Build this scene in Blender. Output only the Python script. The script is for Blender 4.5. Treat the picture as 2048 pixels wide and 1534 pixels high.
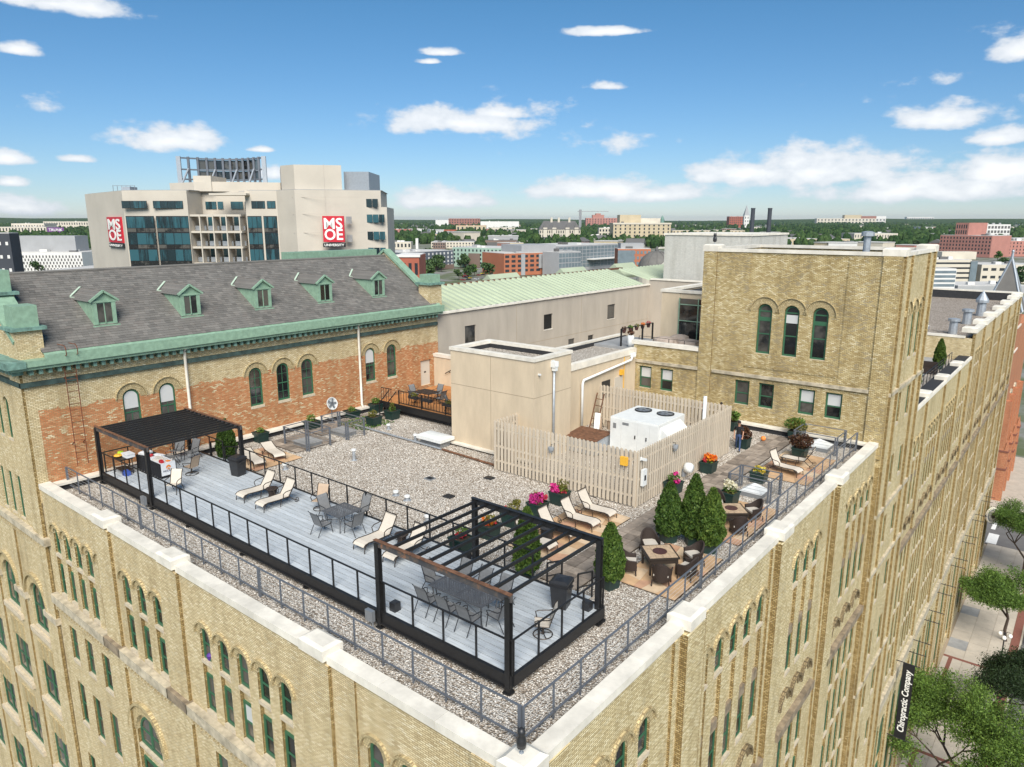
import bpy, math, random
import numpy as np
from mathutils import Vector, Matrix
R = math.radians
for o in list(bpy.data.objects): bpy.data.objects.remove(o)
S = bpy.context.scene
COL = S.collection
rnd = random.Random(7)
GZ = -36.3                      # street level; z = 0 is the gravel of the roof terrace

# ---------------------------------------------------------------- camera
CAM = Vector((9.93, -12.54, 13.0)); PITCH = .22175; YAW = -.68226; FPX = 1450.9
cam = bpy.data.cameras.new('camera'); cam.lens = FPX / 2048 * 36; cam.sensor_width = 36
cam.clip_start = .5; cam.clip_end = 60000
camo = bpy.data.objects.new('camera', cam); COL.objects.link(camo)
camo.location = CAM; camo.rotation_euler = (math.pi / 2 - PITCH, 0, -YAW)
S.camera = camo
_F = Vector((math.sin(YAW) * math.cos(PITCH), math.cos(YAW) * math.cos(PITCH), -math.sin(PITCH)))
_Rt = Vector((math.cos(YAW), -math.sin(YAW), 0)); _U = _Rt.cross(_F)
_Fh = Vector((math.sin(YAW), math.cos(YAW), 0))
def ray(x, y): return _Rt * ((x - 1024) / FPX) + _U * (-(y - 767) / FPX) + _F
def far(x, y, D):               # surveyed bearing and distance -> point in the town
    d = ray(x, y); return CAM + d * (D / d.dot(_Fh))
def gdist(y): d = ray(1024, y); return (GZ - CAM.z) / d.z * d.dot(_Fh)

# ---------------------------------------------------------------- sky and sun
SUN_EL, SUN_AZ = 43, 136        # azimuth clockwise from +Y
W = bpy.data.worlds.new('World'); S.world = W; W.use_nodes = True
nt = W.node_tree; nt.nodes.clear()
def N(t, nt=nt, **k):
    n = nt.nodes.new(t)
    for a, b in k.items(): setattr(n, a, b)
    return n
def L(a, b, nt=nt): nt.links.new(a, b)
def math_(op, a, b=None, c=None, nt=nt, clamp=False):
    n = nt.nodes.new('ShaderNodeMath'); n.operation = op; n.use_clamp = clamp
    for i, v in enumerate((a, b, c)):
        if v is None: continue
        if isinstance(v, (int, float)): n.inputs[i].default_value = v
        else: nt.links.new(v, n.inputs[i])
    return n.outputs[0]
def vmath(op, a, b=None, nt=nt):
    n = nt.nodes.new('ShaderNodeVectorMath'); n.operation = op
    for i, v in enumerate((a, b)):
        if v is None: continue
        if isinstance(v, (tuple, list)): n.inputs[i].default_value = v
        else: nt.links.new(v, n.inputs[i])
    return n.outputs['Value'] if op in ('LENGTH', 'DOT_PRODUCT') else n.outputs[0]
sky = N('ShaderNodeTexSky', sky_type='NISHITA', sun_disc=False)
sky.sun_elevation = R(SUN_EL); sky.sun_rotation = R(SUN_AZ); sky.air_density = 1.0; sky.dust_density = .0; sky.ozone_density = 4.0; sky.altitude = 200
tc = N('ShaderNodeTexCoord'); sp = N('ShaderNodeSeparateXYZ'); L(tc.outputs['Generated'], sp.inputs[0])
az = math_('ARCTAN2', sp.outputs[0], sp.outputs[1]); el = math_('ARCSINE', sp.outputs[2])
cb_ = N('ShaderNodeCombineXYZ'); L(az, cb_.inputs[0]); L(el, cb_.inputs[1])
def cnoise(scale, det, off, st=(1, 1, 2.6)):
    m = N('ShaderNodeMapping'); L(tc.outputs['Generated'], m.inputs[0]); m.inputs['Scale'].default_value = st; m.inputs['Location'].default_value = off
    n = N('ShaderNodeTexNoise'); L(m.outputs[0], n.inputs['Vector']); n.inputs['Scale'].default_value = scale; n.inputs['Detail'].default_value = det; n.inputs['Roughness'].default_value = .58
    return n.outputs['Fac']
n_edge = cnoise(21, 10, (3.1, .4, 1.7), (1, 1, 2.0)); n_big = cnoise(2.4, 3, (.7, 5.2, 2.9), (1, 1, 3.2))
CLOUDS = [(925, 248, 185, 42), (1010, 228, 110, 26), (335, 284, 118, 42), (390, 270, 60, 32), (890, 402, 120, 38), (1190, 384, 190, 36), (1320, 392, 150, 32), (1640, 345, 290, 66), (1480, 350, 130, 40),
          (1830, 385, 260, 48), (2010, 345, 160, 55), (1900, 240, 135, 42), (1995, 278, 80, 32), (2045, 108, 80, 40), (1217, 174, 52, 16), (1230, 64, 110, 14), (885, 106, 50, 14),
          (860, 124, 30, 9), (110, 8, 190, 34), (36, 102, 60, 20), (15, 318, 60, 26), (150, 318, 50, 15), (30, 416, 110, 32), (20, 365, 50, 18), (520, 300, 40, 10), (550, 350, 60, 26), (2200, 200, 160, 60), (-150, 240, 160, 60), (-260, 380, 220, 46), (2400, 380, 240, 50)]
best = None
for (x, y, w, h) in CLOUDS:
    d = ray(x, y).normalized(); d2 = ray(x + w, y).normalized(); d3 = ray(x, y + h).normalized()
    A = lambda v: (math.atan2(v.x, v.y), math.asin(v.z))
    wa = abs(A(d2)[0] - A(d)[0]); he = abs(A(d3)[1] - A(d)[1])
    q = vmath('MULTIPLY', vmath('SUBTRACT', cb_.outputs[0], (*A(d), 0)), (1 / wa, 1 / he, 0))
    v = vmath('LENGTH', vmath('SUBTRACT', vmath('MULTIPLY', q, (1, 1.5, 0)), vmath('MULTIPLY', vmath('ABSOLUTE', q), (0, .5, 0))))
    v = math_('SUBTRACT', 1.0, v)
    best = v if best is None else math_('MAXIMUM', best, v)
# the same scattered cumulus all round the sky
gen = math_('MULTIPLY_ADD', n_big, 3.4, -2.25)
best = math_('MAXIMUM', best, gen)
dens = math_('MULTIPLY_ADD', math_('SUBTRACT', n_edge, .5), 3.4, math_('MULTIPLY', best, 1.7))
mr = N('ShaderNodeMapRange', interpolation_type='SMOOTHSTEP'); L(dens, mr.inputs[0]); mr.inputs[1].default_value = -.05; mr.inputs[2].default_value = .8
thin = math_('MULTIPLY', mr.outputs[0], .93)
ccol = N('ShaderNodeMapRange', interpolation_type='SMOOTHSTEP'); L(dens, ccol.inputs[0]); ccol.inputs[1].default_value = .3; ccol.inputs[2].default_value = 1.9
crgb = N('ShaderNodeMix', data_type='RGBA'); L(ccol.outputs[0], crgb.inputs[0]); crgb.inputs[6].default_value = (7.4, 7.9, 8.5, 1); crgb.inputs[7].default_value = (10.4, 10.5, 10.6, 1)
mx = N('ShaderNodeMix', data_type='RGBA'); L(thin, mx.inputs[0]); tint = N('ShaderNodeMix', data_type='RGBA', blend_type='MULTIPLY'); tint.inputs[0].default_value = 1; L(sky.outputs[0], tint.inputs[6])
tr_ = N('ShaderNodeValToRGB'); tr_.color_ramp.elements[1].position = .48; L(sp.outputs[2], tr_.inputs[0]); tr_.color_ramp.elements[0].color = (.70, .79, .98, 1); tr_.color_ramp.elements[1].color = (.34, .88, .95, 1); L(tr_.outputs[0], tint.inputs[7])
L(tint.outputs[2], mx.inputs[6]); L(crgb.outputs[2], mx.inputs[7])
bg = N('ShaderNodeBackground'); L(mx.outputs[2], bg.inputs[0]); bg.inputs[1].default_value = .055
wo = N('ShaderNodeOutputWorld'); L(bg.outputs[0], wo.inputs[0])
sun = bpy.data.lights.new('sun', 'SUN'); sun.energy = 3.15; sun.angle = R(42); sun.color = (1, .955, .88)
suno = bpy.data.objects.new('sun', sun); COL.objects.link(suno)
sd = Vector((math.sin(R(SUN_AZ)) * math.cos(R(SUN_EL)), math.cos(R(SUN_AZ)) * math.cos(R(SUN_EL)), math.sin(R(SUN_EL))))
suno.rotation_euler = sd.to_track_quat('Z', 'Y').to_euler(); suno.location = (0, -30, 60)
S.view_settings.view_transform = 'Standard'; S.view_settings.look = 'None'; S.view_settings.gamma = 1; S.view_settings.exposure = .95
S.render.engine = 'CYCLES'

# ---------------------------------------------------------------- materials
MATS = {}
def newmat(name):
    m = bpy.data.materials.new(name); m.use_nodes = True; t = m.node_tree
    b = t.nodes['Principled BSDF']; MATS[name] = m
    return m, t, b
def ramp(t, fac, cols, interp='LINEAR'):
    r = t.nodes.new('ShaderNodeValToRGB'); r.color_ramp.interpolation = interp
    e = r.color_ramp.elements
    while len(e) < len(cols): e.new(.5)
    for i, c in enumerate(cols):
        e[i].position = i / (len(cols) - 1) if len(c) == 3 else c[3]
        e[i].color = (*c[:3], 1)
    t.links.new(fac, r.inputs[0]); return r.outputs[0]
def mixc(t, fac, a, b, blend='MIX'):
    n = t.nodes.new('ShaderNodeMix'); n.data_type = 'RGBA'; n.blend_type = blend
    for i, v in ((0, fac), (6, a), (7, b)):
        if isinstance(v, (int, float)): n.inputs[i].default_value = v
        elif isinstance(v, tuple): n.inputs[i].default_value = (*v[:3], 1)
        else: t.links.new(v, n.inputs[i])
    return n.outputs[2]
def noise(t, scale, det=4, rough=.55, vec=None, st=None):
    n = t.nodes.new('ShaderNodeTexNoise'); n.inputs['Scale'].default_value = scale; n.inputs['Detail'].default_value = det; n.inputs['Roughness'].default_value = rough
    if vec is None: vec = t.nodes.new('ShaderNodeNewGeometry').outputs['Position']
    if st:
        m = t.nodes.new('ShaderNodeMapping'); t.links.new(vec, m.inputs[0]); m.inputs['Scale'].default_value = st; vec = m.outputs[0]
    t.links.new(vec, n.inputs['Vector'])
    return n.outputs['Fac']
def bump(t, b, h, strength, dist=.02):
    n = t.nodes.new('ShaderNodeBump'); n.inputs['Strength'].default_value = strength; n.inputs['Distance'].default_value = dist
    t.links.new(h, n.inputs['Height']); t.links.new(n.outputs[0], b.inputs['Normal'])
def pm(name, col, rough=.6, metal=0, var=.18, vs=3, bmp=None, cols=None, st=None, spec=None, orand=0):
    """painted / plain surface: base colour with cloudy wear; cols = colours picked per loose piece"""
    if name in MATS: return MATS[name]
    m, t, b = newmat(name)
    if cols:
        g = t.nodes.new('ShaderNodeNewGeometry'); base = ramp(t, g.outputs['Random Per Island'], cols)
    else: base = tuple(col)
    if var:
        f = noise(t, vs, 5, .6, st=st)
        d = tuple(c * (1 - var) for c in col) if not cols else None
        r = ramp(t, f, [(1 - var,) * 3 + (.3,), (1 + var * .5,) * 3 + (.7,)])
        base = mixc(t, 1, base, r, 'MULTIPLY')
        if orand: base = mixc(t, 1, base, ramp(t, t.nodes.new('ShaderNodeObjectInfo').outputs['Random'], [(1 - orand,) * 3, (1 + orand * .6,) * 3]), 'MULTIPLY')
        t.links.new(base, b.inputs['Base Color'])
    elif cols: t.links.new(base, b.inputs['Base Color'])
    else: b.inputs['Base Color'].default_value = (*col, 1)
    b.inputs['Roughness'].default_value = rough; b.inputs['Metallic'].default_value = metal
    if spec is not None: b.inputs['Specular IOR Level'].default_value = spec
    if bmp: bump(t, b, noise(t, bmp[0], 6, .65), bmp[1])
    return m
def wall_uv(t, slope=False):
    g = t.nodes.new('ShaderNodeNewGeometry'); s = t.nodes.new('ShaderNodeSeparateXYZ'); t.links.new(g.outputs['Position'], s.inputs[0])
    n = t.nodes.new('ShaderNodeSeparateXYZ'); t.links.new(g.outputs['True Normal'], n.inputs[0])
    sel = math_('GREATER_THAN', math_('ABSOLUTE', n.outputs[0], nt=t), .6, nt=t)
    u = t.nodes.new('ShaderNodeMix'); t.links.new(sel, u.inputs[0]); t.links.new(s.outputs[0], u.inputs[2]); t.links.new(s.outputs[1], u.inputs[3])
    c = t.nodes.new('ShaderNodeCombineXYZ'); t.links.new(u.outputs[0], c.inputs[0]); t.links.new(s.outputs[2], c.inputs[1])
    return c.outputs[0], g.outputs['Position'], s
def bricknode(t, vec, w, h, mort):
    n = t.nodes.new('ShaderNodeTexBrick'); t.links.new(vec, n.inputs['Vector'])
    n.inputs['Scale'].default_value = 1; n.inputs['Brick Width'].default_value = w; n.inputs['Row Height'].default_value = h; n.inputs['Mortar Size'].default_value = mort
    n.inputs['Mortar Smooth'].default_value = .3; n.inputs['Bias'].default_value = 0
    n.inputs['Color1'].default_value = (0, 0, 0, 1); n.inputs['Color2'].default_value = (1, 1, 1, 1); n.inputs['Mortar'].default_value = (.5, .5, .5, 1)
    return n
def brick_mat(name, cols, mortar, w=.205, h=.068, stain=.5, stain_col=(.16, .12, .07), patch=None, mort=.012, grime=None):
    m, t, b = newmat(name)
    uv, pos, s = wall_uv(t); bn = bricknode(t, uv, w, h, mort)
    tone = t.nodes.new('ShaderNodeRGBToBW'); t.links.new(bn.outputs['Color'], tone.inputs[0])
    sh = math_('MULTIPLY_ADD', noise(t, .55, 4, .6, pos), .32, -.16, nt=t)
    c = ramp(t, math_('ADD', tone.outputs[0], sh, nt=t, clamp=True), cols)
    if patch:      # (colours, z of the break, wobble)
        pz = math_('ADD', s.outputs[2], math_('MULTIPLY_ADD', noise(t, 1.1, 5, .75, pos), .9, -.45, nt=t), nt=t)
        pf = math_('LESS_THAN', pz, patch[1], nt=t)
        mott = math_('GREATER_THAN', math_('ADD', noise(t, .9, 5, .7, pos, (1, 1, 2.2)), math_('MULTIPLY', tone.outputs[0], .22, nt=t), nt=t), patch[2], nt=t)
        pf = math_('MULTIPLY', pf, math_('SUBTRACT', 1, math_('MULTIPLY', mott, .8, nt=t), nt=t), nt=t)
        pf = math_('MULTIPLY', pf, math_('GREATER_THAN', s.outputs[1], -.75, nt=t), nt=t)
        c = mixc(t, pf, c, ramp(t, math_('ADD', tone.outputs[0], sh, nt=t, clamp=True), patch[0]))
    st = math_('MULTIPLY', math_('GREATER_THAN', math_('ADD', noise(t, .45, 6, .7, pos), math_('MULTIPLY', tone.outputs[0], .25, nt=t), nt=t), .74, nt=t), stain, nt=t)
    c = mixc(t, st, c, stain_col)
    sk = ramp(t, noise(t, 1.0, 6, .62, pos, (1.6, 1.6, .16)), [(.84, .82, .78, .34), (1.08, 1.07, 1.05, .54)]); c = mixc(t, 1, c, sk, 'MULTIPLY')
    c = mixc(t, bn.outputs['Fac'], c, mortar)
    t.links.new(c, b.inputs['Base Color']); b.inputs['Roughness'].default_value = .9; b.inputs['Specular IOR Level'].default_value = .2
    hh = math_('ADD', math_('MULTIPLY', bn.outputs['Fac'], -1, nt=t), math_('MULTIPLY', noise(t, 30, 3, .6, pos), .5, nt=t), nt=t)
    bump(t, b, hh, .55, .012)
    return m
CREAM = [(.47, .37, .215), (.57, .46, .275), (.62, .51, .31), (.67, .565, .355), (.75, .66, .46)]
brick_mat('cream_brick', CREAM, (.31, .235, .125), stain=.25)
brick_mat('tower_brick', [(.36, .27, .125), (.47, .36, .175), (.54, .43, .22), (.61, .50, .28), (.73, .64, .43)], (.19, .14, .07), stain=.58)
brick_mat('pale_brick', [(.45, .355, .19), (.59, .485, .275), (.655, .55, .325), (.71, .61, .38), (.79, .70, .47)], (.29, .22, .115), stain=.28)
brick_mat('patched_brick', CREAM, (.27, .20, .10), stain=.12,
          patch=([(.42, .14, .06), (.50, .185, .08), (.54, .215, .10), (.57, .27, .135), (.62, .42, .25)], 4.0, .75))
brick_mat('shaded_side_brick', [(.20, .135, .05), (.30, .21, .085), (.38, .275, .12), (.50, .39, .20)], (.13, .09, .04), w=.16, h=.075, stain=.3, mort=.014)  # weathered brown brick with shade of recess sides and flanks in its colour
brick_mat('red_brick', [(.38, .12, .06), (.48, .18, .09), (.56, .25, .135)], (.34, .2, .12), stain=.2)
brick_mat('white_brick', [(.50, .49, .45), (.56, .55, .50), (.62, .60, .55)], (.42, .41, .38), stain=.12)
brick_mat('ring_brick', [(.38, .30, .16), (.5, .41, .23), (.58, .48, .28)], (.26, .2, .11), w=.09, h=.09, stain=.15)
def gravel_mat(name, cols, scale=17, dirty=False):
    m, t, b = newmat(name)
    pos = t.nodes.new('ShaderNodeNewGeometry').outputs['Position']
    v = t.nodes.new('ShaderNodeTexVoronoi'); v.inputs['Scale'].default_value = scale; t.links.new(pos, v.inputs['Vector'])
    bw = t.nodes.new('ShaderNodeSeparateColor'); t.links.new(v.outputs['Color'], bw.inputs[0])
    big = math_('MULTIPLY_ADD', noise(t, .35, 5, .6, pos), .5, -.25, nt=t)
    c = ramp(t, math_('ADD', bw.outputs[0], big, nt=t, clamp=True), cols)
    gap = ramp(t, v.outputs['Distance'], [(1, 1, 1, .30), (.40, .36, .32, .66)])
    c = mixc(t, 1, c, gap, 'MULTIPLY')
    t.links.new(c, b.inputs['Base Color']); b.inputs['Roughness'].default_value = .9; b.inputs['Specular IOR Level'].default_value = .25
    bump(t, b, math_('MULTIPLY', v.outputs['Distance'], -1, nt=t), 1, .05)
    return m
GRAV = [(.34, .29, .23), (.52, .45, .37), (.64, .57, .49), (.72, .66, .58), (.79, .74, .66), (.90, .87, .80)]
gravel_mat('gravel', GRAV, 19)
gravel_mat('far_gravel', [(.34, .29, .24), (.46, .40, .34), (.56, .50, .44)], 9)
pm('pebbles', (1, 1, 1), .85, var=.1, cols=GRAV)
pm('coping_white', (.75, .695, .595), .7, var=.2, vs=1.6, bmp=(60, .08), orand=0.07)
pm('stone', (.50, .43, .31), .85, var=.45, vs=2.5, bmp=(14, .5))
pm('dark_stone', (.27, .21, .14), .9, var=.55, vs=2.2, bmp=(9, .8))
pm('sill_stone', (.56, .47, .34), .8, var=.25, vs=6)
brick_mat('soot_brick', [(.16, .12, .07), (.24, .185, .105), (.33, .26, .15)], (.10, .075, .045), w=.09, h=.09, stain=.3)
pm('frame_green', (.036, .122, .062), .5, var=.15)
pm('copper_green', (.235, .36, .255), .6, var=.22, vs=4)
pm('patina', (.16, .28, .23), .7, var=.55, vs=3.2, bmp=(8, .2))
pm('patina_dark', (.05, .085, .075), .8, var=.6, vs=3)
pm('stucco_tan', (.585, .475, .335), .9, var=.13, vs=1.6, st=(1, 1, .3), bmp=(120, .15))
pm('stucco_grey', (.44, .385, .315), .9, var=.13, vs=.9, st=(1, 1, .25), bmp=(120, .15))
pm('joint', (.33, .26, .18), .9, var=0)
pm('membrane', (.028, .028, .030), .85, var=.3)
pm('white_metal', (.70, .71, .69), .5, var=.08)
pm('grey_metal', (.34, .36, .38), .45, .6, var=.12)
pm('zinc', (.42, .45, .48), .5, .5, var=.2, vs=6)
pm('rail_grey', (.15, .165, .19), .5, .3, var=.15)
pm('black_steel', (.02, .02, .021), .45, .2, var=.25, vs=8)
pm('rusty_steel', (.20, .095, .05), .75, .2, var=.6, vs=5)
m, t, b = newmat('patchy_steel'); _f = ramp(t, noise(t, 2.2, 6, .7), [(.05, .05, .055, .46), (.09, .075, .065, .56), (.26, .115, .055, .66)]); t.links.new(_f, b.inputs['Base Color']); b.inputs['Roughness'].default_value = .7
pm('rust', (.16, .055, .025), .9, var=.5, vs=8)
pm('deck_board', (.47, .50, .52), .75, var=.2, vs=5, st=(.4, 3, 1), orand=0.14)
pm('cedar', (.47, .205, .07), .7, var=.25, vs=6, orand=0.12)
pm('fence_tan', (.56, .475, .365), .8, var=.10, vs=4, st=(6, 6, .6), orand=0.1)
pm('flagstone', (.56, .36, .20), .85, var=.2, vs=2.5, cols=None, bmp=(12, .3), orand=0.15)
pm('flagstone_pale', (.62, .46, .30), .85, var=.2, vs=2.5, bmp=(12, .3))
pm('flagstone_rose', (.50, .29, .18), .85, var=.2, vs=2.5, bmp=(12, .3))
pm('paver', (.33, .27, .215), .9, var=.35, vs=3, bmp=(25, .4), orand=0.22)
pm('paver_dark', (.235, .19, .15), .9, var=.4, vs=3, bmp=(25, .4), orand=0.22)
pm('sling_cream', (.60, .53, .44), .8, var=.07, vs=8)
pm('sling_tan', (.45, .33, .23), .8, var=.07, vs=8)
pm('sling_grey', (.19, .19, .19), .8, var=.15, vs=12)
pm('frame_bronze', (.055, .042, .033), .45, .4, var=.15)
pm('frame_dark', (.05, .05, .052), .45, .4, var=.15)
pm('table_grey', (.13, .13, .135), .5, .3, var=.15)
pm('wicker', (.038, .024, .018), .6, var=.5, vs=40, bmp=(90, .8))
pm('cushion', (.52, .47, .40), .9, var=.08)
pm('tile_top', (.50, .36, .23), .5, var=.3, vs=7)
pm('burner_lid', (.10, .045, .04), .5, .3, var=.2)
pm('planter_green', (.012, .035, .030), .45, var=.2)
pm('soil', (.05, .035, .022), 1, var=.3, vs=20)
pm('black_plastic', (.024, .024, .026), .4, var=.2, vs=6)
pm('black_cloth', (.012, .012, .014), .95, var=.2)
pm('white_cloth', (.78, .78, .78), .9, var=.05)
pm('bright_yellow', (.78, .42, .04), .5, var=.05)
pm('signal_red', (.55, .02, .03), .5, var=.1)
pm('orange', (.8, .25, .05), .6, var=.05)
pm('lime', (.42, .62, .03), .6, var=.1)
pm('blue', (.05, .10, .38), .6, var=.1)
pm('purple', (.09, .03, .24), .6, var=.1)
pm('paper', (.75, .66, .56), .8, var=.2, vs=14)
pm('logo_red', (.52, .012, .028), .5, var=.03)
pm('sign_black', (.012, .012, .014), .5, var=0)
pm('letter_white', (.82, .80, .74), .6, var=0)
pm('ink', (.03, .04, .10), .7, var=0)
pm('concrete', (.50, .44, .36), .85, var=.14, vs=.9, bmp=(30, .15), orand=0.1)
pm('concrete_grey', (.30, .30, .295), .85, var=.2, vs=1)
pm('brick_red_paving', (.22, .085, .06), .9, var=.2, vs=8)
pm('asphalt', (.14, .135, .13), .9, var=.15, vs=.8)
pm('road_paint', (.75, .75, .72), .7, var=.1)
pm('msoe_concrete', (.53, .475, .395), .85, var=.10, vs=.16, bmp=(2, .1))
pm('skin', (.42, .22, .14), .6, var=.05)
pm('skin_dark', (.20, .09, .05), .6, var=.05)
pm('hair_dark', (.012, .008, .006), .7, var=.1)
pm('tee_black', (.012, .012, .014), .9, var=.1)
pm('denim', (.045, .075, .16), .9, var=.2, vs=12)
pm('shirt_red', (.30, .04, .03), .9, var=.1)
pm('shoe', (.03, .03, .03), .6, var=.1)
pm('bark', (.075, .052, .038), .95, var=.35, vs=6, bmp=(14, .6))
def leafmat(name, cols, rough=.65, tr=.25):
    m, t, b = newmat(name)
    g = t.nodes.new('ShaderNodeNewGeometry'); oi = t.nodes.new('ShaderNodeObjectInfo')
    c = ramp(t, g.outputs['Random Per Island'], cols)
    c = mixc(t, 1, c, ramp(t, oi.outputs['Random'], [(.8, .85, .8), (1.2, 1.12, 1.0)]), 'MULTIPLY')
    t.links.new(c, b.inputs['Base Color']); b.inputs['Roughness'].default_value = rough; b.inputs['Specular IOR Level'].default_value = .3
    if tr:
        tl = t.nodes.new('ShaderNodeBsdfTranslucent'); t.links.new(c, tl.inputs[0]); ms = t.nodes.new('ShaderNodeMixShader'); ms.inputs[0].default_value = tr
        t.links.new(b.outputs[0], ms.inputs[1]); t.links.new(tl.outputs[0], ms.inputs[2]); t.links.new(ms.outputs[0], t.nodes['Material Output'].inputs[0])
    return m
leafmat('leaf_arb', [(.03, .06, .012), (.055, .11, .018), (.09, .155, .028), (.13, .19, .035)])
leafmat('leaf_green', [(.035, .085, .015), (.07, .15, .025), (.12, .22, .04), (.18, .27, .06)])
leafmat('leaf_locust', [(.045, .09, .02), (.085, .155, .028), (.13, .22, .04), (.18, .28, .06)])
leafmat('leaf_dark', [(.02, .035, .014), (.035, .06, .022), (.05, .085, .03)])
leafmat('leaf_olive', [(.08, .09, .02), (.15, .15, .03), (.22, .19, .04), (.12, .14, .03)])
leafmat('leaf_red', [(.05, .022, .014), (.09, .035, .02), (.12, .06, .025)])
leafmat('far_leaf', [(.025, .055, .02), (.045, .085, .028), (.07, .12, .035), (.055, .10, .035)], tr=0)
leafmat('fl_magenta', [(.42, .01, .16), (.55, .03, .25), (.62, .10, .32)])
leafmat('fl_orange', [(.75, .16, .015), (.8, .28, .02), (.55, .05, .03)])
leafmat('fl_yellow', [(.7, .5, .05), (.75, .6, .1), (.5, .5, .06)])
leafmat('fl_white', [(.8, .76, .66), (.75, .66, .45), (.85, .82, .75)])
leafmat('fl_red', [(.35, .02, .03), (.5, .05, .06), (.4, .03, .12)])
def glass_mat(name, col, rough=.06, curtain=None):
    m, t, b = newmat(name); b.inputs['Roughness'].default_value = rough; b.inputs['Specular IOR Level'].default_value = .8
    if curtain:
        oi = t.nodes.new('ShaderNodeObjectInfo'); g = t.nodes.new('ShaderNodeNewGeometry')
        f = noise(t, curtain[1], 3, .6, g.outputs['Position'], curtain[2])
        f2 = math_('ADD', f, math_('MULTIPLY_ADD', oi.outputs['Random'], .5, -.22, nt=t), nt=t)
        t.links.new(ramp(t, f2, [(*col, .42), (*curtain[0], .62)]), b.inputs['Base Color'])
    else: b.inputs['Base Color'].default_value = (*col, 1)
    return m
glass_mat('pane_dark', (.012, .013, .014), curtain=((.085, .08, .07), .9, (1, 1, 1)))
glass_mat('pane_blind', (.55, .55, .53), .4)
glass_mat('pane_teal', (.008, .022, .028), curtain=((.025, .09, .11), 1.4, (1, 1, .15)))
glass_mat('pane_far', (.03, .035, .04), .15)
glass_mat('pane_blue', (.07, .10, .12), .1, curtain=((.16, .2, .22), .2, (1, 1, 1)))
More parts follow.
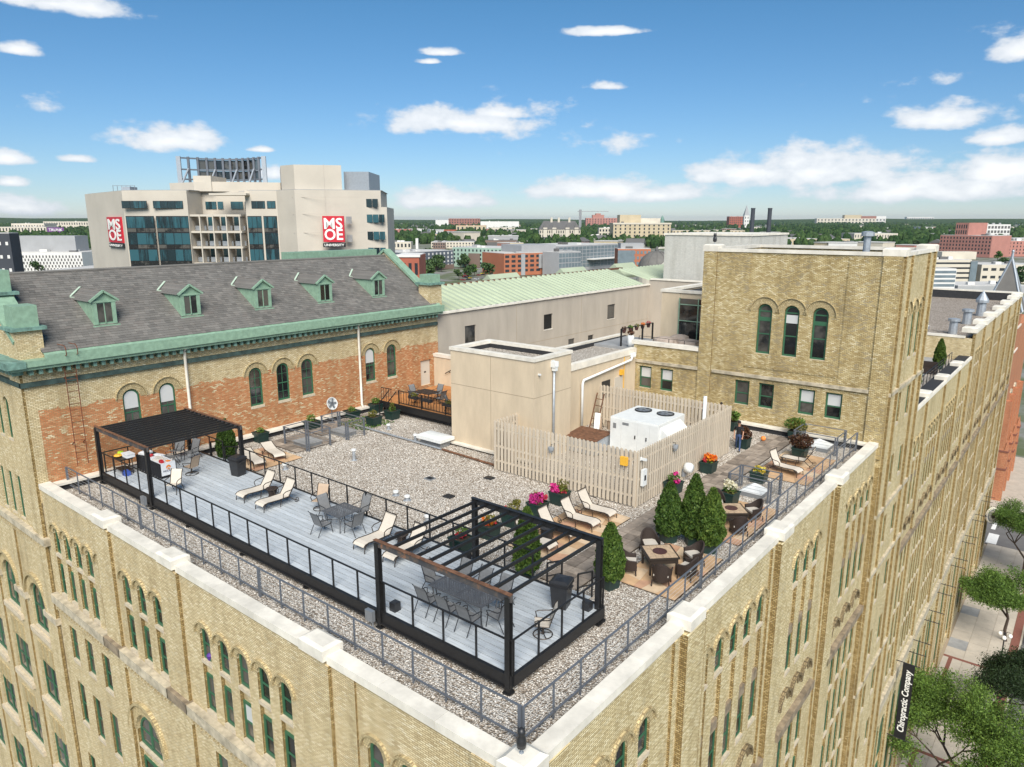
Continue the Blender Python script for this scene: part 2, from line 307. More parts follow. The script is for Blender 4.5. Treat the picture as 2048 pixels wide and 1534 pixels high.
# ---------------------------------------------------------------- mesh helpers
class MB:
    def __init__(s): s.v = []; s.f = []
    def add(s, vs, fs):
        n = len(s.v); s.v += [tuple(v) for v in vs]; s.f += [tuple(i + n for i in f) for f in fs]; return s
    def box(s, x0, x1, y0, y1, z0, z1, M=None):
        vs = [Vector((x, y, z)) for z in (z0, z1) for y in (y0, y1) for x in (x0, x1)]
        if M: vs = [M @ v for v in vs]
        return s.add(vs, [(0, 2, 3, 1), (4, 5, 7, 6), (0, 1, 5, 4), (2, 6, 7, 3), (0, 4, 6, 2), (1, 3, 7, 5)])
    def bar(s, p, q, w, h=None, up=(0, 0, 1)):
        p = Vector(p); q = Vector(q); d = q - p; l = d.length; d.normalize(); u = Vector(up)
        if abs(d.dot(u)) > .98: u = Vector((0, 1, 0))
        r = d.cross(u).normalized(); u = r.cross(d); h = w if h is None else h
        M = Matrix((r, d, u)).transposed().to_4x4(); M.translation = p
        return s.box(-w / 2, w / 2, 0, l, -h / 2, h / 2, M)
    def tube(s, pts, r, n=6, close=False):
        pts = [Vector(p) for p in pts]; N_ = len(pts); rs = r if isinstance(r, (list, tuple)) else [r] * N_
        base = len(s.v); ref = None
        for i, p in enumerate(pts):
            a = pts[i - 1] if (i > 0 or close) else p; b = pts[(i + 1) % N_] if (i < N_ - 1 or close) else p
            d = (b - a).normalized()
            if ref is None: ref = Vector((0, 0, 1)) if abs(d.z) < .9 else Vector((1, 0, 0))
            x = d.cross(ref).normalized(); y = x.cross(d).normalized(); ref = y
            for k in range(n):
                t = 2 * math.pi * k / n; s.v.append(tuple(p + (x * math.cos(t) + y * math.sin(t)) * rs[i]))
        for i in range(N_ if close else N_ - 1):
            j = (i + 1) % N_
            for k in range(n): s.f.append((base + i * n + k, base + i * n + (k + 1) % n, base + j * n + (k + 1) % n, base + j * n + k))
        if not close:
            s.f.append(tuple(base + k for k in range(n))[::-1]); s.f.append(tuple(base + (N_ - 1) * n + k for k in range(n)))
        return s
    def lathe(s, prof, n=16, c=(0, 0, 0), M=None):
        base = len(s.v)
        for r, z in prof:
            for k in range(n):
                t = 2 * math.pi * k / n; p = Vector((c[0] + r * math.cos(t), c[1] + r * math.sin(t), c[2] + z)); s.v.append(tuple(M @ p if M else p))
        for i in range(len(prof) - 1):
            for k in range(n): s.f.append((base + i * n + k, base + i * n + (k + 1) % n, base + (i + 1) * n + (k + 1) % n, base + (i + 1) * n + k))
        if prof[0][0] > 1e-4: s.f.append(tuple(base + k for k in range(n))[::-1])
        if prof[-1][0] > 1e-4: s.f.append(tuple(base + (len(prof) - 1) * n + k for k in range(n)))
        return s
    def prism(s, poly, z0, z1):
        n = len(poly); a = sum(poly[i][0] * poly[(i + 1) % n][1] - poly[(i + 1) % n][0] * poly[i][1] for i in range(n))
        if a < 0: poly = poly[::-1]
        return s.add([(x, y, z0) for x, y in poly] + [(x, y, z1) for x, y in poly],
                     [tuple(range(n))[::-1], tuple(range(n, 2 * n))] + [(i, (i + 1) % n, n + (i + 1) % n, n + i) for i in range(n)])
    def uprism(s, poly, y0, y1):       # polygon in (x, z), extruded along y
        n = len(poly); a = sum(poly[i][0] * poly[(i + 1) % n][1] - poly[(i + 1) % n][0] * poly[i][1] for i in range(n))
        if a > 0: poly = poly[::-1]
        return s.add([(x, y0, z) for x, z in poly] + [(x, y1, z) for x, z in poly],
                     [tuple(range(n))[::-1], tuple(range(n, 2 * n))] + [(i, (i + 1) % n, n + (i + 1) % n, n + i) for i in range(n)])
    def ring(s, r0, r1, y0, y1, a0=0, a1=math.pi, n=14, cx=0, cz=0):   # arch band in the x-z plane
        for i in range(n):
            t0 = a0 + (a1 - a0) * i / n; t1 = a0 + (a1 - a0) * (i + 1) / n
            s.uprism([(cx + r * math.cos(t), cz + r * math.sin(t)) for r, t in ((r0, t0), (r1, t0), (r1, t1), (r0, t1))], y0, y1)
        return s
    def mesh(s, name, mat, smooth=False):
        me = bpy.data.meshes.new(name); me.from_pydata(s.v, [], s.f); me.materials.append(MATS[mat])
        if smooth: me.polygons.foreach_set('use_smooth', [True] * len(me.polygons))
        me.update(); return me
def npmesh(name, V, F, mat):
    me = bpy.data.meshes.new(name); k = F.shape[1]
    me.vertices.add(len(V)); me.vertices.foreach_set('co', np.asarray(V, np.float32).ravel())
    me.loops.add(F.size); me.loops.foreach_set('vertex_index', np.asarray(F, np.int32).ravel())
    me.polygons.add(len(F)); me.polygons.foreach_set('loop_start', np.arange(0, F.size, k, dtype=np.int32)); me.polygons.foreach_set('loop_total', np.full(len(F), k, np.int32))
    me.materials.append(MATS[mat]); me.update(calc_edges=True); return me
def wmat(o):
    m = Matrix.LocRotScale(o.location, o.rotation_euler, o.scale)
    return wmat(o.parent) @ m if o.parent else m
def place(o, M): l, r, s = M.decompose(); o.location = l; o.rotation_euler = r.to_euler(); o.scale = s
def obj(name, me, parent=None, loc=(0, 0, 0), rz=0, world=False, rot=None, sc=None):
    """links a mesh; world=True: loc / rz are given in world space even under a parent"""
    o = bpy.data.objects.new(name, me); COL.objects.link(o)
    M = Matrix.LocRotScale(Vector(loc), Matrix.Rotation(rz, 3, 'Z').to_quaternion() if rot is None else rot.to_quaternion() if not hasattr(rot, 'w') else rot, Vector(sc) if sc else None)
    if parent:
        o.parent = parent
        if world: M = wmat(parent).inverted() @ M
    place(o, M); return o
def tag(o, label, cat, group=None):
    o['label'] = label; o['category'] = cat
    if group: o['group'] = group
    return o
def thing(name, label, cat, loc=(0, 0, 0), rz=0, group=None):
    o = bpy.data.objects.new(name, None); COL.objects.link(o); o.location = loc; o.rotation_euler = (0, 0, rz); o.empty_display_size = .3
    return tag(o, label, cat, group)
KIDS = {}
def kids(o):
    return [c for c in bpy.data.objects if c.parent == o]
def copy_tree(o, loc=None, rz=None, label=None, group=None, parent=None, ch=None):
    c = o.copy(); COL.objects.link(c)
    if parent: c.parent = parent
    if loc is not None: c.location = loc
    if rz is not None: c.rotation_euler = (0, 0, rz)
    if label: c['label'] = label
    if group: c['group'] = group
    for k in (ch if ch is not None else o.children): copy_tree(k, parent=c)
    return c
def struct(name, me, loc=(0, 0, 0), rz=0):
    o = obj(name, me, None, loc, rz); o['kind'] = 'structure'; return o
_cubes = {}
def cube(name, mat, parent, x0, x1, y0, y1, z0, z1, world=False, rz=0):
    """axis box: shared unit-cube mesh placed by location and scale"""
    if mat not in _cubes: _cubes[mat] = MB().box(-.5, .5, -.5, .5, -.5, .5).mesh('box_' + mat, mat)
    return obj(name, _cubes[mat], parent, ((x0 + x1) / 2, (y0 + y1) / 2, (z0 + z1) / 2), rz, world, sc=(x1 - x0, y1 - y0, z1 - z0))
def beam(name, mat, parent, p, q, w, h=None, world=False):
    return obj(name, MB().bar(p, q, w, h).mesh(name, mat), parent, world=world)
def text_mesh(body, size, mat, bold=0, ext=.01, align='CENTER', shear=0):
    cu = bpy.data.curves.new('lettering', 'FONT'); cu.body = body; cu.size = size; cu.align_x = align; cu.align_y = 'CENTER'; cu.extrude = ext; cu.offset = bold; cu.shear = shear
    cu.resolution_u = 3
    o = bpy.data.objects.new('lettering', cu); COL.objects.link(o)
    dg = bpy.context.evaluated_depsgraph_get(); me = bpy.data.meshes.new_from_object(o.evaluated_get(dg))
    bpy.data.objects.remove(o); me.materials.clear(); me.materials.append(MATS[mat]); return me

# ---------------------------------------------------------------- walls with recessed openings
def wall_mesh(name, mat, W_, z0, z1, ops, depth=.24, seg=10, side_mat=None):
    """local x along the wall, y inward, z up. ops: (u0, u1, za, zb, arched) recesses, each closed by a back panel"""
    m = MB(); us = sorted({0, W_} | {o[0] for o in ops} | {o[1] for o in ops})
    for a, b in zip(us, us[1:]):
        if b - a < 1e-5: continue
        c = (a + b) / 2; hs = sorted([(o[2], o[3]) for o in ops if o[0] < c < o[1]]); z = z0
        for lo, hi in hs + [(z1, z1)]:
            if lo > z + 1e-5: m.add([(a, 0, z), (b, 0, z), (b, 0, lo), (a, 0, lo)], [(0, 1, 2, 3)])
            z = max(z, hi)
    rev = []
    for (a, b, lo, hi, arch) in ops:
        D = depth; r = (b - a) / 2; c = (a + b) / 2
        if arch:
            pts = [(c - r * math.cos(math.pi * i / seg), hi - r + r * math.sin(math.pi * i / seg)) for i in range(seg + 1)]
            for (x0, y0), (x1, y1) in zip(pts, pts[1:]):
                m.add([(x0, 0, y0), (x1, 0, y1), (x1, 0, hi), (x0, 0, hi)], [(0, 1, 2, 3)])
                m.add([(x0, 0, y0), (x0, D, y0), (x1, D, y1), (x1, 0, y1)], [(0, 1, 2, 3)])
            top = hi - r; poly = [(a, lo), (b, lo)] + pts[::-1]
        else:
            top = hi; poly = [(a, lo), (b, lo), (b, hi), (a, hi)]
            m.add([(a, 0, hi), (a, D, hi), (b, D, hi), (b, 0, hi)], [(0, 1, 2, 3)])
        rev.append(len(m.f)); m.add([(a, 0, lo), (a, D, lo), (a, D, top), (a, 0, top)], [(0, 1, 2, 3)])
        rev.append(len(m.f)); m.add([(b, 0, lo), (b, 0, top), (b, D, top), (b, D, lo)], [(0, 1, 2, 3)])
        m.add([(a, 0, lo), (b, 0, lo), (b, D, lo), (a, D, lo)], [(0, 1, 2, 3)])
        m.add([(x, D, z) for x, z in poly], [tuple(range(len(poly)))])
    me = m.mesh(name, mat)
    if side_mat:
        me.materials.append(MATS[side_mat])
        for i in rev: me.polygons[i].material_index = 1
    return me
_win = {}
def window_meshes(w, h, arch, style):
    """green sash window; origin at the centre of its foot, y = 0 is the brick behind it, outward is -y"""
    k = (round(w, 3), round(h, 3), arch, style)
    if k in _win: return _win[k]
    f = MB(); p = MB(); b = MB(); t = .055 if style == 'slim' else .095 if w < 1.2 else .12; d = .06; r = w / 2; sp = h - r if arch else h
    f.box(-r, -r + t, -d, 0, 0, sp); f.box(r - t, r, -d, 0, 0, sp); f.box(-r + t, r - t, -d, 0, 0, t * 1.2)
    if arch: f.ring(r - t, r, -d, 0, n=12, cz=sp)
    else: f.box(-r + t, r - t, -d, 0, h - t, h)
    mid = h * .47 if style != 'tower' else h * .40
    f.box(-r + t, r - t, -d * .8, 0, mid - .03, mid + .035)
    if style in ('six', 'wide'): f.box(-.018, .018, -d * .55, 0, t, h - (t if not arch else .05))
    if style == 'six':
        for q in (.24, .72): f.box(-r + t, r - t, -d * .5, 0, h * q - .013, h * q + .013)
    if style == 'tower': f.box(-r + t, r - t, -d * .8, 0, h * .66, h * .74); f.box(-r + t, r - t, -d * .8, 0, sp - .04, sp + .04)
    if style == 'wide': f.box(-r * .08, r * .08, -d, 0, t, h - t)
    q = r - t * .8
    poly = [(-q, t), (q, t)] + ([(q * math.cos(a), sp + q * math.sin(a)) for a in [math.pi * i / 10 for i in range(11)]] if arch else [(q, h - t), (-q, h - t)])
    p.uprism(poly, -.022, -.004)
    hb = h * .5; b.box(-q, q, -.029, -.023, hb, (sp if arch else h - t))
    res = (f.mesh('window', 'frame_green'), p.mesh('pane', 'pane_dark'), b.mesh('blind', 'pane_blind'), MB().box(-r - .03, r + .03, -.17, 0, -.15, 0).mesh('sill', 'sill_stone'))
    _win[k] = res; return res
def add_window(par, org, ang, depth, u, z0, z1, w, arch=False, style='plain', sill=True, blind=0, pane=True):
    me = window_meshes(w, z1 - z0, arch, style); c, s = math.cos(ang), math.sin(ang)
    P = (org[0] + c * u - s * depth, org[1] + s * u + c * depth, z0)
    o = obj('window', me[0], par, P, ang, world=True)
    if pane: obj('pane', me[1], o)
    if blind and rnd.random() < blind: obj('blind', me[2], o)
    if sill: obj('sill', me[3], o)
    return o
_arch = {}
def arch_mesh(r0, r1, hood, dp=.05, mat='ring_brick'):
    k = (r0, r1, hood, dp, mat)
    if k not in _arch:
        m = MB(); n = max(9, int(math.pi * (r0 + r1) / 2 / .10))
        for i in range(n):
            t0 = math.pi * i / n + .012; t1 = math.pi * (i + 1) / n - .012
            j = rnd.uniform(-.006, .008)
            m.uprism([(r * math.cos(t), r * math.sin(t)) for r, t in ((r0, t0), (r1, t0), (r1, t1), (r0, t1))], -dp * .4 + j, .01)
        if hood: m.ring(r1 + .01, r1 + hood, -dp - .05, .01, n=18)
        _arch[k] = m.mesh('arch', mat)
    return _arch[k]
def add_arch(par, org, ang, u, spring, r0, r1, hood=.07, dp=.05, mat='ring_brick'):
    c, s = math.cos(ang), math.sin(ang)
    return obj('arch', arch_mesh(r0, r1, hood, dp, mat), par, (org[0] + c * u, org[1] + s * u, spring), ang, world=True)
def strip(name, mat, par, org, ang, u0, u1, z0, z1, out, inn=.05):
    """a band or pilaster standing proud of a wall"""
    me = MB().box(u0, u1, -out, inn, z0, z1).mesh(name, mat)
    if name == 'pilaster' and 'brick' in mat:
        me.materials.append(MATS['shaded_side_brick'])
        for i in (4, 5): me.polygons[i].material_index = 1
    return obj(name, me, par, (org[0], org[1], 0), ang, world=True)
def corbels(par, org, ang, u0, u1, z0, z1, out, step, mat='cream_brick', w=.45, name='corbel_table'):
    m = MB(); n = int((u1 - u0) / step)
    for i in range(n): m.box(u0 + i * step, u0 + i * step + step * w, -out, .02, z0, z1)
    o = obj(name, m.mesh(name, mat), par, (org[0], org[1], 0), ang, world=True); o['kind'] = 'stuff'; return o
def cap(par, org, ang, u0, u1, top, th=.52, back=.55, out=.12, mat='coping_white'):
    """pier cap of the coping, with a low weathered top"""
    m = MB(); z = top - th; m.box(u0, u1, -out, back, z, top - .07); 
    m.add([(u0, -out, top - .07), (u1, -out, top - .07), (u1, back, top - .07), (u0, back, top - .07), (u0 + .12, -out + .12, top), (u1 - .12, -out + .12, top), (u1 - .12, back - .12, top), (u0 + .12, back - .12, top)],
          [(0, 1, 5, 4), (1, 2, 6, 5), (2, 3, 7, 6), (3, 0, 4, 7), (4, 5, 6, 7)])
    return obj('pier_cap', m.mesh('pier_cap', mat), par, (org[0], org[1], 0), ang, world=True)
def coping(par, org, ang, u0, u1, top, th=.26, back=.44, out=.07, step=2.6, mat='coping_white'):
    n = max(1, round((u1 - u0) / step)); st = (u1 - u0) / n
    me = MB().box(.004, st - .004, -out, back, top - th, top).mesh('coping_stone', mat)
    for i in range(n):
        c, s = math.cos(ang), math.sin(ang); u = u0 + i * st
        obj('coping_stone', me, par, (org[0] + c * u, org[1] + s * u, 0), ang, world=True)

# ---------------------------------------------------------------- ground
g = MB(); q = 30000
g.add([(-q, -q, GZ - .35), (q, -q, GZ - .35), (q, q, GZ - .35), (-q, q, GZ - .35)], [(0, 1, 2, 3)])
m, t, b = newmat('town_ground'); pos = t.nodes.new('ShaderNodeNewGeometry').outputs['Position']
f1 = noise(t, .004, 6, .65, pos); f2 = noise(t, .03, 5, .7, pos)
t.links.new(mixc(t, ramp(t, f2, [(0, 0, 0, .44), (1, 1, 1, .56)]), ramp(t, f1, [(.06, .085, .03), (.10, .12, .05), (.18, .17, .12)]), (.22, .21, .19)), b.inputs['Base Color']); b.inputs['Roughness'].default_value = .95
struct('ground', g.mesh('ground', 'town_ground'))
struct('street', MB().box(8.2, 22, -60, 260, GZ - .6, GZ - .12).mesh('street', 'asphalt'))
struct('cross_street', MB().box(-80, 8.19, 116, 131, GZ - .6, GZ - .116).mesh('cross_street', 'asphalt'))
sw = struct('sidewalk', MB().box(-.5, 8.0, 0, 115.5, GZ - .3, GZ - .03).mesh('sidewalk', 'joint'))
for i in range(30):
    for j in range(3):
        x0 = 1.35 + j * 1.93; y0 = 44 + i * 2.4
        cube('paving_slab', 'concrete_grey' if (i, j) in ((15, 0), (19, 0)) else 'concrete', sw, x0, x0 + 1.90, y0, y0 + 2.37, GZ - .03, GZ, True)
for i in range(30): cube('brick_band', 'brick_red_paving', sw, 7.15, 7.98, 44 + i * 2.4, 44 + i * 2.4 + 2.38, GZ - .03, GZ + .002, True)
for y in (58, 77.4): cube('brick_band', 'brick_red_paving', sw, 1.36, 7.1, y, y + .45, GZ - .02, GZ + .005, True)
for y0, y1 in ((40, 58), (70, 77.4)): cube('brick_band', 'brick_red_paving', sw, 1.9, 2.3, y0, y1, GZ - .02, GZ + .006, True)
kb = struct('kerb', MB().box(8.0, 8.19, 0, 115.5, GZ - .3, GZ + .01).mesh('kerb', 'concrete'))
struct('far_sidewalk', MB().box(-60, 8.0, 131, 170, GZ - .3, GZ).mesh('far_sidewalk', 'concrete'))
for i, (x0, x1, y0, y1) in enumerate([(1.0, 2.4, 116.5, 121), (1.0, 1.6, 123, 130.5), (3.9, 4.4, 125, 131)]):
    o = struct('crossing_marking', MB().box(x0, x1, y0, y1, GZ - .116, GZ - .110).mesh('crossing_marking', 'road_paint'))

# ---------------------------------------------------------------- brewery block under the terrace
blk = thing('brick_block', 'cream brick brewery block carrying the gravel roof terrace with the decks', 'building', (-14, 15, GZ))
LO = (-28.9, -1.15); LA = 0.0; LU = lambda x: x + 28.9          # left facade, faces -y
RO = (1.05, -1.15); RA = math.pi / 2; RU = lambda y: y + 1.15   # right facade, faces +x
RW, RH = .70, .35
# left facade -------------------------------------------------
def bay_cols(c, n, st): return [c + (i - (n - 1) / 2) * st for i in range(n)]
Lbays = [bay_cols(-25.16, 5, 1.26), bay_cols(-18.8, 3, 1.36), bay_cols(-11.27, 5, 1.255), bay_cols(-2.98, 3, 1.35)]
ops = []
for B in Lbays:
    for x in B: ops.append((LU(x) - .34, LU(x) + .34, -5.12, -1.5, True))
low_cols = [(-27.3, -25.45, -23.55), None, (-13.4, -11.3, -9.2), (-4.6, -2.9, -1.2)]
rows = [(-8.5, -6.7), (-12.1, -9.8), (-16.2, -14.0), (-19.8, -17.8)]
for C_ in low_cols:
    for x in C_ or ():
        for a, b_ in rows: ops.append((LU(x) - .42, LU(x) + .42, a - .05, b_ + .05, False))
ops.append((LU(-19.8) - 1.15, LU(-19.8) + 1.15, -20, -8.1, True))
lw = obj('wall', wall_mesh('wall', 'cream_brick', 28.9 + 1.05, GZ, .24, ops, .15, side_mat='shaded_side_brick'), blk, (*LO, 0), LA, world=True)
for B in Lbays:
    for x in B:
        u = LU(x)
        add_window(blk, LO, LA, .15, u, -2.86, -1.5, .68, True, 'plain', blind=.05)
        add_window(blk, LO, LA, .15, u, -5.0, -3.5, .68, False, 'plain', blind=.1)
        add_arch(blk, LO, LA, u, -1.5 - .34, .34, .55, .075)
for C_ in low_cols:
    for x in C_ or ():
        for a, b_ in rows: add_window(blk, LO, LA, .15, LU(x), a, b_, .80, False, 'plain', blind=.15)
for a, b_, ar in ((-9.9, -8.25, True), (-13, -10.6, False), (-17, -14.4, False)): add_window(blk, LO, LA, .15, LU(-19.8), a, b_, 2.1, ar, 'wide')
add_arch(blk, LO, LA, LU(-19.8), -8.1 - 1.15, 1.15, 1.62, .13, .1)
Lcaps = [(-22.45, -21.25), (-16.6, -15.4), (-7.5, -6.3)]
for a, b_ in Lcaps:
    strip('pilaster', 'cream_brick', blk, LO, LA, LU(a) - .12, LU(b_) + .12, GZ, .23, .13)
    cap(blk, LO, LA, LU(a), LU(b_), .76, .42, out=.2)
strip('pilaster', 'cream_brick', blk, LO, LA, LU(-.55), LU(1.05), GZ, .23, .10)
strip('pilaster', 'cream_brick', blk, LO, LA, LU(-5.4), LU(-5.05), GZ, .232, .07)
bounds = [-28.88] + [v for c in Lcaps for v in c] + [.42]
for i in range(0, len(bounds), 2):
    coping(blk, LO, LA, LU(bounds[i]), LU(bounds[i + 1]), .5)
    strip('belt_course', 'stone', blk, LO, LA, LU(bounds[i]) + .14, LU(bounds[i + 1]) - .13, -5.62, -5.18, .30)
    corbels(blk, LO, LA, LU(bounds[i]) + .2, LU(bounds[i + 1]) - .2, -6.05, -5.64, .18, .30)
for a, b_ in Lcaps: strip('belt_course', 'dark_stone', blk, LO, LA, LU(a) - .2, LU(b_) + .2, -5.6, -5.15, .3)
# right facade ------------------------------------------------
def right_bays(par, O, A, y_to_u, bays, mat, z_top_arch, wall_u, ztop, low=True, dens=True, upper=True):
    """bays: (centre, n, step). returns wall object; columns of recessed windows down to the street"""
    ops = []; wins = []
    for (c, n, st) in bays:
        for x in bay_cols(c, n, st):
            u = y_to_u(x)
            if upper:
                ops.append((u - .34, u + .34, -7.4, z_top_arch, True))
                wins += [(u, z_top_arch - 1.33, z_top_arch, .68, True), (u, -7.25, -5.4, .68, False)]
            if low:
                ops.append((u - .34, u + .34, -21.5, -10.6, False))
                for a in (-12.7, -15.7, -18.7, -21.4): wins.append((u, a, a + 1.9, .68, False))
        for q_ in (-.25, .25):
            u = y_to_u(c) + q_ * n * st
            ops.append((u - .8, u + .8, -35.2, -25.2, True)); wins.append((u, -29.0, -25.2, 1.6, True)); wins.append((u, -34.6, -30, 1.6, False))
    w = obj('wall', wall_mesh('wall', mat, wall_u, GZ, ztop, ops, .14, side_mat='shaded_side_brick'), par, (*O, 0), A, world=True)
    for (u, a, b_, ww, ar) in wins: add_window(par, O, A, .14, u, a, b_, ww, ar, 'slim' if ww < 1 else 'wide', sill=ww < 1, pane=True)
    for (c, n, st) in bays:
        for x in bay_cols(c, n, st):
            u = y_to_u(x)
            if upper:
                add_arch(par, O, A, u, z_top_arch - .34, .34, .56, .08)
                strip('lintel', 'dark_stone', par, O, A, u - .3, u + .3, -5.38, -4.95, -.02, .15)
        if low:
            for x in bay_cols(c, 3, 1.5 if n == 3 else 2.0): add_arch(par, O, A, y_to_u(x), -8.85, .44, .66, .12, .12, 'soot_brick')
        strip('belt_course', 'dark_stone', par, O, A, y_to_u(c) - n * st / 2 - .6, y_to_u(c) + n * st / 2 + .6, -10.15, -9.75, .26)
        strip('belt_course', 'stone', par, O, A, y_to_u(c) - n * st / 2 - .62, y_to_u(c) + n * st / 2 + .62, -23.2, -22.3, .24)
        strip('belt_course', 'pale_brick', par, O, A, y_to_u(c) - n * st / 2 - .61, y_to_u(c) + n * st / 2 + .61, -24.4, -23.21, .12)
    return w
right_bays(blk, RO, RA, RU, [(3.36, 3, 1.32), (11.47, 5, 1.31), (19.79, 3, 1.36), (28.12, 5, 1.31)], 'pale_brick', -1.53, 32.95, .24)
Rcaps = [(6.95, 8.05), (15.45, 16.6), (23.65, 24.8)]
for a, b_ in Rcaps:
    strip('pilaster', 'pale_brick', blk, RO, RA, RU(a) - .1, RU(b_) + .1, GZ, .23, .26)
    for k in (-.55, .62): strip('pilaster', 'pale_brick', blk, RO, RA, RU(a if k < 0 else b_) + k - .1, RU(a if k < 0 else b_) + k + .1, GZ, .231, .10)
    cap(blk, RO, RA, RU(a), RU(b_), .76, .42, out=.3)
strip('pilaster', 'pale_brick', blk, RO, RA, .02, RU(.6), GZ, .23, .10)
bounds = [-.5] + [v for c in Rcaps for v in c] + [31.75]
for i in range(0, len(bounds), 2): coping(blk, RO, RA, RU(bounds[i]), RU(bounds[i + 1]), .502)
x0c, x1c, y0c, y1c = .42, 1.28, -1.42, -.5
cube('pier_cap', 'coping_white', blk, x0c, x1c, y0c, y1c, .18, .66, True)
obj('pier_cap', MB().add([(x0c, y0c, .661), (x1c, y0c, .661), (x1c, y1c, .661), (x0c, y1c, .661), (x0c + .15, y0c + .15, .76), (x1c - .15, y0c + .15, .76), (x1c - .15, y1c - .15, .76), (x0c + .15, y1c - .15, .76)], [(0, 1, 5, 4), (1, 2, 6, 5), (2, 3, 7, 6), (3, 0, 4, 7), (4, 5, 6, 7)]).mesh('pier_cap', 'coping_white'), blk, world=True)
for (x0, x1, y0, y1) in ((-28.85, .66, -.73, -.69), (.61, .655, -.69, 31.7), (-28.86, -28.5, -.6, 20), (-10, .6, 31.35, 31.74)):
    cube('flashing', 'membrane', blk, x0, x1, y0, y1, -.05, .3, True)
cube('base_ledge', 'coping_white', blk, -28.88, -28.35, -.6, 19.0, .3, .42, True)
cube('base_ledge', 'coping_white', blk, -9.2, .6, 31.25, 31.74, .3, .42, True)
roof = obj('roof', MB().add([(-28.8, -.75, 0), (.7, -.75, 0), (.7, 31.8, 0), (-28.8, 31.8, 0)], [(0, 1, 2, 3)]).mesh('roof', 'gravel'), blk, world=True)
# ---------------------------------------------------------------- slate-roofed wing on the left
wing = thing('gabled_wing', 'long brick wing with slate roof, five green dormers and patched red brick wall', 'building', (-34, 12, GZ))
EO = (-28.9, -1.2); EA = math.pi / 2; EU = lambda y: y + 1.2
WY = [3.57, 5.47, 10.82, 12.70, 14.49, 19.67, 21.62]
ops = [(EU(y) - .45, EU(y) + .45, 2.0, 4.36, True) for y in WY] + [(EU(24.42), EU(25.5), .8, 2.72, False)]
obj('wall', wall_mesh('wall', 'patched_brick', 27.5, -.5, 6.3, ops, .15), wing, (*EO, 0), EA, world=True)
for i, y in enumerate(WY):
    add_window(wing, EO, EA, .15, EU(y), 2.02, 4.34, .88, True, 'six')
    w_ = wing.children[-1] if False else None
    add_arch(wing, EO, EA, EU(y), 4.36 - .45, .46, .76, .05, .035)
    if i in (0, 1, 5): obj('blind', MB().uprism([(-.36, 1.3), (.36, 1.3)] + [(.36 * math.cos(a), 1.88 + .36 * math.sin(a)) for a in [math.pi * k / 8 for k in range(9)]], -.045, -.037).mesh('blind', 'pane_blind'), wing, (-28.9 - .15 + .012, y, 2.02), EA, world=True)
dr = cube('door', 'msoe_concrete', wing, -29.12, -29.02, 24.45, 25.47, .8, 2.69, True); cube('handle', 'black_steel', dr, .4, .62, -.08, .1, .0, .06)
# south front of the wing (faces the photographer's left)
SO = (-56, -1.2); SU = lambda x: x + 56
ops = []; sw_ = []
for k in range(5):
    xo = -5.25 * k
    for j in range(3):
        x = -31.95 + xo - j * 1.25
        ops.append((SU(x) - .38, SU(x) + .38, 2.1, 4.4, True)); sw_.append((x, 2.2, 4.36, .74, True, 'plain'))
        ops.append((SU(x) - .38, SU(x) + .38, -2.15, .25, False)); sw_.append((x, -2.1, .2, .74, False, 'plain'))
for k in range(5):
    x = -31.75 - 4.25 * k
    ops.append((SU(x) - 1.05, SU(x) + 1.05, -8.6, -5.75, True)); sw_.append((x, -8.5, -5.78, 2.05, True, 'wide'))
    for z in (-13.0, -17.5, -22): ops.append((SU(x) - 1.25, SU(x) + 1.25, z, z + 2.45, False)); sw_.append((x, z + .05, z + 2.4, 2.4, False, 'wide'))
    add_arch(wing, SO, 0, SU(x), -5.75 - 1.05, 1.06, 1.5, .14, .1)
    for z in (-8.6, -13, -17.5): strip('sill_band', 'sill_stone', wing, SO, 0, SU(x) - 1.4, SU(x) + 1.4, z - .32, z - .02, .16)
    for z in (-10.0, -14.6): 
        for j in (-.75, 0, .75): strip('spandrel_panel', 'ring_brick', wing, SO, 0, SU(x) + j - .27, SU(x) + j + .27, z - .45, z + .6, .05)
    strip('impost', 'stone', wing, SO, 0, SU(x) + 1.25, SU(x) + 2.95, -7.05, -6.72, .2)
    strip('pilaster', 'cream_brick', wing, SO, 0, SU(x) + 1.85, SU(x) + 2.4, GZ, -2.9, .09)
obj('wall', wall_mesh('wall', 'cream_brick', 27.1, GZ, 6.3, ops, .18), wing, (*SO, 0), 0, world=True)
for x, a, b_, w, ar, st in sw_: add_window(wing, SO, 0, .18, SU(x), a, b_, w, ar, st)
strip('pilaster', 'cream_brick', wing, SO, 0, SU(-30.3), SU(-28.93), GZ, 6.29, .12)
for x in (-37.6, -44): strip('pilaster', 'cream_brick', wing, SO, 0, SU(x), SU(x + .5), -2.4, 6.2, .09)
strip('belt_course', 'stone', wing, SO, 0, 0, SU(-28.6), -2.66, -2.3, .24); corbels(wing, SO, 0, .2, SU(-29), -3.05, -2.68, .14, .3)
strip('belt_course', 'patina_dark', wing, SO, 0, 0, SU(-28.78), 5.28, 5.5, .17)
strip('belt_course', 'patina_dark', wing, EO, EA, -.17, 27.4, 5.28, 5.505, .14)
cr = obj('cornice', MB().box(-56, -28.15, -2.0, -1.2, 6.3, 6.62).box(-56, -28.35, -1.85, -1.2, 6.18, 6.3).mesh('cornice', 'patina'), wing, world=True)
corbels(wing, SO, 0, .2, SU(-28.5), 5.92, 6.2, .42, .42, 'patina', .42, 'dentils')
